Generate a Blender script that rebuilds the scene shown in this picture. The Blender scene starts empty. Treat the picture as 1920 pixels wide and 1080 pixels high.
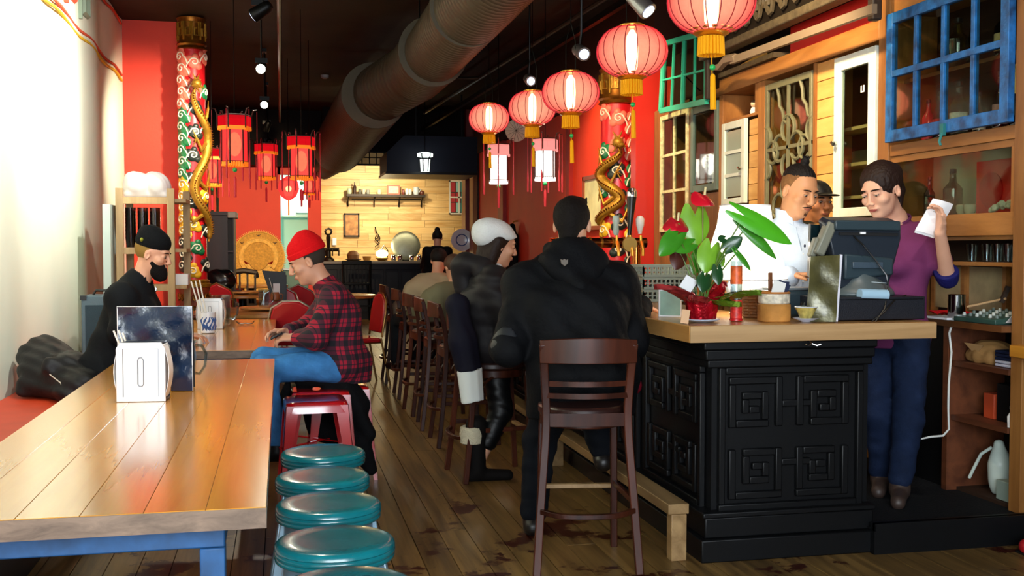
import bpy, bmesh, math, random
import numpy as np
from math import sin, cos, pi, radians as R_
from mathutils import Vector as V, Matrix, Euler
random.seed(7)
SC = bpy.context.scene
COL = SC.collection
# ------------------------------------------------------------------ camera
F = 2000.0; TH = math.atan(433/2000); PT = math.atan(75/2000); CH = 1.36
cam_d = bpy.data.cameras.new('camera'); cam = bpy.data.objects.new('camera', cam_d); COL.objects.link(cam)
cam.location = (0, 0, CH); cam.rotation_euler = (pi/2-PT, 0, -TH)
cam_d.sensor_width = 36; cam_d.lens = F/1920*36; cam_d.clip_start = .05; cam_d.clip_end = 100
SC.camera = cam
# ------------------------------------------------------------------ view, world
SC.view_settings.view_transform = 'Standard'; SC.view_settings.look = 'None'
SC.view_settings.gamma = 1; SC.view_settings.use_curve_mapping = False
SC.view_settings.exposure = 0.25
SC.cycles.use_denoising = True
SC.cycles.max_bounces = 7; SC.cycles.diffuse_bounces = 4; SC.cycles.transparent_max_bounces = 16
SC.cycles.sample_clamp_indirect = 6; SC.cycles.caustics_reflective = False; SC.cycles.caustics_refractive = False
w = bpy.data.worlds.new('daylight'); SC.world = w; w.use_nodes = True
bg = w.node_tree.nodes['Background']; bg.inputs[0].default_value = (.75, .87, 1, 1); bg.inputs[1].default_value = 1.6
def lamp(kind, name, loc, energy, color=(1, 1, 1), target=None, size=.1, sy=None, spot=60, blend=.5):
    d = bpy.data.lights.new(name, kind); d.energy = energy; d.color = color
    o = bpy.data.objects.new(name, d); COL.objects.link(o); o.location = loc
    if target is not None: o.rotation_euler = (V(target)-V(loc)).to_track_quat('-Z', 'Y').to_euler()
    if kind == 'AREA':
        d.shape = 'RECTANGLE'; d.size = size; d.size_y = sy or size
    elif kind == 'SPOT':
        d.spot_size = R_(spot); d.spot_blend = blend; d.shadow_soft_size = size
    else: d.shadow_soft_size = size
    return o
# daylight through the shop window behind the camera
lamp('AREA', 'shopfront_daylight', (.0, -1.45, 1.9), 260, (.86, .93, 1), (-.5, 5, 1.0), 3.2, 2.2)
WARM = (1, .74, .42); HAL = (1, .87, .66)
# track spots above the left aisle, washing the left wall, tables and pilaster
for (p, t, e, c, s) in [((-.19, 5.6, 3.25), (-1.9, 6.6, 2.7), 430, (.97, 1, .93), 110), ((-.19, 8.4, 3.2), (-1.9, 8.6, 2.7), 360, (.97, 1, .92), 110),
        ((-.19, 10.6, 3.15), (-1.4, 12.4, 2.2), 420, HAL, 75), ((-.15, 3.2, 3.4), (-1.8, 4.4, 2.5), 280, (.97, 1, .95), 110),
        ((-.15, 4.6, 3.2), (-.45, 4.0, .75), 150, HAL, 60), ((-.19, 14.6, 3.1), (-.7, 20.2, 1.2), 900, WARM, 55), ((-.19, 10.4, 3.1), (-.3, 8.0, .75), 90, HAL, 60)]:
    lamp('SPOT', 'track_spot_light', p, e, c, t, .05, spot=s, blend=.9)
# track spots above the bar, washing the cabinets and the red wall
for (p, t, e, c, s) in [((2.2, 10.3, 3.45), (3.42, 11.25, 2.2), 330, (1, .78, .42), 62), ((2.15, 8.3, 3.45), (3.3, 9.3, 2.1), 260, WARM, 75),
        ((2.0, 5.2, 3.4), (3.35, 6.6, 2.1), 450, WARM, 80), ((1.9, 4.0, 3.35), (3.35, 5.0, 1.9), 240, WARM, 75),
        ((2.1, 2.9, 3.4), (2.7, 4.9, 1.5), 90, (1, .93, .82), 50)]:
    lamp('SPOT', 'bar_spot_light', p, e, c, t, .05, spot=s, blend=.9)
# rear room
lamp('SPOT', 'rear_wall_spot_light', (1.9, 20.4, 3.0), 330, (1, .86, .6), (1.75, 22.5, 1.9), .1, spot=95, blend=1)
lamp('AREA', 'rear_room_light', (2.2, 19.7, 2.98), 45, (1, .8, .45), (2.2, 22.5, 1.8), 2.4, .3)
lamp('AREA', 'kitchen_light', (.3, 21.6, 2.9), 30, (.75, 1, .93), (.3, 21.6, 0), .8, .8)
# ------------------------------------------------------------------ picture point -> place at a stated depth
def _ray(px, py):
    x = (px-960)/F; y = -(py-540)/F
    f = V((sin(TH)*cos(PT), cos(TH)*cos(PT), -sin(PT))); r = V((cos(TH), -sin(TH), 0)); u = V((sin(TH)*sin(PT), cos(TH)*sin(PT), cos(PT)))
    return f + r*x + u*y
def at(px, py, Y=None, X=None, Z=None):
    d = _ray(px, py)
    t = Y/d.y if Y is not None else X/d.x if X is not None else (Z-CH)/d.z
    return V((0, 0, CH)) + d*t
# ------------------------------------------------------------------ materials
def lin(h):
    if isinstance(h, str):
        c = [int(h[i:i+2], 16)/255 for i in (0, 2, 4)]
        return tuple(v/12.92 if v <= .04045 else ((v+.055)/1.055)**2.4 for v in c)
    return h
_M = {}
def mat(name, col='808080', rough=.55, metal=0, spec=.5, var=0, vs=6, bump=0, bs=60, emit=0, ecol=None, coat=0, sub=0, sheen=0, alpha=1):
    if name in _M: return _M[name]
    if rough >= .7: spec = min(spec, .15)
    m = bpy.data.materials.new(name); m.use_nodes = True; nt = m.node_tree; N = nt.nodes; L = nt.links
    b = N['Principled BSDF']; c = lin(col)
    b.inputs['Base Color'].default_value = (*c, 1); b.inputs['Roughness'].default_value = rough; b.inputs['Metallic'].default_value = metal
    b.inputs['Specular IOR Level'].default_value = spec; b.inputs['Coat Weight'].default_value = coat; b.inputs['Coat Roughness'].default_value = .12
    b.inputs['Sheen Weight'].default_value = sheen
    if emit:
        b.inputs['Emission Color'].default_value = (*lin(ecol or col), 1); b.inputs['Emission Strength'].default_value = emit
    if var or bump:
        tc = N.new('ShaderNodeTexCoord')
    if var:
        n = N.new('ShaderNodeTexNoise'); n.inputs['Scale'].default_value = vs; n.inputs['Detail'].default_value = 5
        L.new(tc.outputs['Object'], n.inputs['Vector'])
        cr = N.new('ShaderNodeValToRGB'); cr.color_ramp.elements[0].position = .3; cr.color_ramp.elements[1].position = .7
        cr.color_ramp.elements[0].color = (*[v*(1-var) for v in c], 1); cr.color_ramp.elements[1].color = (*[min(1, v*(1+var)) for v in c], 1)
        L.new(n.outputs['Fac'], cr.inputs['Fac']); L.new(cr.outputs['Color'], b.inputs['Base Color'])
    if bump:
        n2 = N.new('ShaderNodeTexNoise'); n2.inputs['Scale'].default_value = bs; n2.inputs['Detail'].default_value = 4
        L.new(tc.outputs['Object'], n2.inputs['Vector'])
        bp = N.new('ShaderNodeBump'); bp.inputs['Strength'].default_value = bump; bp.inputs['Distance'].default_value = .01
        L.new(n2.outputs['Fac'], bp.inputs['Height']); L.new(bp.outputs['Normal'], b.inputs['Normal'])
    _M[name] = m
    return m
def wood(name, c1, c2, rough=.4, axis='Y', scale=14, stretch=.06, coat=0, contrast=.35, spots=0):
    """grain stretched along the axis, a little tone shift from board to board"""
    if name in _M: return _M[name]
    m = bpy.data.materials.new(name); m.use_nodes = True; nt = m.node_tree; N = nt.nodes; L = nt.links; b = N['Principled BSDF']
    tc = N.new('ShaderNodeTexCoord'); mp = N.new('ShaderNodeMapping'); oi = N.new('ShaderNodeObjectInfo')
    s = [scale]*3; s['XYZ'.index(axis)] = scale*stretch; mp.inputs['Scale'].default_value = s
    L.new(tc.outputs['Object'], mp.inputs['Vector'])
    ad = N.new('ShaderNodeVectorMath'); ad.operation = 'ADD'; L.new(mp.outputs[0], ad.inputs[0])
    ml = N.new('ShaderNodeMath'); ml.operation = 'MULTIPLY'; ml.inputs[1].default_value = 37; L.new(oi.outputs['Random'], ml.inputs[0]); L.new(ml.outputs[0], ad.inputs[1])
    n = N.new('ShaderNodeTexNoise'); n.inputs['Scale'].default_value = 1; n.inputs['Detail'].default_value = 8; n.inputs['Roughness'].default_value = .62; n.inputs['Distortion'].default_value = .6
    L.new(ad.outputs[0], n.inputs['Vector'])
    cr = N.new('ShaderNodeValToRGB'); cr.color_ramp.elements[0].position = .5-contrast/2; cr.color_ramp.elements[1].position = .5+contrast/2
    cr.color_ramp.elements[0].color = (*lin(c2), 1); cr.color_ramp.elements[1].color = (*lin(c1), 1)
    L.new(n.outputs['Fac'], cr.inputs['Fac'])
    hs = N.new('ShaderNodeHueSaturation'); L.new(cr.outputs['Color'], hs.inputs['Color'])
    mr = N.new('ShaderNodeMapRange'); mr.inputs['To Min'].default_value = .82; mr.inputs['To Max'].default_value = 1.16; L.new(oi.outputs['Random'], mr.inputs['Value']); L.new(mr.outputs[0], hs.inputs['Value'])
    out = hs.outputs['Color']
    if spots:
        n3 = N.new('ShaderNodeTexNoise'); n3.inputs['Scale'].default_value = 2.6; n3.inputs['Detail'].default_value = 10; n3.inputs['Roughness'].default_value = .68; geo = N.new('ShaderNodeNewGeometry'); L.new(geo.outputs['Position'], n3.inputs['Vector'])
        c3 = N.new('ShaderNodeValToRGB'); c3.color_ramp.elements[0].position = .56; c3.color_ramp.elements[1].position = .585
        sy_ = N.new('ShaderNodeSeparateXYZ'); L.new(geo.outputs['Position'], sy_.inputs[0]); wr_ = N.new('ShaderNodeMapRange'); wr_.inputs['From Min'].default_value = 6.2; wr_.inputs['From Max'].default_value = 5.0; wr_.inputs['To Min'].default_value = -.06; wr_.inputs['To Max'].default_value = .01
        L.new(sy_.outputs['Y'], wr_.inputs['Value']); ws_ = N.new('ShaderNodeMath'); ws_.operation = 'ADD'; L.new(n3.outputs['Fac'], ws_.inputs[0]); L.new(wr_.outputs[0], ws_.inputs[1])
        L.new(ws_.outputs[0], c3.inputs['Fac']); mx = N.new('ShaderNodeMix'); mx.data_type = 'RGBA'; mx.inputs['B'].default_value = (*lin('3a1206'), 1)
        L.new(c3.outputs['Color'], mx.inputs['Factor']); L.new(out, mx.inputs['A']); out = mx.outputs['Result']
    L.new(out, b.inputs['Base Color'])
    b.inputs['Roughness'].default_value = rough; b.inputs['Coat Weight'].default_value = coat; b.inputs['Coat Roughness'].default_value = .15
    bp = N.new('ShaderNodeBump'); bp.inputs['Strength'].default_value = .04; bp.inputs['Distance'].default_value = .004
    L.new(n.outputs['Fac'], bp.inputs['Height']); L.new(bp.outputs['Normal'], b.inputs['Normal'])
    _M[name] = m
    return m
def glass(name, tint='e8f0ec', refl=.12, rough=.05):
    if name in _M: return _M[name]
    m = bpy.data.materials.new(name); m.use_nodes = True; nt = m.node_tree; N = nt.nodes; L = nt.links; N.remove(N['Principled BSDF'])
    t = N.new('ShaderNodeBsdfTransparent'); t.inputs[0].default_value = (*lin(tint), 1)
    g = N.new('ShaderNodeBsdfGlossy'); g.inputs['Roughness'].default_value = rough; g.inputs['Color'].default_value = (1, 1, 1, 1)
    fr = N.new('ShaderNodeLayerWeight'); fr.inputs[0].default_value = .5; pw = N.new('ShaderNodeMath'); pw.operation = 'POWER'; pw.inputs[1].default_value = 5; L.new(fr.outputs['Facing'], pw.inputs[0])
    ad = N.new('ShaderNodeMath'); ad.operation = 'MULTIPLY_ADD'; ad.inputs[1].default_value = .6; ad.inputs[2].default_value = refl*.5; ad.use_clamp = True
    L.new(pw.outputs[0], ad.inputs[0]); mx = N.new('ShaderNodeMixShader'); L.new(ad.outputs[0], mx.inputs[0]); L.new(t.outputs[0], mx.inputs[1]); L.new(g.outputs[0], mx.inputs[2])
    L.new(mx.outputs[0], N['Material Output'].inputs[0]); _M[name] = m
    return m
def glow_cloth(name, col, strength, see=.35, tint='ff8070', rim=None):
    """thin lit cloth or paper: lets the lamp inside show through and gives off its colour"""
    if name in _M: return _M[name]
    m = bpy.data.materials.new(name); m.use_nodes = True; nt = m.node_tree; N = nt.nodes; L = nt.links; N.remove(N['Principled BSDF'])
    t = N.new('ShaderNodeBsdfTransparent'); t.inputs[0].default_value = (*lin(tint), 1)
    e = N.new('ShaderNodeEmission'); e.inputs[0].default_value = (*lin(col), 1); e.inputs[1].default_value = strength
    if rim:   # thin silk looks paler face-on and deeper where seen edge-on
        lw_ = N.new('ShaderNodeLayerWeight'); lw_.inputs[0].default_value = .5; c2 = N.new('ShaderNodeValToRGB'); c2.color_ramp.elements[0].color = (*lin(col), 1); c2.color_ramp.elements[1].color = (*lin(rim), 1)
        c2.color_ramp.elements[0].position = .05; c2.color_ramp.elements[1].position = .92; L.new(lw_.outputs['Facing'], c2.inputs[0]); L.new(c2.outputs[0], e.inputs[0])
    n = N.new('ShaderNodeTexNoise'); n.inputs['Scale'].default_value = 40; tc = N.new('ShaderNodeTexCoord'); L.new(tc.outputs['Object'], n.inputs['Vector'])
    mr = N.new('ShaderNodeMapRange'); mr.inputs['To Min'].default_value = see*.6; mr.inputs['To Max'].default_value = see*1.4; L.new(n.outputs['Fac'], mr.inputs['Value'])
    mx = N.new('ShaderNodeMixShader'); L.new(mr.outputs[0], mx.inputs[0]); L.new(e.outputs[0], mx.inputs[1]); L.new(t.outputs[0], mx.inputs[2])
    L.new(mx.outputs[0], N['Material Output'].inputs[0]); _M[name] = m
    return m
def emis(name, col, s):
    if name in _M: return _M[name]
    m = bpy.data.materials.new(name); m.use_nodes = True; nt = m.node_tree; N = nt.nodes; N.remove(N['Principled BSDF'])
    e = N.new('ShaderNodeEmission'); e.inputs[0].default_value = (*lin(col), 1); e.inputs[1].default_value = s
    nt.links.new(e.outputs[0], N['Material Output'].inputs[0]); _M[name] = m
    return m
def plaid(name):
    m = bpy.data.materials.new(name); m.use_nodes = True; nt = m.node_tree; N = nt.nodes; L = nt.links; b = N['Principled BSDF']
    tc = N.new('ShaderNodeTexCoord'); sx = N.new('ShaderNodeSeparateXYZ'); L.new(tc.outputs['Object'], sx.inputs[0])
    def band(sock, period, lo, ph=0):
        a = N.new('ShaderNodeMath'); a.operation = 'MULTIPLY_ADD'; a.inputs[1].default_value = 1/period; a.inputs[2].default_value = ph; L.new(sock, a.inputs[0])
        f = N.new('ShaderNodeMath'); f.operation = 'FRACT'; L.new(a.outputs[0], f.inputs[0])
        g = N.new('ShaderNodeMath'); g.operation = 'LESS_THAN'; g.inputs[1].default_value = lo; L.new(f.outputs[0], g.inputs[0]); return g.outputs[0]
    def add(p, q):
        a = N.new('ShaderNodeMath'); a.operation = 'ADD'; L.new(p, a.inputs[0]); L.new(q, a.inputs[1]); return a.outputs[0]
    xy = add(sx.outputs[0], sx.outputs[1])
    s = add(add(band(xy, .08, .45), band(sx.outputs[2], .08, .42)), add(band(xy, .08, .08, .35), band(sx.outputs[2], .08, .08, .35)))
    cr = N.new('ShaderNodeValToRGB'); cr.color_ramp.interpolation = 'CONSTANT'; e = cr.color_ramp.elements
    e[0].color = (*lin('a00e2c'), 1); e[1].position = .28; e[1].color = (*lin('481024'), 1); k = e.new(.6); k.color = (*lin('141018'), 1)
    dv = N.new('ShaderNodeMath'); dv.operation = 'DIVIDE'; dv.inputs[1].default_value = 3; L.new(s, dv.inputs[0]); L.new(dv.outputs[0], cr.inputs[0])
    L.new(cr.outputs[0], b.inputs['Base Color']); b.inputs['Roughness'].default_value = .85
    return m
# ------------------------------------------------------------------ mesh builder
def rotz(a): return Matrix.Rotation(a, 4, 'Z')
def frame(o, x, y, z):
    return Matrix(((x[0], y[0], z[0], o[0]), (x[1], y[1], z[1], o[1]), (x[2], y[2], z[2], o[2]), (0, 0, 0, 1)))
class MB:
    def __init__(s): s.v = []; s.f = []; s.m = []
    def add(s, vs, fs, mi=0, M=None):
        n = len(s.v)
        s.v += [tuple(M @ V(p)) if M is not None else tuple(p) for p in vs]
        s.f += [tuple(i+n for i in f) for f in fs]; s.m += [mi]*len(fs); return s
    def box(s, x0, x1, y0, y1, z0, z1, mi=0, M=None):
        x0, x1 = min(x0, x1), max(x0, x1); y0, y1 = min(y0, y1), max(y0, y1); z0, z1 = min(z0, z1), max(z0, z1)
        return s.add([(x0, y0, z0), (x1, y0, z0), (x1, y1, z0), (x0, y1, z0), (x0, y0, z1), (x1, y0, z1), (x1, y1, z1), (x0, y1, z1)],
                     [(0, 3, 2, 1), (4, 5, 6, 7), (0, 1, 5, 4), (1, 2, 6, 5), (2, 3, 7, 6), (3, 0, 4, 7)], mi, M)
    def cb(s, c, size, mi=0, M=None):
        return s.box(c[0]-size[0]/2, c[0]+size[0]/2, c[1]-size[1]/2, c[1]+size[1]/2, c[2]-size[2]/2, c[2]+size[2]/2, mi, M)
    def bar(s, a, b, w, h, up=(0, 0, 1), mi=0, w2=None, h2=None):
        a = V(a); b = V(b); z = (b-a).normalized(); x = V(up).cross(z)
        if x.length < 1e-4: x = V((1, 0, 0)).cross(z)
        x.normalize(); y = z.cross(x); w2 = w2 or w; h2 = h2 or h
        vs = [a+x*i*w/2+y*j*h/2 for i, j in ((-1, -1), (1, -1), (1, 1), (-1, 1))]+[b+x*i*w2/2+y*j*h2/2 for i, j in ((-1, -1), (1, -1), (1, 1), (-1, 1))]
        return s.add(vs, [(0, 3, 2, 1), (4, 5, 6, 7), (0, 1, 5, 4), (1, 2, 6, 5), (2, 3, 7, 6), (3, 0, 4, 7)], mi)
    def tube(s, pts, r, n=8, mi=0, closed=False, flat=1):
        pts = [V(p) for p in pts]; k = len(pts); rs = r if isinstance(r, (list, tuple)) else [r]*k
        vs = []; prev = None
        for i, p in enumerate(pts):
            t = (pts[(i+1) % k]-pts[i-1]) if closed else (pts[min(i+1, k-1)]-pts[max(i-1, 0)])
            if t.length < 1e-9: t = V((0, 0, 1))
            t.normalize()
            if prev is None: prev = t.orthogonal().normalized()
            x = prev-t*prev.dot(t)
            if x.length < 1e-6: x = t.orthogonal()
            x.normalize(); prev = x; y = t.cross(x)
            vs += [p+(x*cos(2*pi*j/n)+y*sin(2*pi*j/n)*flat)*rs[i] for j in range(n)]
        fs = []
        for i in range(k if closed else k-1):
            for j in range(n):
                a = i*n+j; b_ = i*n+(j+1) % n; q = ((i+1) % k)*n
                fs.append((a, b_, q+(j+1) % n, q+j))
        if not closed: fs += [tuple(range(n-1, -1, -1)), tuple(range((k-1)*n, k*n))]
        return s.add(vs, fs, mi)
    def lathe(s, prof, c=(0, 0, 0), n=20, mi=0, M=None, cap=True, sq=None):
        vs = []; fs = []; k = len(prof)
        for r, z in prof:
            for j in range(n):
                a = 2*pi*j/n
                vs.append((c[0]+r*cos(a), c[1]+r*sin(a)*(sq or 1), c[2]+z))
        for i in range(k-1):
            for j in range(n): fs.append((i*n+j, i*n+(j+1) % n, (i+1)*n+(j+1) % n, (i+1)*n+j))
        if cap: fs += [tuple(range(n-1, -1, -1)), tuple(range((k-1)*n, k*n))]
        return s.add(vs, fs, mi, M)
    def ell(s, c, r, n=12, mi=0, M=None):
        if not isinstance(r, (list, tuple)): r = (r, r, r)
        prof = [(sin(pi*i/(n//2+1)), -cos(pi*i/(n//2+1))) for i in range(1, n//2+1)]
        vs = [(c[0], c[1], c[2]-r[2])]+[(c[0]+p*cos(2*pi*j/n)*r[0], c[1]+p*sin(2*pi*j/n)*r[1], c[2]+z*r[2]) for p, z in prof for j in range(n)]+[(c[0], c[1], c[2]+r[2])]
        fs = [(0, 1+(j+1) % n, 1+j) for j in range(n)]; k = len(prof)
        for i in range(k-1):
            for j in range(n): fs.append((1+i*n+j, 1+i*n+(j+1) % n, 1+(i+1)*n+(j+1) % n, 1+(i+1)*n+j))
        fs += [(1+(k-1)*n+j, 1+(k-1)*n+(j+1) % n, 1+k*n) for j in range(n)]
        return s.add(vs, fs, mi, M)
    def prism(s, poly, h, mi=0, M=None, z0=0):
        n = len(poly); a = sum(poly[i][0]*poly[(i+1) % n][1]-poly[(i+1) % n][0]*poly[i][1] for i in range(n))
        if a < 0: poly = poly[::-1]
        vs = [(x, y, z0) for x, y in poly]+[(x, y, z0+h) for x, y in poly]
        fs = [tuple(range(n-1, -1, -1)), tuple(range(n, 2*n))]+[(i, (i+1) % n, n+(i+1) % n, n+i) for i in range(n)]
        return s.add(vs, fs, mi, M)
    def sheet(s, fn, nu, nv, th=.002, mi=0):
        P = [[V(fn(u/nu, v/nv)) for v in range(nv+1)] for u in range(nu+1)]
        vs = []; 
        for u in range(nu+1):
            for v in range(nv+1):
                du = P[min(u+1, nu)][v]-P[max(u-1, 0)][v]; dv = P[u][min(v+1, nv)]-P[u][max(v-1, 0)]
                nrm = du.cross(dv)
                nrm = nrm.normalized() if nrm.length > 1e-12 else V((0, 0, 1))
                vs += [P[u][v]+nrm*th/2, P[u][v]-nrm*th/2]
        I = lambda u, v, k: (u*(nv+1)+v)*2+k
        fs = []
        for u in range(nu):
            for v in range(nv):
                fs.append((I(u, v, 0), I(u+1, v, 0), I(u+1, v+1, 0), I(u, v+1, 0))); fs.append((I(u, v, 1), I(u, v+1, 1), I(u+1, v+1, 1), I(u+1, v, 1)))
        for u in range(nu):
            fs.append((I(u, 0, 0), I(u, 0, 1), I(u+1, 0, 1), I(u+1, 0, 0))); fs.append((I(u, nv, 0), I(u+1, nv, 0), I(u+1, nv, 1), I(u, nv, 1)))
        for v in range(nv):
            fs.append((I(0, v, 0), I(0, v+1, 0), I(0, v+1, 1), I(0, v, 1))); fs.append((I(nu, v, 0), I(nu, v, 1), I(nu, v+1, 1), I(nu, v+1, 0)))
        return s.add(vs, fs, mi)
def rectf(ya, yb, za, zb, w, x0, x1, wb=None, wt=None):
    wb = wb or w; wt = wt or w
    return MB().box(x0, x1, ya, ya+w, za, zb).box(x0, x1, yb-w, yb, za, zb).box(x0, x1, ya+w, yb-w, za, za+wb).box(x0, x1, ya+w, yb-w, zb-wt, zb)
def root_of(o):
    while o.parent is not None: o = o.parent
    return o
def tag(o, label=None, cat=None, group=None, kind=None):
    if label: o['label'] = label
    if cat: o['category'] = cat
    if group: o['group'] = group
    if kind: o['kind'] = kind
    return o
def build(name, mb, m, parent=None, bevel=0, smooth=True, label=None, cat=None, group=None, kind=None, origin=None, ang=38, segs=2):
    me = bpy.data.meshes.new(name)
    off = V(root_of(parent).location) if parent is not None else V(origin if origin is not None else (0, 0, 0))
    if parent is None and origin is None and kind != 'structure' and mb.v:
        xs, ys, zs = zip(*mb.v); off = V(((min(xs)+max(xs))/2, (min(ys)+max(ys))/2, min(zs)))
    me.from_pydata([(x-off.x, y-off.y, z-off.z) for x, y, z in mb.v], [], mb.f)
    ms = m if isinstance(m, (list, tuple)) else [m]
    for q in ms: me.materials.append(q)
    if len(ms) > 1: me.polygons.foreach_set('material_index', mb.m)
    if smooth:
        me.polygons.foreach_set('use_smooth', [True]*len(me.polygons)); me.set_sharp_from_angle(angle=R_(ang))
    me.update()
    o = bpy.data.objects.new(name, me); COL.objects.link(o)
    if parent is not None: o.parent = parent
    else: o.location = off
    if bevel:
        b = o.modifiers.new('bevel', 'BEVEL'); b.width = bevel; b.segments = segs; b.limit_method = 'ANGLE'; b.angle_limit = R_(40)
    return tag(o, label, cat, group, kind)
def thing(name, label, cat, loc=(0, 0, 0), group=None, rz=0):
    o = bpy.data.objects.new(name, None); COL.objects.link(o); o.location = loc; o.rotation_euler = (0, 0, rz); o.empty_display_size = .1
    return tag(o, label, cat, group)
def dup(o, loc=None, rz=None, label=None, group=None, parent=None):
    c = o.copy(); COL.objects.link(c)
    if parent is not None: c.parent = parent
    if loc is not None: c.location = loc
    if rz is not None: c.rotation_euler = (0, 0, rz)
    if label: c['label'] = label
    if group: c['group'] = group
    for ch in list(o.children): dup(ch, parent=c)
    return c
def struct(name, mb, m, parent=None, **k):
    return build(name, mb, m, parent, kind='structure' if parent is None else None, **k)
def ring(c, r, n=24, a0=0, a1=2*pi, ax=(1, 0, 0), ay=(0, 1, 0)):
    c = V(c); ax = V(ax); ay = V(ay)
    closed = abs(a1-a0-2*pi) < 1e-6
    return [c+ax*cos(a0+(a1-a0)*i/(n if closed else n-1))*r+ay*sin(a0+(a1-a0)*i/(n if closed else n-1))*r for i in range(n)]
def spiral(c, r, turns, ax, ay, n=18, a0=0, inner=.15):
    c = V(c); ax = V(ax); ay = V(ay)
    return [c+(ax*cos(a0+2*pi*turns*t/n)+ay*sin(a0+2*pi*turns*t/n))*r*(1-(1-inner)*t/n) for t in range(n+1)]
def key_path(u0, v0, s, flip=1):
    """square spiral (Greek key) centre line in a cell of side s"""
    pts = [(0, 0), (0, 1), (1, 1), (1, .25), (.35, .25), (.35, .65), (.68, .65)]
    return [(u0+s*(p if flip > 0 else 1-p), v0+s*q) for p, q in pts]
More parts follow.
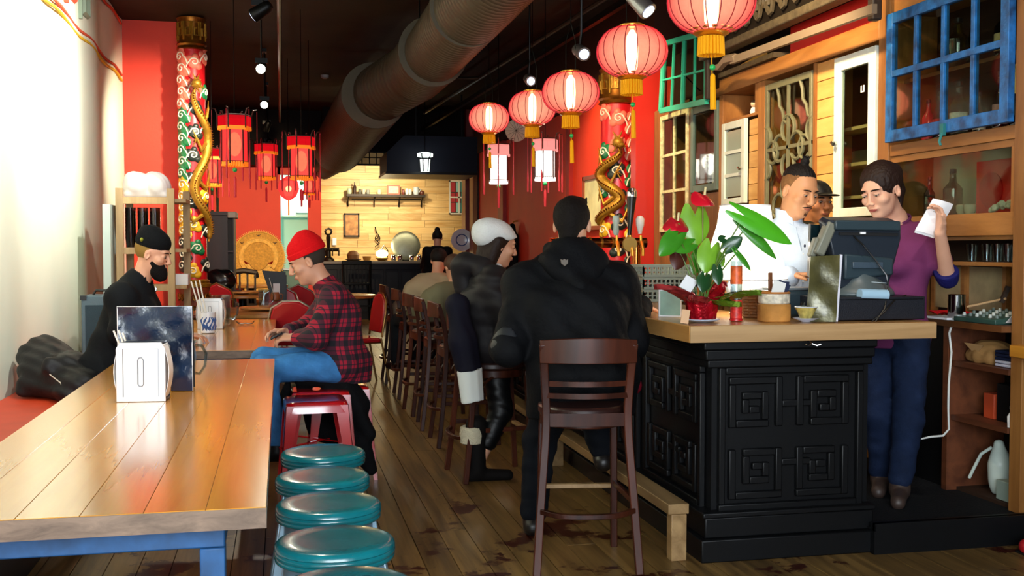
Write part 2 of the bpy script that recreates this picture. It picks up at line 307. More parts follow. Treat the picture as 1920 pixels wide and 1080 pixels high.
# ------------------------------------------------------------------ smooth solids from distance fields (bodies, cloth, hair)
import openvdb as vdb
class SDF:
    BIG = .07
    def __init__(s, lo, hi, h):
        s.lo = np.array(lo, float); s.h = h; s.n = np.maximum(4, np.ceil((np.array(hi)-s.lo)/h).astype(int)+1)
        s.a = np.full(s.n, s.BIG, np.float32)
    def _sub(s, lo, hi, mg=.07):
        i0 = np.clip(np.floor((np.array(lo)-mg-s.lo)/s.h).astype(int), 0, s.n); i1 = np.clip(np.ceil((np.array(hi)+mg-s.lo)/s.h).astype(int)+1, 0, s.n)
        if np.any(i1 <= i0): return None, None
        sl = tuple(slice(a, b) for a, b in zip(i0, i1))
        ax = [(s.lo[k]+s.h*np.arange(i0[k], i1[k])).astype(np.float32) for k in range(3)]
        return sl, np.meshgrid(*ax, indexing='ij', sparse=True)
    def _mix(s, sl, d, k, cut=False):
        a = s.a[sl]
        if cut:
            d = -d
            if k: h = np.clip(.5-.5*(a-d)/k, 0, 1); a[...] = a+(d-a)*h+k*h*(1-h)
            else: a[...] = np.maximum(a, d)
        else:
            if k: h = np.clip(.5+.5*(a-d)/k, 0, 1); a[...] = a+(d-a)*h-k*h*(1-h)
            else: a[...] = np.minimum(a, d)
    def cone(s, a, b, ra, rb, k=.02, cut=False, sq=None):
        a = np.array(a, float); b = np.array(b, float); rm = max(ra, rb)
        sl, g = s._sub(np.minimum(a, b)-rm, np.maximum(a, b)+rm)
        if sl is None: return s
        ba = b-a; L2 = max(float(ba@ba), 1e-9)
        px, py, pz = g[0]-a[0], g[1]-a[1], g[2]-a[2]
        t = np.clip((px*ba[0]+py*ba[1]+pz*ba[2])/L2, 0, 1)
        d = np.sqrt((px-ba[0]*t)**2+(py-ba[1]*t)**2+(pz-ba[2]*t)**2)-(ra+(rb-ra)*t)
        s._mix(sl, d, k, cut); return s
    def ell(s, c, r, Rm=None, k=.02, cut=False):
        c = np.array(c, float); r = np.array(r if hasattr(r, '__len__') else (r,)*3, float); rm = r.max()
        sl, g = s._sub(c-rm, c+rm)
        if sl is None: return s
        p = [g[0]-c[0], g[1]-c[1], g[2]-c[2]]
        if Rm is not None: p = [p[0]*Rm[0][j]+p[1]*Rm[1][j]+p[2]*Rm[2][j] for j in range(3)]
        q0 = np.sqrt((p[0]/r[0])**2+(p[1]/r[1])**2+(p[2]/r[2])**2); q1 = np.sqrt((p[0]/r[0]**2)**2+(p[1]/r[1]**2)**2+(p[2]/r[2]**2)**2)+1e-6
        s._mix(sl, q0*(q0-1)/q1, k, cut); return s
    def half(s, p, nrm, k=.004):
        """cut away everything on the side nrm points to"""
        sl, g = s._sub(s.lo, s.lo+s.n*s.h); n = np.array(nrm, float); n /= np.linalg.norm(n)
        d = (g[0]-p[0])*n[0]+(g[1]-p[1])*n[1]+(g[2]-p[2])*n[2]
        s._mix(sl, -d, k, True); return s
    def folds(s, amp=.004, f=28, seed=0, d=(1, 1, .35)):
        sl, g = s._sub(s.lo, s.lo+s.n*s.h)
        x, y, z = g[0]*d[0]*f, g[1]*d[1]*f, g[2]*d[2]*f
        w_ = np.sin(x*.7+seed+1.3*np.sin(z*.9+seed))+np.sin(y*.9+1.7*np.sin(z*.6+x*.3)+seed*2)+.6*np.sin((x+y)*1.7+z*1.9+seed)
        s.a[sl] += (amp*w_/2).astype(np.float32); return s
    def strands(s, ax, amp=.0016, f=900, warp=(0, 0, 1)):
        sl, g = s._sub(s.lo, s.lo+s.n*s.h); d = g[0]*ax[0]+g[1]*ax[1]+g[2]*ax[2]; e = g[0]*warp[0]+g[1]*warp[1]+g[2]*warp[2]
        s.a[sl] += (amp*(np.sin(d*f+2*np.sin(e*40))+.5*np.sin(d*f*.43+1+np.sin(e*25)))).astype(np.float32); return s
    def mesh(s, name, m, parent, label=None):
        a = s.a.copy()
        for ax in range(3):
            for e in (0, -1):
                ix = [slice(None)]*3; ix[ax] = e; a[tuple(ix)] = np.maximum(a[tuple(ix)], s.h*.6)
        g = vdb.FloatGrid(s.BIG); g.copyFromArray(a); pts, quads = g.convertToQuads(0.0)
        off = np.array(root_of(parent).location) if parent is not None else np.zeros(3)
        P = (np.array(pts)*s.h+s.lo-off).astype(np.float32); Q = np.array(quads)[:, ::-1].astype(np.int32)
        me = bpy.data.meshes.new(name); me.vertices.add(len(P)); me.vertices.foreach_set('co', P.ravel())
        me.loops.add(Q.size); me.loops.foreach_set('vertex_index', Q.ravel()); me.polygons.add(len(Q))
        me.polygons.foreach_set('loop_start', np.arange(0, Q.size, 4, dtype=np.int32)); me.update(calc_edges=True); me.validate()
        me.polygons.foreach_set('use_smooth', [True]*len(me.polygons)); me.materials.append(m)
        o = bpy.data.objects.new(name, me); COL.objects.link(o)
        if parent is not None: o.parent = parent
        if label: o['label'] = label
        return o
def bounds(*ps, r=.1):
    P = np.array([list(p) for p in ps]); return P.min(0)-r, P.max(0)+r
# ================================================================== THE ROOM
XL, XR, YF, YB, ZC = -1.68, 3.66, -1.6, 22.5, 3.86
white_pl = mat('white plaster', 'e8e8d2', .75, var=.05, vs=1.2, bump=.5, bs=3)
red_pl = mat('red wall paint', 'dc3a22', .6, var=.05, vs=3, bump=.1, bs=40)
dred = mat('dark red paint', 'a01a14', .55, var=.1)
blk_c = mat('dark ceiling paint', '2e251b', .7, var=.25, vs=1.5, bump=.2, bs=12)
dkwood = mat('dark timber', '2a1c12', .6, var=.3, vs=8)
black_p = mat('black paint', '060709', .45, spec=.3, var=.2, vs=5, bump=.06, bs=50)
struct('ceiling', MB().box(-2, 4.3, YF-.1, YB+.2, ZC, ZC+.1), blk_c)
fl = struct('floor', MB().box(-2, 4.3, YF, YB+1, -.08, -.012), mat('sub floor', '1d130b', .8))
fwood = wood('floor boards', '8a6a3a', '4f3a1e', .36, 'Y', 20, .05, spots=1)
rnd = random.Random(3); W = .135
proto = {}
x = -.35
while x < 3.5:
    y = 2.2+rnd.random()*1.5-1.5
    while y < 11.5:
        L = 2.9
        k = 'a'
        if k not in proto:
            me_o = build('floor_board', MB().box(0, W-.004, 0, L-.004, -.012, 0), fwood, fl, smooth=False); proto[k] = me_o
            me_o.location = (x, y, rnd.random()*.0015)
        else:
            c = proto[k].copy(); COL.objects.link(c); c.location = (x, y, rnd.random()*.0015)
        y += L
    x += W
mb = MB(); x = -1.68
while x < 3.5:
    y = (11.2 if x > -.35 else YF)+rnd.random()*.8
    if x <= -.35: y = YF
    while y < 20.3:
        mb.box(x, x+W-.004, y, y+2.4, -.0125, -.002); y += 2.404
    x += W
tag(build('floor_boards_beyond', mb, fwood, fl, smooth=False), kind='stuff')
# left wall: uneven plaster with a soft vertical swell, as one thick skin
def lw(u, v):
    y = YF+(12.42-YF)*v; z = ZC*u
    return (XL+.02*sin(y*2.1+.6*sin(z*1.3))*.8-.02+.012*sin(y*5.3+z*.7), y, z)
wl = struct('wall_left', MB().sheet(lw, 14, 90, .04).box(XL-.2, XL-.06, YF, YB, 0, ZC), white_pl)
# painted frieze on the left wall
ylw = mat('ochre painted line', 'e0b12c', .7); redl = mat('red painted line', 'd8553a', .7); gry = mat('grey green painted line', '8d9a86', .7)
m1, m2, m3 = MB(), MB(), MB()
for z, b in ((3.18, m1), (3.235, m2), (3.79, m2)):
    b.tube([(XL+.012, y*.25, z+.02*sin(y*1.1)) for y in range(28, 50)], .013, 4)
for i in range(5):
    y0 = 7.3+i*.62
    (m2 if i % 2 else m3).tube([(XL+.016, a, b_) for a, b_ in key_path(y0, 3.32, .36)], .028, 4)
build('frieze_line', m1, ylw, wl); build('frieze_key', m2, redl, wl); build('frieze_key', m3, gry, wl)
struct('wall_left_return', MB().box(XL-.1, -1.1, 12.42, 13.0, 0, ZC), red_pl)
struct('wall_left_rear', MB().box(XL-.05, XL, 13.0, 20.3, 0, ZC), red_pl)
struct('baseboard_left', MB().box(XL, XL+.03, YF, 12.4, 0, .14), mat('off white trim', 'c9c7bb', .5))
# right wall
wr = struct('wall_right', MB().box(XR, XR+.1, YF, 9.3, 0, ZC), dkwood)
struct('wall_right_red', MB().box(3.42, XR+.1, 9.3, 18.6, 0, 3.02), red_pl)
struct('trim_1', MB().box(3.34, XR, 9.3, 18.6, 3.02, ZC), mat('brown bulkhead paint', '3a1d12', .7))
struct('trim_2', MB().box(3.16, 3.44, 9.28, 9.42, .0, 3.1), mat('red lacquer trim', 'b3241a', .35))
struct('trim_3', MB().box(3.36, 3.43, 16.2, 16.6, 0, 3.02).box(3.37, 3.43, 12.35, 12.5, 0, 3.02), dred)
struct('trim_4', MB().box(3.32, 3.5, 18.6, 18.95, 0, 3.1), wood('amber post timber', 'b07a34', '7a4c1c', .5, 'Z'))
struct('trim_5', MB().box(3.27, 3.5, 19.1, 19.5, 0, 3.1).box(3.29, 3.48, 19.1, 19.5, 3.1, ZC), mat('russet post paint', '7d1f0e', .45))
struct('wall_right_rear', MB().box(4.1, 4.2, 18.6, YB+.1, 0, ZC).box(3.4, 4.15, 18.55, 18.6, 0, ZC), dkwood)
# back walls
struct('wall_back_red', MB().box(XL, .0, 20.3, 20.45, 0, ZC).box(.5, .74, 20.2, 20.7, 0, ZC).box(-.05, .55, 20.3, 20.45, 2.72, ZC), red_pl)
wb = struct('wall_back', MB().box(.5, 4.2, YB+.03, YB+.12, 0, ZC), dkwood)
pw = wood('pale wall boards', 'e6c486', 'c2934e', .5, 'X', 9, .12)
z = .95; protos = []
rr = random.Random(11); nb = 0
P0 = build('plank', MB().box(-.5, .5, 0, .03, 0, .138), pw, wb, smooth=False); first = True
while z < 3.1:
    x = .74
    while x < 4.1:
        L = rr.uniform(.7, 1.5); x1 = min(x+L, 4.1)
        o = P0 if first else P0.copy()
        if not first: COL.objects.link(o)
        first = False
        o.scale = ((x1-x-.006), 1, 1); o.location = ((x+x1)/2, YB+rr.uniform(-.004, .006), z); x = x1
    z += .142
struct('ceiling_rear_bulkhead', MB().box(.74, 4.1, 19.3, YB, 3.08, ZC).box(XL, .74, 19.9, 20.3, 2.86, ZC), mat('near black bulkhead', '14110e', .7))
# kitchen beyond the doorway
kt = mat('kitchen pale turquoise', 'bfe0d2', .5)
struct('wall_kitchen', MB().box(-.3, .66, 22.3, 22.4, 0, 3).box(-.35, -.3, 20.45, 22.4, 0, 3).box(.62, .66, 20.7, 22.3, 0, 3), kt)
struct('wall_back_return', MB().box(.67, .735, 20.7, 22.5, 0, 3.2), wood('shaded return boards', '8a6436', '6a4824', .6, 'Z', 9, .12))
struct('ceiling_kitchen', MB().box(-.35, .66, 20.46, 22.4, 3.0, 3.05), kt)
t = thing('wall_cupboard', 'white kitchen wall cupboard seen through the rear doorway', 'cupboard', (.36, 22.1, 1.9))
build('body', MB().box(.0, .61, 22.0, 22.3, 1.98, 2.6), mat('white laminate', 'e4efe9', .4), t, bevel=.005)
build('door', MB().box(.02, .30, 21.975, 21.998, 2.0, 2.58).box(.32, .6, 21.975, 21.998, 2.0, 2.58), mat('white laminate'), t, bevel=.004)
build('range_hood', MB().box(.30, .60, 21.8, 21.97, 2.06, 2.2), mat('white laminate'), t, bevel=.01)
t = thing('kitchen_counter', 'steel kitchen counter low in the rear doorway', 'counter', (.4, 21.9, 0))
build('top', MB().box(-.25, .61, 21.6, 22.28, .92, .96), mat('brushed steel', '9aa3a3', .35, .9), t)
build('body', MB().box(-.22, .6, 21.65, 22.28, 0, .92), mat('dull green laminate', '6b8880', .5), t)
# front wall with the shop window behind the camera
struct('wall_front', MB().box(-2, -1.5, YF-.1, YF, 0, ZC).box(2.9, 4.2, YF-.1, YF, 0, ZC).box(-1.5, 2.9, YF-.1, YF, 0, .5).box(-1.5, 2.9, YF-.1, YF, 3.3, ZC), white_pl)
# raised floor behind the bar
pf = struct('floor_bar_platform', MB().box(2.56, XR, 4.27, 12.5, 0, .115), black_p)
struct('trim_6', MB().box(2.56, XR, 4.235, 4.27, 0, .14).box(2.56, XR, 4.225, 4.25, .105, .14), black_p)
build('floor_mat', MB().box(2.6, 3.6, 4.3, 6.6, .115, .128), mat('black rubber mat', '15171a', .75, bump=.8, bs=90), None, label='black rubber mat on the raised floor behind the bar', cat='mat')
# ================================================================== DUCT, PIPES, TRACK FIXTURES
dm = mat('bronze duct metal', '4a4232', .58, .3, var=.15, vs=3)
t = thing('ventilation_duct', 'large round bronze-grey spiral duct hung under the dark ceiling', 'duct', (1.5, 9, 3.0))
def duct(path, r, name='duct_section'):
    mb = MB(); pts = []; rs = []
    for (a, b) in zip(path, path[1:]):
        a = V(a); b = V(b); n = max(2, int((b-a).length/.09))
        for i in range(n):
            for e, q in ((0, 0), (.35, .0), (.4, .0025), (.5, .0025), (.55, 0)):
                pts.append(a+(b-a)*((i+e)/n)); rs.append(r+q)
    pts.append(V(path[-1])); rs.append(r)
    return mb.tube(pts, rs, 28)
build('duct_section', duct([(1.62, 2.6, 3.38), (1.55, 10.9, 3.36)], .31), dm, t)
build('duct_section', duct([(1.54, 10.9, 3.36), (1.5, 12.0, 3.34), (1.22, 12.9, 3.24), (1.05, 13.9, 3.2)], .34), dm, t)
build('duct_section', duct([(1.12, 13.0, 3.2), (.92, 17.6, 2.98)], .40), dm, t)
for y, r in ((6.2, .325), (8.9, .325), (10.9, .36)):
    build('duct_collar', MB().tube([(1.6-.006*y, y-.03, 3.365), (1.6-.006*y, y+.03, 3.365)], r, 28), dm, t)
build('duct_branch', MB().tube([(1.05, 17.5, 2.95), (.9, 18.3, 2.78), (.74, 18.9, 2.72)], .17, 16), dm, t)
for y in (5, 7.5, 10, 14.5, 16.8):
    [build('duct_hanger', MB().tube([(x_, y, 3.5), (x_, y, 3.86)], .008, 5), mat('black steel', '101010', .4, .8), t) for x_ in (1.28, 1.78)]
bs = mat('black steel')
cp = mat('dark conduit', '3b352d', .4, .6)
build('ceiling_conduit', MB().tube([(0, 3, 3.55), (0, 19, 3.55)], .022, 8), cp, None, label='long straight dark conduit along the ceiling above the left aisle', cat='pipe')
build('cross_pipe', MB().tube([(-.1, 9.0, 3.62), (1.3, 9.25, 3.62)], .03, 8).ell((-.02, 9.0, 3.6), .07, 10), cp, None, label='short dark cross pipe running from the conduit to the duct', cat='pipe')
pa, pb = at(1178, 0, Z=3.5), at(700, 300, Z=3.5)
build('ceiling_track', MB().bar(pa+(pa-pb)*.35, pb, .05, .06), bs, None, label='black lighting track slanting over the bar lanterns', cat='track')
pa, pb = at(1130, 0, Z=3.6), at(760, 235, Z=3.6)
pb = pa+(pb-pa)*.82
build('sprinkler_pipe', MB().tube([pa+(pa-pb)*.3, pb], .024, 8).tube([pb+(pa-pb)*.45, pb+(pa-pb)*.45+V((-1.6, .5, 0))], .022, 8), cp, None, label='thin brown sprinkler pipe with a side arm above the round lanterns', cat='pipe')
lens = emis('spot lens', 'fff4dc', 30); lens2 = emis('dim spot lens', 'cfe0ff', 4)
def track_head(p, tgt, lit, label):
    p = V(p); d = (V(tgt)-p).normalized()
    t = thing('spotlight', label, 'spotlight', p, 'track spotlights over the left aisle')
    build('housing', MB().tube([p-d*.1, p-d*.08, p+d*.05, p+d*.06], [.03, .045, .055, .055], 14), bs, t)
    build('lens', MB().tube([p+d*.056, p+d*.064], .045, 14), lit, t)
    build('stem', MB().tube([p-d*.05, p+V((0, 0, .14)), (p.x, p.y, 3.86)], .009, 6).cb((p.x, p.y, 3.84), (.06, .16, .04)), bs, t)
    build('bracket', MB().cb(p+V((0, 0, .07)), (.12, .02, .05)), bs, t)
for (px, py, y, tg, m_, lab) in [(487, 22, 8.2, (-1.6, 8.8, 2.2), lens2, 'black track spotlight nearest the top edge, aimed at the left wall'),
        (490, 127, 11, (-.6, 6, 1.3), lens, 'brightest white-burning spotlight under the conduit'), (496, 195, 13.9, (-.5, 8, 1.2), lens, 'small lit spotlight just behind the brightest one'),
        (500, 238, 16.7, (-1, 18, 1.5), lens2, 'dim track spotlight above the middle red palace lantern'), (502, 270, 19, (-1, 20, 1.2), lens2, 'farthest small dim track spotlight over the left aisle')]:
    track_head(at(px, py, Y=y), tg, m_, lab)
for (px, py, y, tg, lab) in [(1090, 98, 7.4, (2.4, 4, 1.3), 'lit spotlight hanging right of the third round lantern cord'), (993, 150, 9.8, (2.2, 5, 1.3), 'lit spotlight hanging just above the fourth round lantern'), (1203, 8, 5.4, (2.6, 4.6, 1.5), 'lit spotlight at the top edge beside the second lantern cords')]:
    p = at(px, py, Y=y); p0 = p.copy(); d = (V(tg)-p).normalized()
    t = thing('spotlight', lab, 'spotlight', p, 'track spotlights over the bar')
    build('housing', MB().tube([p-d*.1, p-d*.08, p+d*.05, p+d*.06], [.03, .045, .05, .05], 14), mat('grey metal', '8a8a8a', .35, .8), t)
    build('lens', MB().tube([p+d*.056, p+d*.064], .036, 14), lens2, t)
    build('stem', MB().tube([p-d*.05, p+V((0, 0, .14)), (p.x, p.y, 3.86)], .009, 6), bs, t)
p = at(609, 141, Z=3.84)
build('smoke_detector', MB().lathe([(.03, -.05), (.055, -.035), (.06, 0)], p, 16), mat('grey plastic', '8b8b8b', .5), None, label='small grey smoke detector on the dark ceiling', cat='detector')
# ================================================================== LEFT: tables, bench
tw = wood('honey oak table', 'e0a23a', 'c07c22', .2, 'Y', 16, .05, coat=.6, contrast=.6)
tend = wood('grey brown end grain', '8d7460', '5f4c3d', .55, 'X', 30, .3)
bluem = mat('weathered blue steel', '1c4a78', .55, .1, var=.35, vs=14)
def long_table(name, label, x0, x1, y0, y1, n=6):
    t = thing(name, label, 'table', ((x0+x1)/2, (y0+y1)/2, 0))
    w_ = (x1-x0)/n; rt = random.Random(n)
    for i in range(n):
        o = build('top_board', MB().box(x0+i*w_, x0+(i+1)*w_-.0008, y0, y1, .70, .75), tw, t, smooth=False, bevel=.0008, segs=1)
    build('end_grain_strip', MB().box(x0, x1, y0-.003, y0, .7005, .7485), tend, t, smooth=False)
    for yy in (y0+.12, y1-.12):
        build('cross_beam', MB().box(x0+.06, x1-.1, yy-.03, yy+.03, .635, .698), bluem, t, bevel=.004)
        for xx in (x0+.06, x1-.16):
            build('leg', MB().box(xx, xx+.06, yy-.03, yy+.03, 0, .634), bluem, t, bevel=.004)
    build('side_beam', MB().box(x0+.06, x0+.1, y0+.15, y1-.15, .64, .698).box(x1-.14, x1-.1, y0+.15, y1-.15, .64, .698), bluem, t)
    return t
long_table('communal_table', 'long honey oak table with blue steel legs in the foreground', -.868, -.038, 2.56, 6.02)
long_table('communal_table', 'second oak table, where the man in the red beanie sits', -.868, -.045, 6.56, 9.38)
t = thing('wall_bench', 'long wall bench with an orange-red padded seat along the white wall', 'bench', (-1.35, 5.5, 0))
build('seat_cushion', MB().box(-1.66, -1.0, 1.2, 9.1, .39, .45), mat('orange red vinyl', 'd9431c', .5, var=.06), t, bevel=.02)
build('bench_box', MB().box(-1.655, -1.04, 1.22, 9.08, 0, .388), mat('black painted bench', '131212', .6), t)
# ---- napkin dispensers
chrome = mat('chrome', 'd8dde2', .12, 1.0); wpaper = mat('white paper', 'f2f3f5', .8)
def dispenser(loc, label, rz=0, sc=1):
    t = thing('napkin_dispenser', label, 'napkin dispenser', (0, 0, 0), 'napkin dispensers on the oak tables')
    w_, d_, h_ = .095*sc, .05*sc, .235*sc
    mb = MB()
    pts = [(-w_, 0), (w_, 0), (w_*1.0, h_*.9), (w_*.85, h_), (-w_*.85, h_), (-w_, h_*.9)]
    face = Matrix(((1, 0, 0, 0), (0, 0, 1, 0), (0, 1, 0, 0), (0, 0, 0, 1)))
    build('front_plate', MB().prism(pts, .004, M=Matrix.Translation((0, -d_, 0)) @ face), mat('bright brushed plate', 'eef1f4', .3, .55), t, bevel=.003)
    build('back_plate', MB().prism(pts, .004, M=Matrix.Translation((0, d_, 0)) @ face), chrome, t, bevel=.003)
    build('body', MB().box(-w_*.98, w_*.98, -d_+.005, d_, .004, .012).box(-w_*.8, w_*.8, -d_+.005, d_, h_-.006, h_), mat('dark grey metal', '2a2f3a', .3, .7), t)
    build('napkin', MB().sheet(lambda u, v: ((-1)*(w_*.92+.012*sin(pi*u)*1.6), -d_*.8+d_*1.6*v, .014+(h_-.03)*u), 8, 3, .002), wpaper, t)
    build('napkin', MB().sheet(lambda u, v: ((w_*.92+.012*sin(pi*u)*1.6), -d_*.8+d_*1.6*v, .014+(h_-.03)*u), 8, 3, .002), wpaper, t)
    build('napkin_stack', MB().box(-w_*.88, w_*.88, -d_+.006, d_-.002, .014, h_-.012), wpaper, t)
    loopp = [(.011*sc*sx, -d_-.003, z) for sx, z in ((-1, .07*sc), (-1, .165*sc), (-.5, .175*sc), (.5, .175*sc), (1, .165*sc), (1, .07*sc), (.5, .062*sc), (-.5, .062*sc))]
    build('press_slot', MB().tube(loopp, .0022, 6, closed=True), mat('slot grey', '9aa0a8', .4, .5), t)
    build('embossed_border', MB().tube([(-.068*sc, -d_-.001, .02*sc), (-.068*sc, -d_-.001, .21*sc), (.068*sc, -d_-.001, .21*sc), (.068*sc, -d_-.001, .02*sc)], .0018, 6), mat('slot grey'), t)
    t.location = loc; t.rotation_euler = (0, 0, rz); return t
dl = at(270, 750, Z=.751); dispenser((dl.x, dl.y, .751), 'large chrome napkin dispenser on the foreground table', -.1)
dl2 = at(396, 616, Z=.751); dispenser((dl2.x, dl2.y, .751), 'napkin dispenser on the second table beside a glass pitcher', -.1, .98)
# ---- menu
mp = at(289, 738, Z=.75)
t = thing('menu', 'large dark blue laminated menu standing on the foreground table', 'menu', (mp.x, mp.y+.12, .752))
build('cover', MB().sheet(lambda u, v: (mp.x-.152+.304*u, mp.y+.05+.02*cos(2.2*u)+.006*sin(9*v+4*u)*sin(7*u+1)+.004*sin(17*v-6*u), .753+.36*v), 16, 16, .003), mat('glossy midnight blue laminate', '13233c', .18, coat=.6, var=.45, vs=7, bump=1.0, bs=9), t)  # blotchy blue tones in the cover colour imitate reflections on wrinkled laminate
build('white_edge', MB().tube([(mp.x-.152, mp.y+.07, .753), (mp.x-.152, mp.y+.07, 1.113), (mp.x+.152, mp.y+.038, 1.113), (mp.x+.152, mp.y+.038, .753)], .0022, 5), wpaper, t)
build('back_cover', MB().sheet(lambda u, v: (mp.x-.152+.304*u, mp.y+.17-.06*v, .753+.357*v), 6, 4, .003), mat('black card', '101114', .5), t)
# ---- pitchers
gl = glass('clear glass', 'dfe8ea', .18, .04)
def pitcher(loc, label, rz=0, s=1, mug=False):
    t = thing('glass_pitcher', label, 'pitcher', (0, 0, 0), 'glass pitchers on the tables')
    build('body', MB().lathe([(.045*s, 0), (.055*s, .01*s), (.062*s, .1*s), (.058*s, .17*s), (.064*s, .19*s), (.060*s, .19*s), (.054*s, .17*s), (.057*s, .1*s), (.05*s, .02*s), (.0, .018*s)], (0, 0, 0), 20, cap=False), gl, t)
    build('handle', MB().tube([(.058*s, 0, .165*s), (.085*s, 0, .165*s), (.105*s, 0, .13*s), (.1*s, 0, .07*s), (.075*s, 0, .035*s), (.057*s, 0, .04*s)], .007*s, 8), glass('thick clear glass', 'c4d2d6', .3, .05), t)
    t.location = loc; t.rotation_euler = (0, 0, rz); return t
p = at(342, 716, Z=.752); pitcher((p.x, p.y, .752), 'glass pitcher half hidden behind the dark blue menu', 0, 1.0)
p = at(408, 612, Z=.752); pitcher((p.x+.02, p.y+.12, .752), 'glass pitcher behind the second napkin dispenser', 0, 1.25)
p = at(495, 573, Z=.8); pitcher((p.x, p.y, .787), 'ribbed glass pitcher on the lazy susan', 0, .9)
# ---- chopsticks in cups
def sticks(loc, n, lean, label, grp, cupcol=None, h=.24, w=.006, patt=False):
    t = thing('chopstick_cup', label, 'cup', loc, grp)
    cm = mat('white china', 'e9eef5', .25, coat=.5)
    build('cup', MB().lathe([(.042, 0), (.05, .004), (.055, .15), (.051, .15), (.046, .01), (0, .008)], loc, 18, cap=False), cm, t)
    if patt:
        for i in range(7):
            a = -2.3+i*.42
            build('blue_motif', MB().tube([(loc[0]+(.0505+.0004*j)*cos(a+.25*sin(j*1.7+i)), loc[1]+(.0505+.0004*j)*sin(a+.25*sin(j*1.7+i)), loc[2]+.02+j*.024) for j in range(5)], [.003, .011, .005, .009, .003], 5), mat('cobalt glaze', '3a5d9a', .3), t)
    t2 = thing('chopsticks', label.replace('cup', 'bundle of paper-wrapped chopsticks in the cup').split(' holding')[0], 'chopsticks', loc, grp+' contents')
    for i in range(n):
        o = V((loc[0]-.012+.012*i, loc[1], loc[2]+.015)); d = V((lean+.05*i, 0, 1)).normalized()
        build('chopstick', MB().bar(o, o+d*h, w*2.2, w), mat('paper sleeve', 'e6e2d6', .7), t2)
p = at(243, 700, Z=.86)
t2 = thing('chopsticks', 'white wrapped chopsticks leaning out left of the foreground dispenser', 'chopsticks', (p.x, p.y, .76))
for i, (a, b) in enumerate(((213, 620), (222, 619), (230, 624))):
    q0 = at(262+i*4, 741, Y=mp.y-.02+i*.01); q0.z = .755; q1 = at(a, b, Y=mp.y-.02+i*.01)
    build('chopstick', MB().bar(q0, q1, .014, .006), mat('paper sleeve', 'e6e2d6', .7), t2)
p = at(393, 624, Z=.752); sticks((p.x-.01, p.y-.02, .752), 3, -.28, 'blue and white china cup holding wrapped chopsticks before the second dispenser', 'chopstick cups', patt=True, h=.37, w=.009)
# ---- eyeglasses
p = at(460, 607, Z=.757)
t = thing('eyeglasses', 'dark folded eyeglasses lying on the second oak table', 'glasses', (p.x, p.y, .752))
build('rims', MB().tube([V(p)+V(q) for q in ((-.07, 0, .02), (-.055, -.01, .003), (-.02, -.012, .0), (0, -.01, .006), (.02, -.012, 0), (.055, -.01, .003), (.07, 0, .02))], .0035, 6), mat('black plastic', '121212', .3), t)
build('temple', MB().tube([V(p)+V((-.07, 0, .02)), V(p)+V((-.05, .09, .004))], .0025, 5).tube([V(p)+V((.07, 0, .02)), V(p)+V((.06, .1, .004))], .0025, 5), mat('black plastic'), t)
# ---- blue round stools
teal = mat('chipped teal paint', '0f6f78', .24, coat=.5, var=.18, vs=9, bump=.05)
def chipped():
    m = teal; nt = m.node_tree; N = nt.nodes; L = nt.links; b = N['Principled BSDF']
    src = b.inputs['Base Color'].links[0].from_socket
    tc = N.new('ShaderNodeTexCoord'); oi = N.new('ShaderNodeObjectInfo'); av = N.new('ShaderNodeVectorMath'); av.operation = 'ADD'
    ml = N.new('ShaderNodeMath'); ml.operation = 'MULTIPLY'; ml.inputs[1].default_value = 11; L.new(oi.outputs['Random'], ml.inputs[0])
    L.new(tc.outputs['Object'], av.inputs[0]); L.new(ml.outputs[0], av.inputs[1])
    n = N.new('ShaderNodeTexNoise'); n.inputs['Scale'].default_value = 11; n.inputs['Detail'].default_value = 8; n.inputs['Roughness'].default_value = .75; L.new(av.outputs[0], n.inputs['Vector'])
    c = N.new('ShaderNodeValToRGB'); c.color_ramp.elements[0].position = .665; c.color_ramp.elements[1].position = .68; L.new(n.outputs['Fac'], c.inputs['Fac'])
    mx = N.new('ShaderNodeMix'); mx.data_type = 'RGBA'; mx.inputs['B'].default_value = (*lin('a8526a'), 1)
    L.new(c.outputs['Color'], mx.inputs['Factor']); L.new(src, mx.inputs['A']); L.new(mx.outputs['Result'], b.inputs['Base Color'])
chipped()
legm = mat('pale blue steel legs', '9dbdd2', .3, .6)
t = thing('round_stool', '', 'stool')
build('seat', MB().lathe([(0, .545), (.10, .546), (.150, .548), (.160, .545), (.166, .538), (.168, .530), (.164, .526), (.168, .521), (.168, .514), (.164, .510), (.167, .505), (.165, .497), (.155, .492), (0, .49)], (0, 0, 0), 40, cap=False), teal, t, ang=50)
build('apron', MB().lathe([(.14, .49), (.143, .43), (.138, .43), (.136, .49)], (0, 0, 0), 32, cap=False), legm, t)
for i in range(4):
    a = pi/4+i*pi/2; d = V((cos(a), sin(a), 0)); s_ = V((-sin(a), cos(a), 0))
    build('leg', MB().bar(d*.125+V((0, 0, .49)), d*.215+V((0, 0, 0)), .05, .018, up=s_, w2=.03), legm, t, bevel=.004)
build('foot_ring', MB().tube(ring((0, 0, .2), .178, 28), .007, 6, closed=True), legm, t)
st0 = t
labs = ['teal round stool nearest the camera, largely below the lower edge', 'second teal round stool, with a pink scratch on its far rim', 'third teal round stool from the camera, beside the oak table',
        'fourth teal round stool, with pink chipped streaks on top', 'teal round stool next to the red metal stools']
for i, (px, py) in enumerate(((650, 1098), (628, 1012), (616, 942), (605, 891), (606, 846))):
    p = at(px, py, Z=.545); g = 'teal round stools along the oak table'
    if i == 0: st0.location = (p.x, p.y, 0); st0['label'] = labs[0]; st0['group'] = g
    else: dup(st0, (p.x, p.y, 0), i*.37, labs[i], g)
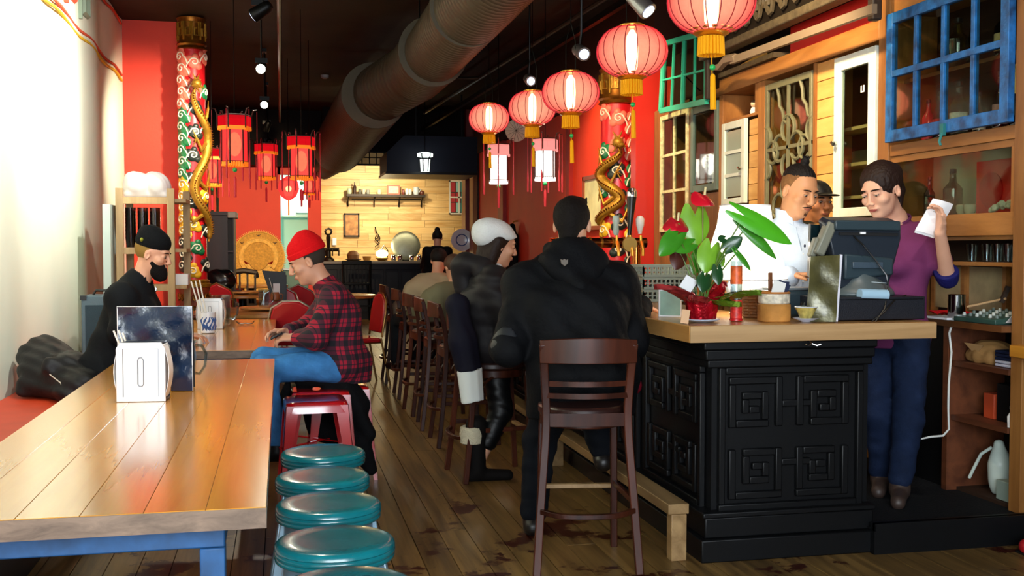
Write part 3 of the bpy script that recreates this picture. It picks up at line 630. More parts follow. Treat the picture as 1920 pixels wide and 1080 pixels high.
# ---- red square metal stools
redm = mat('glossy red enamel', 'c00d14', .14, coat=.9)
t = thing('metal_stool', '', 'stool')
def rrect(h, r, n=5, z=0):
    o = []
    for cx, cy, a0 in ((h-r, h-r, 0), (-h+r, h-r, pi/2), (-h+r, -h+r, pi), (h-r, -h+r, 3*pi/2)):
        o += [(cx+r*cos(a0+pi/2*i/n), cy+r*sin(a0+pi/2*i/n)) for i in range(n+1)]
    return o
mb = MB(); lv = [(.10, .549, .03), (.145, .548, .04), (.158, .543, .045), (.163, .53, .045), (.167, .49, .03)]
vs = []; k = 24
for h, z, r in lv: vs += [(x, y, z) for x, y in rrect(h, r)]
fs = [tuple(range(k))]+[(i*k+j, (i+1)*k+j, (i+1)*k+(j+1) % k, i*k+(j+1) % k) for i in range(len(lv)-1) for j in range(k)]
build('seat', MB().add(vs, fs), redm, t)
for sx, sy in ((1, 1), (-1, 1), (-1, -1), (1, -1)):
    b = MB()
    for ax in (0, 1):
        a0 = V((sx*.163, sy*.163, .53)); f0 = V((sx*.205, sy*.205, 0)); dd = V((-sx, 0, 0)) if ax == 0 else V((0, -sy, 0))
        q = [a0, a0+dd*.07, f0+dd*.022, f0]; th = V((0, -sy*.004, 0)) if ax == 0 else V((-sx*.004, 0, 0))
        b.add(q+[p+th for p in q], [(0, 1, 2, 3), (7, 6, 5, 4), (0, 4, 5, 1), (1, 5, 6, 2), (2, 6, 7, 3), (3, 7, 4, 0)])
    build('leg', b, redm, t)
build('brace', MB().bar((-.18, -.18, .25), (.18, .18, .25), .02, .006).bar((-.18, .18, .257), (.18, -.18, .257), .02, .006), redm, t)
g = 'red enamelled metal stools'
p = at(589, 752, Z=.55); p.y += .12; t.location = (p.x+.01, p.y, 0); t.rotation_euler = (0, 0, .04); t['label'] = 'glossy red metal stool just behind the teal stools'; t['group'] = g
dup(t, (p.x+.05, p.y+.39, 0), .0, 'red metal stool standing behind another red one, before the black coat', g)
RS = dup(t, (.34, 6.44, 0), .0, 'red metal stool the man in plaid sits on', g)
# ================================================================== DRAGON COLUMNS
gold = mat('gilded carving', 'a87c24', .42, .6, var=.25, vs=20, bump=.4, bs=90)
goldd = mat('antique gilt', '8a5416', .38, .8, var=.3, vs=20)
redlac = mat('red lacquer', 'c0141c', .35, coat=.3)
cl_w = mat('white carved outline', 'e9e3cf', .5)
cl_c = {'p': mat('salmon cloud', 'dd6f5a', .5), 'g': mat('green cloud', '0f6b3c', .45), 'k': mat('black green cloud', '18241f', .45), 'y': mat('yellow cloud', 'e8b524', .45)}
def dragon_column(label, cx, cy, r, z0, z1, mir):
    t = thing('dragon_column', label, 'column', (cx, cy, 0))
    H = z1-z0
    def S(th, z, off=0):       # th: 0 faces the street, positive turns towards the aisle of the left column
        a = -pi/2+th*mir
        return V((cx+(r+off)*cos(a), cy+(r+off)*sin(a), z))
    build('shaft', MB().lathe([(r, z0), (r, z1-.3)], (cx, cy, 0), 36), redlac, t)
    build('capital', MB().lathe([(r+.002, z1-.34), (r+.025, z1-.33), (r+.01, z1-.3), (r+.022, z1-.28), (r+.006, z1-.255), (r+.01, z1-.03), (r+.02, z1)], (cx, cy, 0), 36), goldd, t)
    for i in range(6):
        b = MB(); th0 = -1.75+i*.62
        pts = [S(th0+u*.5, z1-.24+q*.19, .012) for u, q in key_path(0, 0, 1)]
        build('key_motif', b.tube(pts, .012, 5), gold, t)
    build('base_ring', MB().lathe([(r+.002, z0-.05), (r+.035, z0-.045), (r+.04, z0-.01), (r+.02, z0), (r+.03, z0+.02), (r+.002, z0+.04)], (cx, cy, 0), 36), gold, t)
    build('pedestal', MB().lathe([(r+.06, 0), (r+.06, .12), (r+.03, .16), (r+.015, z0-.12), (r+.03, z0-.05)], (cx, cy, 0), 36), mat('carved red wood', '8a3a1c', .45, bump=.5, bs=25), t)
    for i in range(8):
        for j in range(3):
            th = -1.6+i*.42
            build('scroll', MB().tube([p for p in (S(th+a_*.15, z0-.16-j*.13+b_*.05, .03) for a_, b_ in [(cos(x*.9)*(1-x*.1), sin(x*.9)*(1-x*.1)) for x in range(9)])], .011, 5), goldd, t)
    rc = random.Random(5)
    def cloud(th, z, c, sz, turn=1):
        b = MB(); p = S(th, z)
        nrm = (p-V((cx, cy, z))).normalized(); tx = V((0, 0, 1)).cross(nrm).normalized(); up = V((0, 0, 1))
        for dx, dz, rr_ in ((0, 0, 1), (.75*turn, -.5, .62), (-.7*turn, .45, .55), (.15*turn, .8, .5)):
            th2 = th+(dx*sz*turn)/r*.9
            q = S(th2, z+dz*sz, 0)
            n2 = (q-V((cx, cy, q.z))).normalized(); t2 = V((0, 0, 1)).cross(n2)
            b.ell((0, 0, 0), (sz*rr_*.95, sz*rr_*.95, .02), 10, 0, frame(q, t2, up, n2))
        o = build('cloud', b, cl_c[c], t)
        pts = [S(th+(cos(a_)*(1-k_*.055)*sz*.62*turn)/r, z+sin(a_)*(1-k_*.055)*sz*.62, .022) for k_, a_ in enumerate([i*.52 for i in range(16)])]
        tail = [S(th+((.62+.5*u)*sz*turn)/r, z-u*sz*1.2+.3*sz*sin(u*3), .018) for u in (.9, .6, .3)]
        build('outline', MB().tube(tail+pts, .0072, 5), cl_w, o)
    n = int(H/.125); seq = ['p']*4+['g']*5+['y']*4+['k']*5
    for i in range(n):
        z = z1-.42-i*.125
        if z < z0+.1: break
        c = seq[min(int(i*len(seq)/n), len(seq)-1)]
        cloud(-.9+.12*(i % 2), z, c, .085, 1)
        if i % 2 == 0: cloud(.1+rc.uniform(-.2, .35), z-.06, rc.choice('gkpy' if i > 3 else 'gkp'), .075, -1)
        if i % 3 == 0: cloud(1.2, z, rc.choice('gkpy'), .075, -1)
    # dragon winding up
    pts = []; rs = []; nn = 64; zt = z1-.75; zb = z0+.45
    for i in range(nn+1):
        u = i/nn; z = zb+(zt-zb)*u
        th = .75+.6*sin(u*2*pi*1.7+1.0)
        pts.append(S(th, z, .03+.012*sin(u*9))); rs.append(.018+.036*sin(pi*min(1, u*1.02+.02))**.6 if u > .02 else .012)
    build('dragon_body', MB().tube(pts, rs, 12), gold, t)
    b = MB()
    for i in range(3, nn-2, 1):
        p = pts[i]; o = (p-V((cx, cy, p.z))).normalized()
        b.tube([p+o*rs[i]*.8, p+o*(rs[i]+.02)+V((0, 0, .012))], [.012, .002], 5)
    tag(build('dragon_spine', b, goldd, t), kind='stuff')
    hp = pts[-1]; o = (hp-V((cx, cy, hp.z))).normalized(); sd = V((0, 0, 1)).cross(o)
    hd = MB().ell(hp+o*.05+V((0, 0, .03)), (.055, .06, .05), 12).ell(hp+o*.1-sd*.03*mir, (.035, .045, .025), 10).tube([hp+o*.06+V((0, 0, .06)), hp+o*.02+V((0, 0, .14))+sd*.04], [.014, .004], 6).tube([hp+o*.06+V((0, 0, .06)), hp+o*.08+V((0, 0, .13))-sd*.05], [.014, .004], 6)
    for k_ in range(7): hd.tube([hp+o*.03, hp+o*(.06+.01*k_)+sd*(.08*cos(k_))+V((0, 0, .09*sin(k_)))], [.012, .003], 5)
    build('dragon_head', hd, gold, t)
    for u_, sg in ((.2, 1), (.42, -1), (.66, 1), (.86, -1)):
        i = int(u_*nn); p = pts[i]; o = (p-V((cx, cy, p.z))).normalized(); z = p.z
        th = .75+.6*sin(u_*2*pi*1.7+1.0)
        e = S(th-.7*sg, z-.1, .03); h_ = S(th-1.0*sg, z+.02, .035)
        b = MB().tube([p, e, h_], [.03, .022, .014], 7)
        for q in (-.09, -.03, .03, .09): b.tube([h_, S(th-1.25*sg, z+.02+q, .03)], [.01, .003], 5)
        build('dragon_claw', b, gold, t)
    return t
dragon_column('carved red column with a gold dragon and clouds, at the left beside the red wall', -.93, 12.15, .138, .98, 3.84, 1)
dragon_column('carved red and gold dragon column on the right wall, behind the beer taps', 3.20, 9.95, .16, 1.12, 3.08, -1)
# ================================================================== LANTERNS
bulb = emis('lantern bulb glow', 'fff0b8', 16)
shell = glow_cloth('pink red lantern silk', 'ffab88', 1.15, .3, 'ffc0b0', rim='e81838')
ribm = mat('dark red lantern rib', '7c0f18', .5, emit=.25, ecol='a01020')
yfr = mat('yellow fringe', 'e0a010', .7, emit=.12, ecol='ff9c00'); brass = mat('gilt brass', 'd49a3a', .3, .85)
jade = mat('jade green bead', '12b35a', .3, coat=.5)
def round_lantern(label, p):
    t = thing('round_lantern', label, 'lantern', p, 'round red silk lanterns over the bar')
    a, b_ = .205, .148
    prof = [(a*max(.28, sin(pi*(i+1)/14)**.75), -b_*cos(pi*(i+1)/14)) for i in range(13)]
    build('silk_shell', MB().lathe(prof, p, 40, cap=False), shell, t)
    for i in range(18):
        an = 2*pi*i/18
        build('rib', MB().tube([(p[0]+(r+.001)*cos(an), p[1]+(r+.001)*sin(an), p[2]+z) for r, z in prof], .0028, 4), ribm, t)
    build('bulb', MB().lathe([(.012, -.13), (.032, -.09), (.036, 0), (.032, .09), (.012, .125)], p, 14), bulb, t)
    build('top_collar', MB().lathe([(.075, .132), (.078, .15), (.06, .158)], p, 24), brass, t)
    build('bottom_collar', MB().lathe([(.055, -.165), (.085, -.148), (.08, -.135)], p, 24), brass, t)
    b = MB()
    for i in range(14):
        an = 2*pi*i/14; d = V((cos(an), sin(an), 0))
        b.ell(V(p)+d*.098+V((0, 0, -.13)), (.018, .018, .008), 6)
    tag(build('gilt_petals', b, brass, t), kind='stuff')
    b = MB()
    for i in range(22):
        an = 2*pi*i/22; d = V((cos(an), sin(an), 0)); q = V(p)+d*.054+V((0, 0, -.165))
        b.tube([q, q+V((0, 0, -.085))+d*.004], .008, 5)
    tag(build('fringe', b, yfr, t), kind='stuff')
    build('cord', MB().tube([V(p)+V((0, 0, -.16)), V(p)+V((.01, 0, -.46))], .0025, 5), yfr, t)
    build('bead', MB().ell(V(p)+V((.007, 0, -.305)), .015, 10), jade, t)
    build('tassel', MB().tube([V(p)+V((.009, 0, -.335)), V(p)+V((.009, 0, -.345)), V(p)+V((.012, 0, -.50))], [.006, .013, .015], 8), yfr, t)
    for s in (-.035, .035):
        build('hanging_wire', MB().tube([V(p)+V((s, 0, .15)), V(p)+V((s, 0, .36)), (p[0], p[1], p[2]+.5)], .003, 5), bs, t)
    build('hanging_wire', MB().tube([(p[0], p[1], p[2]+.5), (p[0], p[1], 3.86)], .003, 5), bs, t)
    lamp('POINT', 'lantern_light', p, 7, (1, .35, .22), size=.1)
for (px, py, y, lab) in [(1334, 3, 4.72, 'round red lantern nearest the camera, cut by the top edge'), (1185, 97, 5.95, 'second round red lantern, in front of the green window sash'), (1070, 174, 7.4, 'third round red lantern, hanging above the coat-wearing man'),
        (998, 203, 9.0, 'fourth round red lantern, overlapped by the third one'), (917, 222, 10.6, 'fifth and farthest round red lantern, before the duct')]:
    p = at(px, py, Y=y); round_lantern(lab, (p.x, p.y, p.z))
def palace_lantern(label, p, white=False, s=1.0, rz=.2, grp='red palace lanterns over the round tables', wire=1):
    p = V(p); t = thing('palace_lantern', label, 'lantern', p, grp)
    pane_m = glow_cloth('white lantern pane', 'fff2e6', 2.6, .25, 'ffffff') if white else glow_cloth('red lantern pane', 'ff5248', 1.05, .14, 'ffb0a0', rim='e01020')
    top_m = glow_cloth('pink lantern crown', 'e88880', 1.2, .15, 'ffffff') if white else glow_cloth('deep red lantern crown', 'd8101c', .95, .2, 'ff5040')
    fr = mat('dark lantern frame', '3a0f0c', .5); tas = mat('red silk tassel', 'b3202c', .6, emit=.15, ecol='e02030')
    orange = mat('orange fringe', 'f08a1c', .6, emit=.5, ecol='ff7a10')
    hexp = lambda r, z, i: p+V((r*s*cos(rz+i*pi/3), r*s*sin(rz+i*pi/3), z*s))
    for i in range(6):
        build('pane', MB().add([hexp(.112, -.2, i), hexp(.112, -.2, i+1), hexp(.112, .1, i+1), hexp(.112, .1, i)], [(0, 1, 2, 3)]), pane_m, t, smooth=False)
        build('crown_pane', MB().add([hexp(.148, .105, i), hexp(.148, .105, i+1), hexp(.148, .215, i+1), hexp(.148, .215, i)], [(0, 1, 2, 3)]), top_m, t, smooth=False)
        build('rib', MB().tube([hexp(.117, -.22, i), hexp(.115, .1, i), hexp(.152, .1, i), hexp(.152, .22, i), hexp(.17, .27, i), hexp(.2, .275, i)], [.007, .007, .007, .007, .007, .004], 5), fr, t)
        build('tassel', MB().tube([hexp(.2, .26, i), hexp(.2, -.1, i), hexp(.2, -.2, i), hexp(.2, -.36, i)], [.002, .002, .009, .008], 5), tas, t)
        b = MB()
        for j in range(5):
            q = hexp(.114, -.2, i).lerp(hexp(.114, -.2, i+1), (j+.5)/5); b.tube([q, q-V((0, 0, .04*s))], .011*s, 5)
        tag(build('fringe', b, orange if not white else pane_m, t), kind='stuff')
    for r, z in ((.113, -.2), (.113, .1), (.15, .215)):
        build('frame_ring', MB().tube([hexp(r, z, i) for i in range(6)], .007, 5, closed=True), fr, t)
    b = MB()
    for i in range(6): b.bar(hexp(.115, .1, i), hexp(.115, .1, i+1), .004, .03).bar(hexp(.15, .1, i), hexp(.15, .1, i+1), .004, .035)
    build('orange_band', b, orange if not white else top_m, t)
    build('bulb', MB().ell(p-V((0, 0, .04*s)), (.06*s, .06*s, .11*s), 14), emis('palace bulb glow', 'ffb070', 4.5) if not white else emis('white lantern bulb', 'fffaf0', 30), t)
    build('bead', MB().ell(p-V((0, 0, .27*s)), .022*s, 10), jade, t)
    build('centre_tassel', MB().tube([p-V((0, 0, .2*s)), p-V((0, 0, .33*s)), p-V((0, 0, .35*s)), p-V((0, 0, .52*s))], [.002, .002, .014, .012], 6), tas, t)
    build('hanging_wire', MB().tube([p+V((0, 0, .2*s)), (p.x, p.y, 3.86)], .004, 5), bs, t)
    lamp('POINT', 'lantern_light', p, 10 if white else 5, (1, .85, .7) if white else (1, .25, .12), size=.08)
for (px, py, y, s, lab) in [(440, 262, 10, 1.0, 'largest red palace lantern, left of the conduit'), (397, 313, 12.3, .92, 'red palace lantern beside the left dragon column'),
        (499, 302, 14, 1.0, 'small red palace lantern between two larger ones'), (565, 295, 11.5, 1.0, 'red palace lantern at the right end of the left-hand row')]:
    palace_lantern(lab, at(px, py, Y=y), s=s)
g = 'white palace lanterns behind the bar stools'
palace_lantern('white palace lantern under the farthest round lantern', at(935, 306, Y=11), True, .9, grp=g, rz=.3)
palace_lantern('white palace lantern below the third and fourth round lanterns', at(1022, 298, Y=10), True, .88, grp=g, rz=.1)
p = at(541, 354, Y=14.5); t = thing('globe_lantern', 'small faceted red globe lantern low under the right-hand palace lantern', 'lantern', p)
gp = [(.02, .17), (.12, .1), (.14, 0), (.1, -.1), (.03, -.15)]
for i in range(6):
    a0 = i*pi/3; a1 = a0+pi/3
    build('segment', MB().add([(p.x+r*cos(a), p.y+r*sin(a), p.z+z) for r, z in gp for a in (a0, a1)], [(2*j, 2*j+1, 2*j+3, 2*j+2) for j in range(4)]), glow_cloth('red lantern pane', 'f8202c', 1.1), t, smooth=False)
build('bulb', MB().ell(p, .04, 10), bulb, t); build('tassel', MB().tube([p-V((0, 0, .14)), p-V((0, 0, .35))], .01, 6), mat('orange fringe'), t)
build('hanging_wire', MB().tube([p+V((0, 0, .16)), (p.x, p.y, 3.86)], .004, 5), bs, t)
p = at(580, 345, Y=13.2); palace_lantern('dim red lantern low behind the right-hand palace lantern', p, s=.55)
p = at(797, 305, Y=16.5); t = thing('pendant_lamp', 'white-glowing glass pendant lamp before the navy hood', 'lamp', p)
for i in range(6):
    a = i*pi/3; build('glass_pane', MB().add([(p.x+r*cos(b), p.y+r*sin(b), p.z+z) for (r, z) in ((.07, -.14), (.085, .05)) for b in (a, a+pi/3)], [(0, 1, 3, 2)]), glow_cloth('pendant glass', 'eefcf6', 2.2, .3, 'ffffff'), t, smooth=False)
    build('rib', MB().tube([(p.x+.07*cos(a), p.y+.07*sin(a), p.z-.14), (p.x+.087*cos(a), p.y+.087*sin(a), p.z+.06), (p.x+.13*cos(a), p.y+.13*sin(a), p.z+.09), (p.x+.13*cos(a), p.y+.13*sin(a), p.z+.14)], .009, 5), bs, t)
build('bulb', MB().ell(p, .035, 10), emis('white lantern bulb', 'fffaf0', 30), t)
build('crown', MB().lathe([(.12, .09), (.125, .14), (.05, .16)], p, 12), glow_cloth('pendant glass', '', 1), t)
build('hanging_wire', MB().tube([p+V((0, 0, .15)), (p.x, p.y, 3.86)], .005, 5), bs, t)
lamp('POINT', 'pendant_light', p-V((0, 0, .02)), 14, (.95, 1, .95), size=.06)
# paper parasol
p = at(968, 245, Y=13.2); t = thing('paper_parasol', 'open off-white paper parasol hung behind the round lanterns', 'parasol', p)
fn = (V((0, 0, CH))-p).normalized(); fx = V((0, 0, 1)).cross(fn).normalized(); fy = fn.cross(fx)
b = MB(); n = 28
vs = [p+fn*.05]+[p+(fx*cos(2*pi*i/n)+fy*sin(2*pi*i/n))*.14+fn*(.006 if i % 2 else -.006) for i in range(n)]
build('canopy', b.add(vs, [(0, 1+i, 1+(i+1) % n) for i in range(n)]), mat('off white paper', 'd9d2c2', .8), t, smooth=False)
for i in range(0, n, 2): build('rib', MB().tube([vs[0]+fn*.003, vs[1+i]+fn*.003], .002, 4), dkwood, t)
build('handle', MB().tube([p+fn*.05, p-fn*.25], .006, 6).tube([p-fn*.2, p-fn*.2+V((0, 0, 1.2))], .003, 4), dkwood, t)
# ================================================================== RACK BY THE RED PILASTER
pine = wood('pale pine rack', 'c9a878', 'a8875a', .6, 'Z', 12, .1)
t = thing('shelf_rack', 'pale pine shelf rack at the end of the white wall', 'shelf', (-1.1, 9.6, 0))
a0, a1 = at(225, 450, Y=9.4).x, at(321, 450, Y=9.4).x
for x, y in ((a0, 9.4), (a1, 9.4), (a0+.02, 9.85), (a1+.09, 9.85)):
    build('upright', MB().box(x-.03, x+.03, y-.02, y+.02, 0, 1.86), pine, t, bevel=.003)
for z in (.45, .78, 1.03, 1.34, 1.76):
    build('shelf_board', MB().box(a0-.03, a1+.12, 9.43, 9.85, z-.015, z+.015), pine, t)
    build('front_rail', MB().box(a0+.03, a1-.03, 9.385, 9.41, z-.03, z+.025), pine, t)
build('leaning_board', MB().box(a0-.12, a0-.06, 9.3, 9.9, .5, 1.72), mat('pale grey green board', 'b9c7bd', .6), None, label='pale grey-green board leaning between white wall and pine rack', cat='board')
gc = glass('smoky plastic glass', 'b8b2b6', .16, .12); g = 'stacks of clear plastic tumblers on the pine rack'
for i, px in enumerate((245, 268, 291)):
    x = at(px, 420, Y=9.6).x
    b = thing('tumbler_stack', ['stack of clear tumblers at the left of the rack shelf', 'middle stack of clear tumblers on the rack', 'stack of clear tumblers nearest the right rack upright'][i], 'tumblers', (x, 9.6, 1.36), g)
    for j in range(9): build('tumbler', MB().lathe([(.035, 0), (.046, .1), (.044, .1), (.033, .004)], (x, 9.6, 1.357+j*.031), 16, cap=False), gc, b)
wbag = mat('translucent white plastic', 'f3ece8', .5, spec=.4)
for i, (px, w_) in enumerate(((262, .21), (296, .18))):
    p = at(px, 378, Y=9.6); s = SDF((p.x-.2, 9.35, 1.72), (p.x+.2, 9.85, 2.1), .009)
    s.ell((p.x, 9.6, 1.88), (w_*.62, .17, .12), k=0).ell((p.x-.05, 9.6, 1.95), (.06, .12, .06), k=.04).cone((p.x-.08, 9.5, 1.81), (p.x+.08, 9.5, 1.81), .03, .03, .03).half((p.x, 9.6, 1.777), (0, 0, -1)).folds(.005, 50, i)
    o = thing('plastic_bag', ['white plastic bag of packs on top of the pine rack, left one', 'white plastic bag on the rack top, nearer the dragon column'][i], 'bag', (p.x, 9.6, 1.777), 'white plastic bags on the rack')
    s.mesh('bag_skin', wbag, o)
build('takeout_carton', MB().box(a1-.02, a1+.13, 9.44, 9.6, 1.045, 1.14), wpaper, None, bevel=.004, label='small white carton on the lower rack shelf', cat='carton')
t = thing('amplifier', 'grey-blue amplifier case standing on the wall bench behind the bearded man', 'amplifier', (-1.47, 8.6, .45))
build('case', MB().box(-1.47, -1.20, 8.5, 8.85, .452, 1.0), mat('grey blue vinyl case', '4c6069', .6, bump=.3, bs=120), t, bevel=.01)
build('speaker_cloth', MB().box(-1.44, -1.23, 8.492, 8.499, .48, .93), mat('dark grille cloth', '33434b', .8, bump=.6, bs=200), t)
build('corner_guard', MB().box(-1.475, -1.43, 8.49, 8.52, .97, 1.004), mat('black plastic'), t); build('corner_guard', MB().box(-1.24, -1.196, 8.49, 8.52, .97, 1.004), mat('black plastic'), t)
build('handle', MB().tube([(-1.41, 8.67, 1.0), (-1.39, 8.67, 1.035), (-1.28, 8.67, 1.035), (-1.26, 8.67, 1.0)], .01, 6), mat('black plastic'), t)
# ================================================================== REAR LEFT: cabinet, peacock chair, round tables, chairs
umber = wood('umber cabinet', '3c1c17', '28100d', .45, 'Z', 10, .1)
xa, xb = at(384, 450, Y=15.5).x, at(427, 450, Y=15.5).x; xc = at(439, 450, Y=15.5).x
t = thing('tall_cabinet', 'tall dark brown cabinet with pale cornice beside the dragon column', 'cabinet', (xa, 15.5, 0))
build('body', MB().box(xa-.1, xb, 15.5, 16.1, .08, 1.82), umber, t)
build('cornice', MB().box(xa-.12, xb, 15.46, 16.14, 1.82, 1.87), umber, t)
build('side_cornice', MB().box(xb, xb+.12, 15.46, 16.14, 1.78, 1.87), mat('pale cornice', 'c8c2ae', .5), t, bevel=.015)
build('shelf_bay', MB().box(xb, xc-.01, 15.55, 16.1, .08, 1.78), mat('black interior', '08080a', .6), t)
build('bay_edge', MB().box(xc-.015, xc, 15.5, 16.1, .08, 1.78), umber, t)
for z in (.5, .9, 1.3): build('shelf', MB().box(xb, xc-.012, 15.5, 15.56, z, z+.02), umber, t)
build('plinth', MB().box(xa-.08, xb+.05, 15.53, 16.1, 0, .08), umber, t)
for i, px in enumerate((389, 398, 408)):
    p = at(px, 400, Y=15.8)
    build('bamboo_stalk', MB().tube([(p.x, p.y, 1.87+j*.08) for j in range(7)], [.02, .016, .02, .016, .02, .016, .018], 8), mat('dull green bamboo', '3f5a35', .5, var=.3), None, label=['green bamboo stalk on the tall cabinet, nearest the column', 'middle green bamboo stalk on the tall cabinet', 'green bamboo stalk on the tall cabinet, farthest from the column'][i], cat='bamboo', group='bamboo stalks on the dark cabinet')
# peacock chair
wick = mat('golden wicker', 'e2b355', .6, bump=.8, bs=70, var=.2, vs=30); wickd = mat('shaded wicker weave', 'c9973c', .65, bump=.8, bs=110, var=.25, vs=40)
pc = at(485, 482, Y=19.4); t = thing('peacock_chair', 'wicker peacock chair with big round back against the red rear wall', 'chair', (pc.x, pc.y-.3, 0))
def disc(mb, c, r0, r1, y0, y1, a0=-pi*.22, a1=pi*1.22, n=44, fl=1):
    vs = []; 
    for i in range(n+1):
        a = a0+(a1-a0)*i/n
        for r, y in ((r0, y0), (r1, y0), (r1, y1), (r0, y1)): vs.append((c.x+r*cos(a), c.y+y, c.z+r*sin(a)*fl))
    fs = []
    for i in range(n):
        for j in range(4): fs.append((i*4+j, i*4+(j+1) % 4, (i+1)*4+(j+1) % 4, (i+1)*4+j))
    fs += [(0, 1, 2, 3), (n*4+3, n*4+2, n*4+1, n*4)]
    return mb.add(vs, fs)
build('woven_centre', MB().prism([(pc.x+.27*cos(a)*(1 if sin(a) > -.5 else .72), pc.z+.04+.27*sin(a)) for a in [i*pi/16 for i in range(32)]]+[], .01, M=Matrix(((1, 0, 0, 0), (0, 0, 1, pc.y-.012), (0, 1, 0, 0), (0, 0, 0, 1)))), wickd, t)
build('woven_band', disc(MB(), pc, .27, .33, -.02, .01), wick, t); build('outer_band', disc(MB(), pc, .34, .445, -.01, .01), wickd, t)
for r in (.27, .335, .445): build('hoop', MB().tube([(pc.x+r*cos(a), pc.y-.02, pc.z+r*sin(a)) for a in [-.7+i*(pi+1.4)/40 for i in range(41)]], .011, 6), wick, t)
b = MB()
for i in range(64):
    a = -.6+i*(pi+1.2)/63; c = V((cos(a), 0, sin(a)))
    b.tube([pc+c*.45, pc+c*.485], .007, 4)
tag(build('edge_loops', b, wick, t), kind='stuff')
for a in (.7, pi/2, pi-.7):
    b = MB()
    for q in (-.25, 0, .25): b.tube([pc+V((.37*cos(a), -.025, .37*sin(a))), pc+V((.37*cos(a)+.05*sin(q*3), -.025, .37*sin(a)+.03))], .006, 4)
    build('woven_motif', b, dkwood, t)
build('stem_back', MB().prism([(pc.x-.24, .45), (pc.x+.24, .45), (pc.x+.36, pc.z-.22), (pc.x+.2, pc.z-.12), (pc.x-.2, pc.z-.12), (pc.x-.36, pc.z-.22)], .02, M=Matrix(((1, 0, 0, 0), (0, 0, 1, pc.y+.012), (0, 1, 0, 0), (0, 0, 0, 1)))), wick, t)
for sx in (-1, 1): build('arm', MB().tube([(pc.x+sx*.36, pc.y, 1.0), (pc.x+sx*.34, pc.y-.3, .75), (pc.x+sx*.26, pc.y-.5, .68), (pc.x+sx*.24, pc.y-.5, .42)], .025, 8), wick, t)
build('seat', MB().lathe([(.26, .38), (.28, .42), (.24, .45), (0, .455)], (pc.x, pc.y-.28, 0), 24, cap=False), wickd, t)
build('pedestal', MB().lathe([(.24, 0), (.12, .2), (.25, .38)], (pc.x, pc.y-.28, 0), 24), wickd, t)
# round tables
rtw = wood('tan round table', 'c98f4a', 'a06a2c', .3, 'X', 10, .1, coat=.3)
def round_table(x, y, label, susan=True, r=.72):
    t = thing('round_table', label, 'table', (x, y, 0), 'round tables in the rear dining area')
    build('top', MB().lathe([(0, .71), (r-.01, .71), (r, .72), (r, .745), (r-.01, .75), (0, .75)], (x, y, 0), 48, cap=False), rtw, t)
    build('pedestal', MB().lathe([(.06, .03), (.05, .68), (.16, .70)], (x, y, 0), 16), bs, t)
    for a in range(4): build('foot', MB().bar((x, y, .06), (x+.4*cos(a*pi/2+.4), y+.4*sin(a*pi/2+.4), .02), .05, .03), bs, t)
    if susan:
        s = thing('lazy_susan', 'round wooden turntable on the '+label, 'turntable', (x, y, .75), 'turntables on the round tables')
        build('disc', MB().lathe([(0, .765), (.27, .765), (.28, .772), (.275, .785), (0, .785)], (x, y, 0), 36, cap=False), rtw, s); build('hub', MB().lathe([(.08, .75), (.08, .765)], (x, y, 0), 16), bs, s)
    return t
q = at(498, 576, Z=.785); round_table(q.x+.03, q.y+.1, 'round table just behind the second oak table')
q2 = at(455, 551, Z=.75); round_table(q2.x, q2.y, 'round table in front of the tall dark cabinet', True, .62)
q3 = at(470, 535, Z=.75); round_table(q3.x, q3.y+.3, 'farthest round table near the peacock chair', False, .6)
q4 = at(575, 553, Z=.75); round_table(q4.x+.3, q4.y, 'round table hidden behind the man in plaid', False, .6)
# susan contents
p = V((q.x, q.y, .787))
c = at(516, 565, Z=.787)
t = thing('soy_jug', 'small brown and white jug with napkins on the lazy susan', 'jug', (c.x, c.y, .787))
build('body', MB().lathe([(.03, 0), (.05, .02), (.052, .07), (.04, .1), (.036, .1), (.046, .07), (0, .02)], (c.x, c.y, .787), 18, cap=False), mat('brown glazed pot', '9c5f35', .35, var=.2), t)
build('handle', MB().tube([(c.x+.045, c.y, .87), (c.x+.08, c.y, .86), (c.x+.075, c.y, .81), (c.x+.05, c.y, .81)], .007, 6), mat('brown glazed pot'), t)
build('napkin', MB().box(c.x-.02, c.x+.05, c.y-.01, c.y+.02, .85, .98), wpaper, t); build('chopstick', MB().bar((c.x-.01, c.y-.02, .85), (c.x-.06, c.y-.02, 1.04), .03, .006), mat('paper sleeve'), t)
c = at(520, 566, Z=.787); t = thing('menu_holder', 'black menu folder standing open on the lazy susan', 'menu', (c.x, c.y+.1, .787))
blkcard = mat('black card'); x, y = c.x, c.y+.12
build('cover', MB().add([(x-.16, y, 1.12), (x-.05, y, .79), (x+.09, y, .79), (x+.09, y, 1.1)]+[(x-.16, y+.006, 1.12), (x-.05, y+.006, .79), (x+.09, y+.006, .79), (x+.09, y+.006, 1.1)], [(0, 1, 2, 3), (7, 6, 5, 4), (0, 4, 5, 1), (1, 5, 6, 2), (2, 6, 7, 3), (3, 7, 4, 0)]), blkcard, t)
build('cover', MB().box(x-.06, x+.1, y+.05, y+.056, .79, 1.07), blkcard, t)
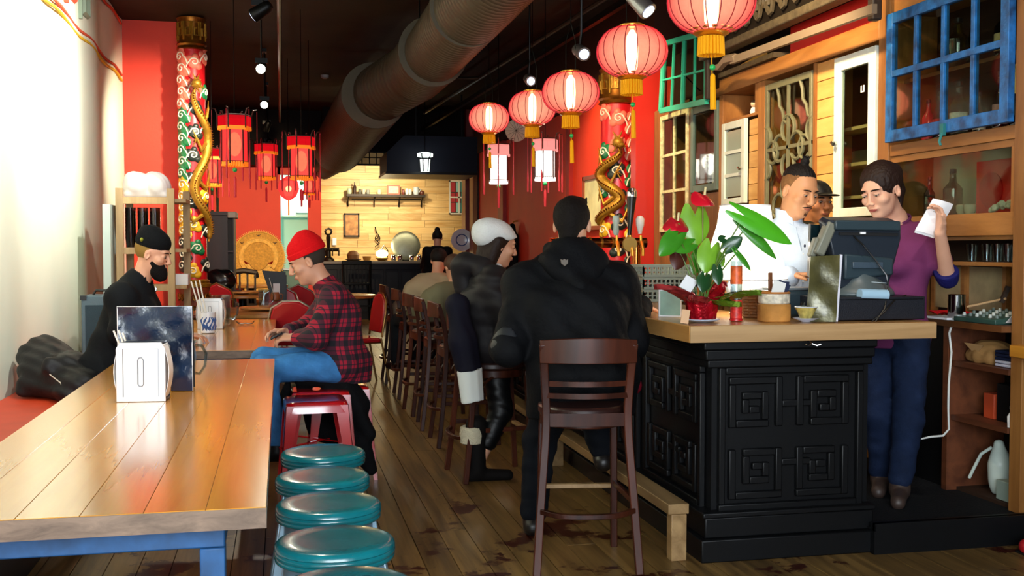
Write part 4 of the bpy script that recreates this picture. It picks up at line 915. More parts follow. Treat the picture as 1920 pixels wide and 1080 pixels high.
# banquet chairs
seatred = mat('red vinyl seat', 'b0101a', .35, var=.08, coat=.2); silver = mat('silver tube', 'd5cfc6', .25, .9); brz = mat('bronze tube', '8a6230', .35, .7)
def banquet(x, y, rz, label, fm, grp='red banquet chairs at the round tables', pointed=False):
    t = thing('banquet_chair', label, 'chair', (0, 0, 0), grp)      # faces +y locally, back at -y
    build('seat', MB().box(-.2, .2, -.19, .22, .42, .475), seatred, t, bevel=.02)
    arch = [(-.19, 0), (-.205, .25), (-.17, .37), (-.07, .43), (.07, .43), (.17, .37), (.205, .25), (.19, 0)] if not pointed else [(-.19, 0), (-.2, .3), (-.17, .36), (0, .45), (.17, .36), (.2, .3), (.19, 0)]
    Mk = Matrix.Translation((0, -.2, .48)) @ Matrix.Rotation(R_(8), 4, 'X') @ Matrix(((1, 0, 0, 0), (0, 0, -1, .02), (0, 1, 0, 0), (0, 0, 0, 1)))
    build('back_pad', MB().prism([(a*.92, .04+b_*.9) for a, b_ in arch], .04, M=Mk), seatred, t, bevel=.015)
    pts = [Mk @ V((a, b_, .02)) for a, b_ in arch]
    build('back_frame', MB().tube(pts, .011, 8), fm, t)
    for sx in (-1, 1):
        build('leg', MB().tube([(sx*.19, -.19, .47), (sx*.2, -.28, 0)], .011, 8), fm, t); build('leg', MB().tube([(sx*.18, .2, .43), (sx*.19, .22, 0)], .011, 8), fm, t)
    build('seat_frame', MB().tube([(-.19, -.19, .43), (-.19, .21, .43), (.19, .21, .43), (.19, -.19, .43)], .01, 6, closed=True), fm, t)
    t.location = (x, y, 0); t.rotation_euler = (0, 0, rz); return t
c = at(408, 548, Y=14.0); banquet(c.x, c.y, .0, 'red banquet chair with pointed dark frame left of the round tables', brz, pointed=True)
c = at(563, 550, Y=13.2); banquet(c.x, c.y, -.1, 'red banquet chair with pale pointed frame behind the man in plaid', silver, pointed=True)
c = at(526, 580, Y=12.0); banquet(c.x, c.y, pi, 'red banquet chair with pale rounded frame across the round table', silver)
c = at(557, 600, Y=8.95+.6); banquet(c.x, c.y, -.2, 'red banquet chair half hidden at the left elbow of the man in plaid', silver)
c = at(684, 715, Z=0); banquet(c.x-.1, c.y-.25, pi/2+.25, 'red banquet chair with bronze legs by the aisle, behind the man in plaid', brz)
c = at(457, 520, Y=17.6)
t = thing('wooden_chair', 'dark wooden chair with curved backrest before the peacock chair', 'chair', (c.x, c.y, 0))
build('crest_rail', MB().tube([(c.x-.2, c.y, .9), (c.x-.19, c.y-.05, .97), (c.x, c.y-.09, 1.0), (c.x+.19, c.y-.05, .97), (c.x+.2, c.y, .9)], .045, 8), dkwood, t)
for sx in (-.18, -.06, .06, .18): build('slat', MB().box(c.x+sx-.015, c.x+sx+.015, c.y-.08, c.y-.06, .45, .95), dkwood, t)
build('seat', MB().box(c.x-.2, c.x+.2, c.y-.1, c.y+.3, .43, .46), dkwood, t, bevel=.01)
for sx in (-.17, .17):
    for sy in (-.06, .26): build('leg', MB().box(c.x+sx-.02, c.x+sx+.02, c.y+sy-.02, c.y+sy+.02, 0, .43), dkwood, t)
c = at(412, 515, Y=14.8)
t = thing('black_bag', 'black glossy bag with pale highlights before the tall cabinet', 'bag', (c.x, c.y, .8))
s = SDF((c.x-.3, c.y-.2, .75), (c.x+.3, c.y+.2, 1.2), .012); s.ell((c.x, c.y, .93), (.22, .12, .16), k=0).folds(.012, 22, 2); s.mesh('bag_skin', mat('black vinyl', '0c0c0e', .25, coat=.3), t)
build('side_table', MB().box(c.x-.28, c.x+.28, c.y-.2, c.y+.2, .76, .79).box(c.x-.02, c.x+.02, c.y-.02, c.y+.02, 0, .76).box(c.x-.2, c.x+.2, c.y-.15, c.y+.15, 0, .02), dkwood, None, label='small dark side table carrying the black bag', cat='table')
# ================================================================== REAR BAR AND WALL
navy = mat('navy black panel', '0a1120', .55, spec=.3, var=.15)
t = thing('rear_counter', 'long navy-black service counter in front of the pale board wall', 'counter', (2, 20.7, 0))
build('front_panel', MB().box(.80, 3.4, 20.42, 20.95, 0, 1.06), navy, t)
for i in range(9): build('panel_moulding', MB().tube([(.8+i*.29, 20.41, .15), (1.04+i*.29, 20.41, .15), (1.04+i*.29, 20.41, .95), (.8+i*.29, 20.41, .95)], .01, 4, closed=True), navy, t)
build('worktop', MB().box(.72, 3.42, 20.36, 21.0, 1.06, 1.11), mat('worn grey top', '6b6560', .4), t, bevel=.006)
for px, nm in ((668, 'dark bar chair with slatted back standing before the rear counter'),):
    c = at(px, 560, Y=19.9); t = thing('bar_chair', nm, 'chair', (c.x, c.y, 0)); w_ = .24
    for sx in (-w_, w_): build('leg', MB().tube([(c.x+sx*1.15, c.y-.2, 0), (c.x+sx, c.y-.12, .7), (c.x+sx*1.05, c.y-.16, 1.12)], .022, 6), bs, t); build('leg', MB().tube([(c.x+sx*1.1, c.y+.25, 0), (c.x+sx, c.y+.2, .7)], .022, 6), bs, t)
    for i in range(6): build('slat', MB().box(c.x-.19+i*.07, c.x-.165+i*.07, c.y-.15, c.y-.135, .7, 1.06), bs, t)
    build('top_rail', MB().box(c.x-.27, c.x+.27, c.y-.18, c.y-.14, 1.05, 1.13), bs, t, bevel=.01); build('seat', MB().box(c.x-.24, c.x+.24, c.y-.16, c.y+.22, .68, .72), bs, t, bevel=.01)
    build('foot_bar', MB().box(c.x-.25, c.x+.25, c.y-.18, c.y-.16, .28, .31), bs, t)
YC = 20.62
def on(px, y=YC, z=1.11): 
    p = at(px, 480, Y=y); return V((p.x, y, z))
c = on(616); t = thing('tap_tower', 'dark ornate beer tap tower at the left end of the rear counter', 'tap', c)
gm = mat('dark gun metal', '2b2622', .35, .8)
build('base', MB().lathe([(.12, 0), (.1, .05), (.05, .08), (.045, .2)], c, 14), gm, t)
build('cross_arm', MB().tube([c+V((-.2, 0, .22)), c+V((.2, 0, .22))], .035, 8), gm, t)
for sx in (-.19, -.06, .07, .19): build('spout', MB().tube([c+V((sx, -.03, .22)), c+V((sx, -.1, .2)), c+V((sx, -.1, .1))], .014, 6), gm, t)
build('figure', MB().tube([c+V((0, 0, .22)), c+V((0, 0, .45)), c+V((0, 0, .5))], [.03, .045, .03], 8).tube([c+V((0, 0, .56))+V((.06*cos(a*pi/4), 0, .06*sin(a*pi/4))) for a in range(8)], .02, 6, closed=True), gm, t)
c = on(662); t = thing('serving_dish', 'brown lidded dish on a dark plate on the rear counter', 'dish', c)
build('plate', MB().lathe([(.08, 0), (.16, .03), (.15, .04), (0, .02)], c, 18), mat('dark brown glaze', '3a2417', .3), t); build('lid', MB().lathe([(.11, .04), (.12, .12), (.08, .18), (.02, .2)], c, 14), mat('umber basket', '6b4425', .6, bump=.5), t)
c = on(688); t = thing('small_bowl', 'small tan bowl between the lidded dish and the heat lamp', 'bowl', c); build('bowl_body', MB().lathe([(.06, 0), (.085, .08), (.078, .08), (.05, .01)], c, 16), mat('tan glaze', 'a8793a', .35), t); build('rim', MB().lathe([(.08, .08), (.088, .085), (.078, .09)], c, 16, cap=False), mat('dark brown glaze'), t)
c = on(716); t = thing('heat_lamp', 'glaring heat lamp shining into a bowl on the rear counter', 'lamp', c)
build('bowl', MB().lathe([(.07, 0), (.13, .06), (.12, .065), (.05, .01)], c, 18), brass, t); build('lamp_head', MB().ell(c+V((0, 0, .14)), (.12, .1, .075), 14), emis('heat lamp glare', 'ffefb0', 9), t)
build('stand', MB().tube([c+V((.1, .05, 0)), c+V((.12, .05, .2)), c+V((.05, .05, .3)), c+V((-.02, .02, .2))], .01, 6), bs, t)
lamp('POINT', 'heat_lamp_light', c+V((0, .15, .32)), 16, (1, .85, .5), size=.08)
c = on(761, 20.75); t = thing('steel_gong', 'big round dull steel lid standing upright on the rear counter', 'lid', c)
Mg = Matrix.Translation(c+V((0, 0, .3))) @ Matrix.Rotation(R_(80), 4, 'X')
build('disc', MB().lathe([(.0, .05), (.12, .045), (.22, .03), (.28, .0), (.285, -.01), (.0, -.0)], (0, 0, 0), 40, cap=False, M=Mg), mat('dull spun steel', '9fa79c', .45, .7, var=.12, vs=8), t); build('stand', MB().box(c.x-.15, c.x+.15, c.y+.03, c.y+.12, 1.11, 1.2), bs, t)
for i, px in enumerate((738, 750, 772, 786)):
    c = on(px, 20.5); build('steel_canister', MB().lathe([(.04, 0), (.045, .01), (.045, .1), (.03, .12), (.0, .13)], c, 14), chrome, None, origin=c, label=['steel canister left of the big round lid', 'steel canister at the left foot of the round lid', 'steel canister at the right foot of the round lid', 'steel canister right of the big round lid'][i], cat='canister', group='steel canisters on the rear counter')
# wall shelf
sa, sb = at(650, 368, Y=22.2), at(798, 370, Y=22.2); zs = sa.z
t = thing('wall_shelf', 'dark wall shelf with iron brackets on the pale board wall', 'shelf', ((sa.x+sb.x)/2, 22.35, zs))
build('board', MB().box(sa.x, sb.x, 22.2, 22.46, zs, zs+.05), dkwood, t); build('rail', MB().tube([(sa.x+.1, 22.2, zs-.06), (sb.x-.1, 22.2, zs-.06)], .012, 6), bs, t)
for x in (sa.x+.04, sa.x+.58, sa.x+1.1, sb.x-.06): build('bracket', MB().tube([(x, 22.46, zs-.2), (x, 22.42, zs-.08), (x, 22.25, zs-.03), (x, 22.22, zs)], .014, 6), bs, t)
def shelfpos(px): return V((at(px, 360, Y=22.3).x, 22.3, zs+.05))
items = [(655, 'jar', 'a9b59a', .05, .12), (665, 'bottle', '2a1410', .035, .25), (675, 'cup', '5b5a50', .035, .1), (682, 'cup', 'b8b4a6', .035, .1), (690, 'cup', '8d8f84', .035, .1), (711, 'jar', 'f0ddb0', .045, .1),
         (756, 'cup', '6e2a20', .03, .11), (763, 'cup', 'd9dce0', .035, .13), (769, 'cup', 'e6e2d4', .035, .12), (780, 'pitcher', 'c9d2d8', .06, .16), (791, 'cup', '5c2a1c', .045, .08)]
names = ['squat grey-green jar at the left end of the wall shelf', 'dark bottle on the wall shelf', 'dark grey cup next to the dark bottle on the wall shelf', 'pale cup in the shelf row of small cups', 'grey cup, third of the small cup row on the shelf', 'cream jar in the middle of the wall shelf', 'dark red cup beside the pink picture on the shelf', 'blue-white cup right of the shelf picture', 'cream cup next to the white shelf pitcher', 'white china pitcher on the wall shelf', 'brown pot at the right end of the wall shelf']
for (px, nm, c_, r, h), lab in zip(items, names):
    c = shelfpos(px); mm = mat('glaze '+c_, c_, .35)
    if nm == 'bottle': b = MB().lathe([(r, 0), (r, h*.6), (r*.35, h*.78), (r*.35, h), (0, h)], c, 14)
    else: b = MB().lathe([(r*.8, 0), (r, h*.3), (r*.95, h*.9), (r*.8, h), (r*.7, h*.95), (0, h*.9)], c, 14)
    if nm == 'pitcher': b.tube([c+V((r, 0, h*.85)), c+V((r*1.7, 0, h*.7)), c+V((r, 0, h*.3))], .01, 6)
    build(nm, b, mm, None, origin=c, label=lab, cat=nm, group='crockery on the rear wall shelf')
c = shelfpos(738); t = thing('picture_frame', 'small pink framed picture standing on the wall shelf', 'picture', c)
build('frame', MB().box(c.x-.13, c.x+.13, c.y, c.y+.02, c.z, c.z+.2), mat('salmon frame', 'c9644c', .5), t, bevel=.005); build('print', MB().box(c.x-.1, c.x+.1, c.y-.004, c.y, c.z+.03, c.z+.17), mat('cream print', 'e8c9a8', .6, var=.3, vs=20), t)
def wall_picture(px0, px1, py0, py1, lab, fm, pm, Y=22.44, name='framed_picture'):
    a = at(px0, py0, Y=Y); b = at(px1, py1, Y=Y); t = thing(name, lab, 'picture', ((a.x+b.x)/2, Y, b.z))
    w = .03
    build('frame', MB().box(a.x, b.x, Y, Y+.03, b.z, b.z+w).box(a.x, b.x, Y, Y+.03, a.z-w, a.z).box(a.x, a.x+w, Y, Y+.03, b.z, a.z).box(b.x-w, b.x, Y, Y+.03, b.z, a.z), fm, t)
    build('print', MB().box(a.x+.01, b.x-.01, Y+.012, Y+.028, b.z+.01, a.z-.01), pm, t)
    return t, a, b
wall_picture(645, 674, 400, 444, 'dark-framed landscape print hanging on the pale board wall', dkwood, mat('sepia landscape print', 'a8733f', .6, var=.5, vs=9))
c = at(627, 453, Y=22.47); build('light_switch', MB().cb((c.x, 22.46, c.z), (.08, .02, .15)), wpaper, None, bevel=.004, label='white light switch plate on the pale board wall', cat='switch')
c = at(708, 445, Y=22.4); t = thing('wall_ornament', 'thin black twisted iron ornament on the pale board wall', 'ornament', (c.x, 22.44, c.z))
build('iron_twist', MB().tube([(c.x-.05, 22.42, c.z-.2), (c.x+.04, 22.42, c.z-.12), (c.x-.04, 22.42, c.z-.04), (c.x+.04, 22.42, c.z+.02), (c.x-.02, 22.42, c.z+.1), (c.x-.05, 22.42, c.z+.22)], .012, 6), bs, t); build('iron_loop', MB().tube(ring((c.x, 22.42, c.z-.02), .05, 10, ax=(1, 0, 0), ay=(0, 0, 1)), .01, 5, closed=True), bs, t)
t, a, b = wall_picture(842, 876, 338, 402, 'small white-framed stained glass window on the rear wall', mat('white painted wood', 'e9e6da', .5), mat('dark leaded backing', '20302c', .5), name='stained_glass_window')
n_ = 0
cs = ['1f8a78', '8fb8a8', '2a9a88', 'a83a3a']
for i in range(3):
    for j in range(3):
        x0 = a.x+.035+(b.x-a.x-.07)*i/3; z0 = b.z+.035+(a.z-b.z-.07)*j/3
        build('pane', MB().box(x0+.012, x0+(b.x-a.x-.07)/3-.006, 22.435, 22.452, z0+.008, z0+(a.z-b.z-.07)/3-.008), mat('stained '+cs[(i+j*2) % 4 if i else 3], cs[(i+j*2) % 4 if i else 3], .15, emit=.15), t)
build('muntin', MB().box((a.x+b.x)/2-.0, (a.x+b.x)/2+.03, 22.425, 22.45, b.z, a.z), mat('white painted wood'), t); build('muntin', MB().box(a.x, b.x, 22.425, 22.45, (a.z+b.z)/2-.015, (a.z+b.z)/2+.015), mat('white painted wood'), t)
c = at(866, 450, Y=19.0); t = thing('wall_plate', 'white round plate hanging at the russet post', 'plate', c)
Mg = Matrix.Translation((3.19, 19.02, c.z)) @ Matrix.Rotation(R_(90), 4, 'X')
build('dish', MB().lathe([(0, 0), (.1, 0), (.19, .03), (.2, .03), (.1, -.01), (0, -.01)], (0, 0, 0), 28, cap=False, M=Mg), mat('white china'), t); build('rim_line', MB().lathe([(.09, .004), (.1, .006), (.11, .008)], (0, 0, 0), 28, cap=False, M=Mg), mat('cobalt glaze', '3a5d9a', .3), t)
# lattice transom and navy hood
a = at(664, 303, Y=19.2); b = at(838, 330, Y=19.2); t = thing('lattice_transom', 'dark lattice transom panel under the rear bulkhead', 'panel', ((a.x+b.x)/2, 19.2, b.z))
zt_, zb_ = 3.08, 2.86
build('rail', MB().box(a.x, b.x+.3, 19.18, 19.22, zt_-.03, zt_), bs, t); build('rail', MB().box(a.x, b.x+.3, 19.18, 19.22, zb_-.03, zb_), bs, t); build('rail', MB().box(a.x, b.x+.3, 19.19, 19.21, (zt_+zb_)/2-.01, (zt_+zb_)/2+.01), bs, t)
for i in range(16): build('muntin', MB().box(a.x+i*.13, a.x+i*.13+.018, 19.19, 19.21, zb_, zt_), bs, t)
c0 = at(725, 322, Y=16.9); c1 = at(872, 322, Y=16.9)
t = thing('extractor_hood', 'dark navy hood box hung below the rear ceiling', 'hood', ((c0.x+c1.x)/2, 16.9, 2.6))
z0 = at(760, 322, Y=16.9).z; z1 = at(760, 254, Y=16.9).z
M_ = Matrix(((1, 0, 0, 0), (0, 0, 1, 16.9), (0, 1, 0, 0), (0, 0, 0, 1)))
build('hood_shell', MB().prism([(c0.x, z0), (c1.x+.2, z0), (c1.x+.2, z1), (c0.x+.28, z1), (c0.x, z0+.3)], 1.2, M=M_), mat('navy hood paint', '060d1c', .6, spec=.2), t)
build('hood_rim', MB().box(c0.x-.02, c1.x+.2, 16.87, 18.1, z0-.04, z0), bs, t)
for x in (c0.x+.5, c1.x): build('hanger', MB().box(x, x+.03, 17.3, 17.33, z1, ZC), bs, t)
# pictures on the right red wall
for (y0, y1, z0, z1, lab, pm) in ((10.75, 11.8, 1.56, 2.17, 'bright green and white framed painting on the red wall', mat('pale green painting', 'dfe6b0', .35, var=.35, vs=3, coat=.6)), (10.12, 10.32, 1.78, 1.98, 'small dark-framed picture next to the right dragon column', mat('grey print', '9a9a92', .4, var=.4, vs=12))):
    t = thing('framed_painting', lab, 'picture', (3.39, (y0+y1)/2, z0)); w = .045
    build('frame', MB().box(3.375, 3.418, y0, y1, z0, z0+w).box(3.375, 3.418, y0, y1, z1-w, z1).box(3.375, 3.418, y0, y0+w, z0, z1).box(3.375, 3.418, y1-w, y1, z0, z1), mat('bronze red frame', '8a3c1c', .35, .3), t)
    build('canvas', MB().box(3.395, 3.412, y0+.02, y1-.02, z0+.02, z1-.02), pm, t)
# ================================================================== THE BAR
bw = wood('pale bar top', 'd9a766', 'b57e3e', .3, 'Y', 12, .06, coat=.25)
bwx = wood('pale bar edge', 'c9a272', 'a37c4e', .45, 'X', 14, .05)
BX0, BX1, BX2, BY0, BY1 = 1.80, 2.58, 2.24, 4.27, 4.84
t = thing('bar_counter', 'L-shaped black bar with carved key panels and a thick pale wooden top', 'bar', (2.2, 6, 0)); BAR = t
build('worktop', MB().prism([(1.69, 4.25), (2.86, 4.25), (2.86, 4.80), (2.29, 4.80), (2.29, 12.6), (1.69, 12.6)], .073, z0=.957), bw, t, bevel=.004)
build('front_edge_strip', MB().box(1.692, 2.858, 4.243, 4.2495, .958, 1.0285), bwx, t)
build('carcass', MB().prism([(BX0+.03, 4.34), (BX1, 4.34), (BX1, 4.78), (BX2, 4.78), (BX2, 12.5), (BX0+.03, 12.5)], .956, z0=0), black_p, t)
for i, (z0, z1, e) in enumerate(((0, .10, .07), (.10, .19, .045), (.19, .215, .06), (.84, .875, .03), (.875, .92, .045), (.92, .956, .06))):
    build('moulding', MB().prism([(BX0+.03-e, 4.34-e), (BX1+e*.2, 4.34-e), (BX1+e*.2, 4.4), (BX0+.1, 4.4), (BX0+.1, 12.5), (BX0+.03-e, 12.5)], z1-z0, z0=z0), black_p, t, bevel=.006)
# carved meander fields
def field(O, U, Wd, label=None):
    """raised square-spiral mouldings in a field; O lower-left corner, U direction along the face"""
    O = V(O); U = V(U); Z = V((0, 0, 1)); Nn = U.cross(Z)
    def P(u, z, d=0): return O+U*u+Z*z+Nn*d
    def strip(pts, w, d, nm):
        b = MB()
        for a, c in zip(pts, pts[1:]):
            dr = V((c[0]-a[0], c[1]-a[1])).normalized()*w*.5
            b.bar(P(a[0]+dr.x, a[1]+dr.y, d/2), P(c[0]+dr.x, c[1]+dr.y, d/2), d, w, up=tuple(Nn.cross(P(c[0], c[1])-P(a[0], a[1]))))
        build(nm, b, black_p, t, bevel=.005)
    H = .60; cw = Wd/2
    strip([(0, 0), (0, H), (Wd, H), (Wd, 0), (0, 0)], .03, .028, 'panel_frame')
    for i in (0, 1):
        for j in (0, 1):
            u0 = .05+i*(cw-.01); z0 = .05+j*.285; s = cw-.11; h = .22
            fx = (lambda u: u0+u*s) if (i+j) % 2 == 0 else (lambda u: u0+(1-u)*s)
            fz = (lambda v: z0+v*h) if j else (lambda v: z0+(1-v)*h)
            pts = [(0, 0), (0, 1), (1, 1), (1, .14), (.3, .14), (.3, .7), (.72, .7), (.72, .42), (.5, .42)]
            strip([(fx(u), fz(v)) for u, v in pts], .032, .024, 'key_moulding')
    strip([(cw-.06, .19), (cw+.08, .19)], .03, .02, 'link_moulding'); strip([(cw-.06, .45), (cw+.08, .45)], .03, .02, 'link_moulding')
field((1.87, 4.34, .225), (1, 0, 0), .66)
for i in range(9): field((BX0+.03, 5.14+i*.86, .225), (0, -1, 0), .72)
fr_w = wood('pale foot rail', 'a8875a', '80623c', .5, 'Y', 14, .1)
t2 = thing('foot_rail', 'pale wooden foot rail along the aisle side of the bar', 'rail', (1.68, 6, 0))
build('rail_board', MB().box(1.63, 1.725, 4.33, 12.4, .205, .25), fr_w, t2, bevel=.003)
for y in (4.33, 6.4, 8.5, 10.5): build('post', MB().box(1.645, 1.715, y, y+.06, 0, .204), fr_w, t2, bevel=.003)
c = at(1522, 645, Y=4.24); t2 = thing('coat_hook', 'small chrome double hook under the front edge of the bar top', 'hook', c)
for s_ in (-1, 1): build('hook', MB().tube([V((c.x, 4.26, .955)), V((c.x, 4.24, .945)), V((c.x+s_*.02, 4.23, .937)), V((c.x+s_*.035, 4.225, .943))], .003, 6), chrome, t2)
ZB = 1.031
# ---- POS terminal and cash drawer
posm = mat('navy grey plastic', '1c2530', .38, var=.06); posl = mat('olive grey plastic', '77786a', .45)
a = at(1548, 603, Z=ZB); b = at(1734, 600, Z=ZB)
t = thing('cash_drawer', 'flat black cash drawer under the till terminal', 'cash drawer', ((a.x+b.x)/2, a.y+.2, ZB))
build('casing', MB().box(a.x, b.x, a.y, a.y+.42, ZB+.004, ZB+.108), mat('black drawer enamel', '10131c', .45, bump=.2, bs=200), t, bevel=.004)
build('seam_strip', MB().box(a.x+.01, b.x-.01, a.y-.002, a.y, ZB+.095, ZB+.098), bs, t)
build('foot', MB().box(a.x+.02, a.x+.05, a.y+.02, a.y+.05, ZB, ZB+.004), bs, t)
YT = a.y+.12; zt = ZB+.108
t = thing('till_terminal', 'dark touch-screen till terminal seen from behind on the cash drawer', 'till', ((a.x+b.x)/2-.05, YT+.1, zt))
def P(px, py, Y=YT): return at(px, py, Y=Y)
# screen shell: outline at depth YT, leaning away towards the staff
out = [(1548, 420), (1556, 413), (1680, 415), (1690, 424), (1690, 448), (1664, 545), (1655, 556), (1572, 540), (1560, 470)]
pts = [P(*q) for q in out]; d = V((0, .075, .02))
bsh = MB().add([tuple(p) for p in pts]+[tuple(p+d) for p in pts], [tuple(range(len(pts)-1, -1, -1)), tuple(range(len(pts), 2*len(pts)))]+[(i, (i+1) % len(pts), len(pts)+(i+1) % len(pts), len(pts)+i) for i in range(len(pts))])
build('screen_shell', bsh, posm, t, bevel=.008)
pp = [(P(*q)+V((0, .09, .0))) for q in ((1538, 420), (1685, 420), (1676, 560), (1535, 520))]
build('screen', MB().add([tuple(p) for p in pp]+[tuple(p+V((0, .02, .004))) for p in pp], [(3, 2, 1, 0), (4, 5, 6, 7), (0, 1, 5, 4), (1, 2, 6, 5), (2, 3, 7, 6), (3, 0, 4, 7)]), mat('dark screen glass', '0b1c20', .1), t)
build('top_bar', MB().bar(P(1562, 422)+V((0, -.012, 0)), P(1684, 424)+V((0, -.012, 0)), .022, .045), mat('slate plastic', '2a3a42', .35), t, bevel=.006)
build('top_vent', MB().bar(P(1572, 438)+V((0, -.004, 0)), P(1682, 440)+V((0, -.004, 0)), .01, .014), mat('black interior', '08080a', .6), t)
build('connector', MB().bar(P(1610, 437)+V((0, -.012, 0)), P(1620, 437)+V((0, -.012, 0)), .008, .01), wpaper, t)
build('logo_badge', MB().bar(P(1621, 528)+V((0, -.06, 0)), P(1650, 530)+V((0, -.06, 0)), .002, .003), mat('pale badge print', 'a9b5ba', .5), t)
build('rear_hatch', MB().bar(P(1580, 500)+V((0, -.008, 0)), P(1672, 500)+V((0, -.008, 0)), .02, .12, h2=.08), mat('slate plastic'), t, bevel=.01)
build('lower_step', MB().bar(P(1593, 497)+V((0, -.022, 0)), P(1650, 497)+V((0, -.022, 0)), .016, .03), mat('slate blue step', '3a4a58', .4), t, bevel=.004)
s = SDF((a.x-.05, YT-.15, zt-.02), (b.x+.05, YT+.3, zt+.25), .006)
c1, c2 = P(1625, 545), P(1600, 505)
s.ell((c1.x, YT+.06, zt+.0), (.165, .13, .075), k=0).cone((c1.x, YT+.05, zt+.04), (c2.x+.03, YT+.035, zt+.12), .075, .05, .06).half((0, 0, zt+.001), (0, 0, -1))
s.mesh('pedestal', mat('grey green plastic', '4c5658', .4), t)
build('paper_roll', MB().tube([P(1590, 550)+V((0, -.1, 0)), P(1640, 552)+V((0, -.1, 0))], .026, 14), mat('pale blue paper', '9cc0d8', .6), t)
build('card_reader', MB().bar(P(1536, 478)+V((0, .02, 0)), P(1562, 418)+V((0, .02, 0)), .05, .055, up=(0, 1, 0)), posl, t, bevel=.01)
build('card_reader', MB().bar(P(1528, 482)+V((0, .04, 0)), P(1540, 446)+V((0, .04, 0)), .03, .04, up=(0, 1, 0)), posl, t, bevel=.008)
cab = [P(1600, 442), P(1608, 460)+V((0, -.05, 0)), P(1630, 490)+V((0, -.06, 0)), P(1646, 515)+V((0, -.07, 0)), P(1648, 535)+V((0, -.08, 0)), P(1640, 552)+V((0, -.1, 0)), P(1628, 575)+V((0, -.14, 0)), P(1608, 600)+V((0, -.15, 0))]
build('cable', MB().tube(cab, .004, 6), mat('black plastic'), t); build('cable', MB().tube([P(1680, 552)+V((0, -.08, 0)), P(1650, 560)+V((0, -.12, 0)), P(1625, 582)+V((0, -.145, 0)), P(1600, 602)+V((0, -.14, 0)), P(1570, 604)+V((0, -.14, 0))], .004, 6), mat('black plastic'), t)
c = at(1455, 603, Z=ZB); t = thing('receipt_printer', 'low dark receipt printer between the birch bark pot and the menu', 'printer', (c.x, 4.62, ZB))
x0, x1 = at(1448, 580, Y=4.62).x, at(1535, 580, Y=4.62).x
build('casing', MB().box(x0, x1, 4.60, 4.78, ZB, ZB+.13), mat('slate plastic'), t, bevel=.02); build('lid', MB().box(x0+.02, x1-.01, 4.61, 4.77, ZB+.13, ZB+.142), mat('grey lid plastic', '6c747a', .4), t, bevel=.004)
# ---- standing menu book
t = thing('menu_book', 'dark olive laminated menu standing against the till', 'menu', (at(1550, 600, Y=4.36).x, 4.36, ZB))
q = [at(1512, 603, Y=4.34), at(1567, 604, Y=4.31), at(1575, 478, Y=4.37), at(1519, 481, Y=4.39)]
q[0].z = q[1].z = ZB+.002
def bil(u, v, o=0): 
    p = (q[0]*(1-u)+q[1]*u)*(1-v)+(q[3]*(1-u)+q[2]*u)*v
    return p+V((0, o+.006*sin(u*5+v*4)*sin(v*7), 0))
build('cover', MB().sheet(lambda u, v: bil(u, v), 10, 16, .003), mat('olive gilt laminate', '54502c', .3, .3, var=.5, vs=8, bump=.9, bs=8, coat=.5), t)
build('page_block', MB().bar(q[1]+V((.006, .012, 0)), q[2]+V((.009, .012, 0)), .012, .016, up=(0, 1, 0)), mat('lilac white pages', 'd6d6e2', .7), t)
# ---- bark pot with cards
c = at(1451, 603, Z=ZB); c = V((c.x, 4.42, ZB)); c.x = at(1451, 603, Y=4.42).x
t = thing('bark_pot', 'round pot with orange and grey bark sleeve holding cards', 'pot', c)
build('sleeve', MB().lathe([(.068, 0), (.073, .006), (.073, .075), (.068, .08)], c, 28), mat('orange grey bark', 'b07a3c', .7, var=.5, vs=6, bump=.6, bs=30), t)
build('jar', MB().lathe([(.066, .08), (.07, .085), (.07, .125), (.062, .125), (.06, .09)], c, 28, cap=False), mat('printed cream label', 'cdc4b0', .5, var=.4, vs=45), t)
build('rim', MB().lathe([(.068, .124), (.073, .128), (.068, .134), (.062, .13)], c, 28, cap=False), mat('tan rim', 'b9773a', .4), t)
for i, (dx, rz_, col) in enumerate(((.01, .5, 'white card'), (.03, .9, 'navy card'), (.045, .2, 'navy card'))):
    Mx = Matrix.Translation(c+V((dx, -.01+.012*i, .125))) @ Matrix.Rotation(rz_*.5, 4, 'Y')
    build('card', MB().box(-.03, .03, -.001, .001, -.04, .055, M=Mx), mat(col, 'e4e4e0' if 'white' in col else '15203f', .5), t)
# ---- teacup on saucer
c = V((at(1512, 603, Y=4.42).x, 4.42, ZB)); cx_ = at(1511, 600, Y=4.36); c = V((cx_.x, 4.36, ZB))
t = thing('tea_saucer', 'small blue-white saucer on the bar under the teacup', 'saucer', c)
build('saucer', MB().lathe([(.022, 0), (.026, .004), (.056, .016), (.058, .019), (.025, .009), (0, .008)], c, 28, cap=False), mat('blue white china', 'bcc6dc', .25, coat=.5), t)
t = thing('teacup', 'small flared teacup with yellow pattern beside the olive menu', 'cup', c+V((0, 0, .019)))
build('cup_body', MB().lathe([(.02, .01), (.026, .016), (.036, .04), (.05, .066), (.047, .066), (.034, .04), (.022, .02), (0, .018)], c+V((0, 0, 0)), 28, cap=False), mat('yellow patterned china', 'b9a75a', .3, var=.5, vs=40, coat=.5), t)
build('rim', MB().lathe([(.049, .064), (.0515, .067), (.049, .069), (.046, .067)], c, 28, cap=False), mat('white china'), t)
build('sugar_packet', MB().box(-.012, .012, -.002, .002, 0, .03, M=Matrix.Translation(c+V((-.015, 0, .058))) @ rotz(.5)), glass('clear glass'), t); build('spoon', MB().bar(c+V((.0, 0, .045)), c+V((.02, 0, .085)), .008, .003), wpaper, t)
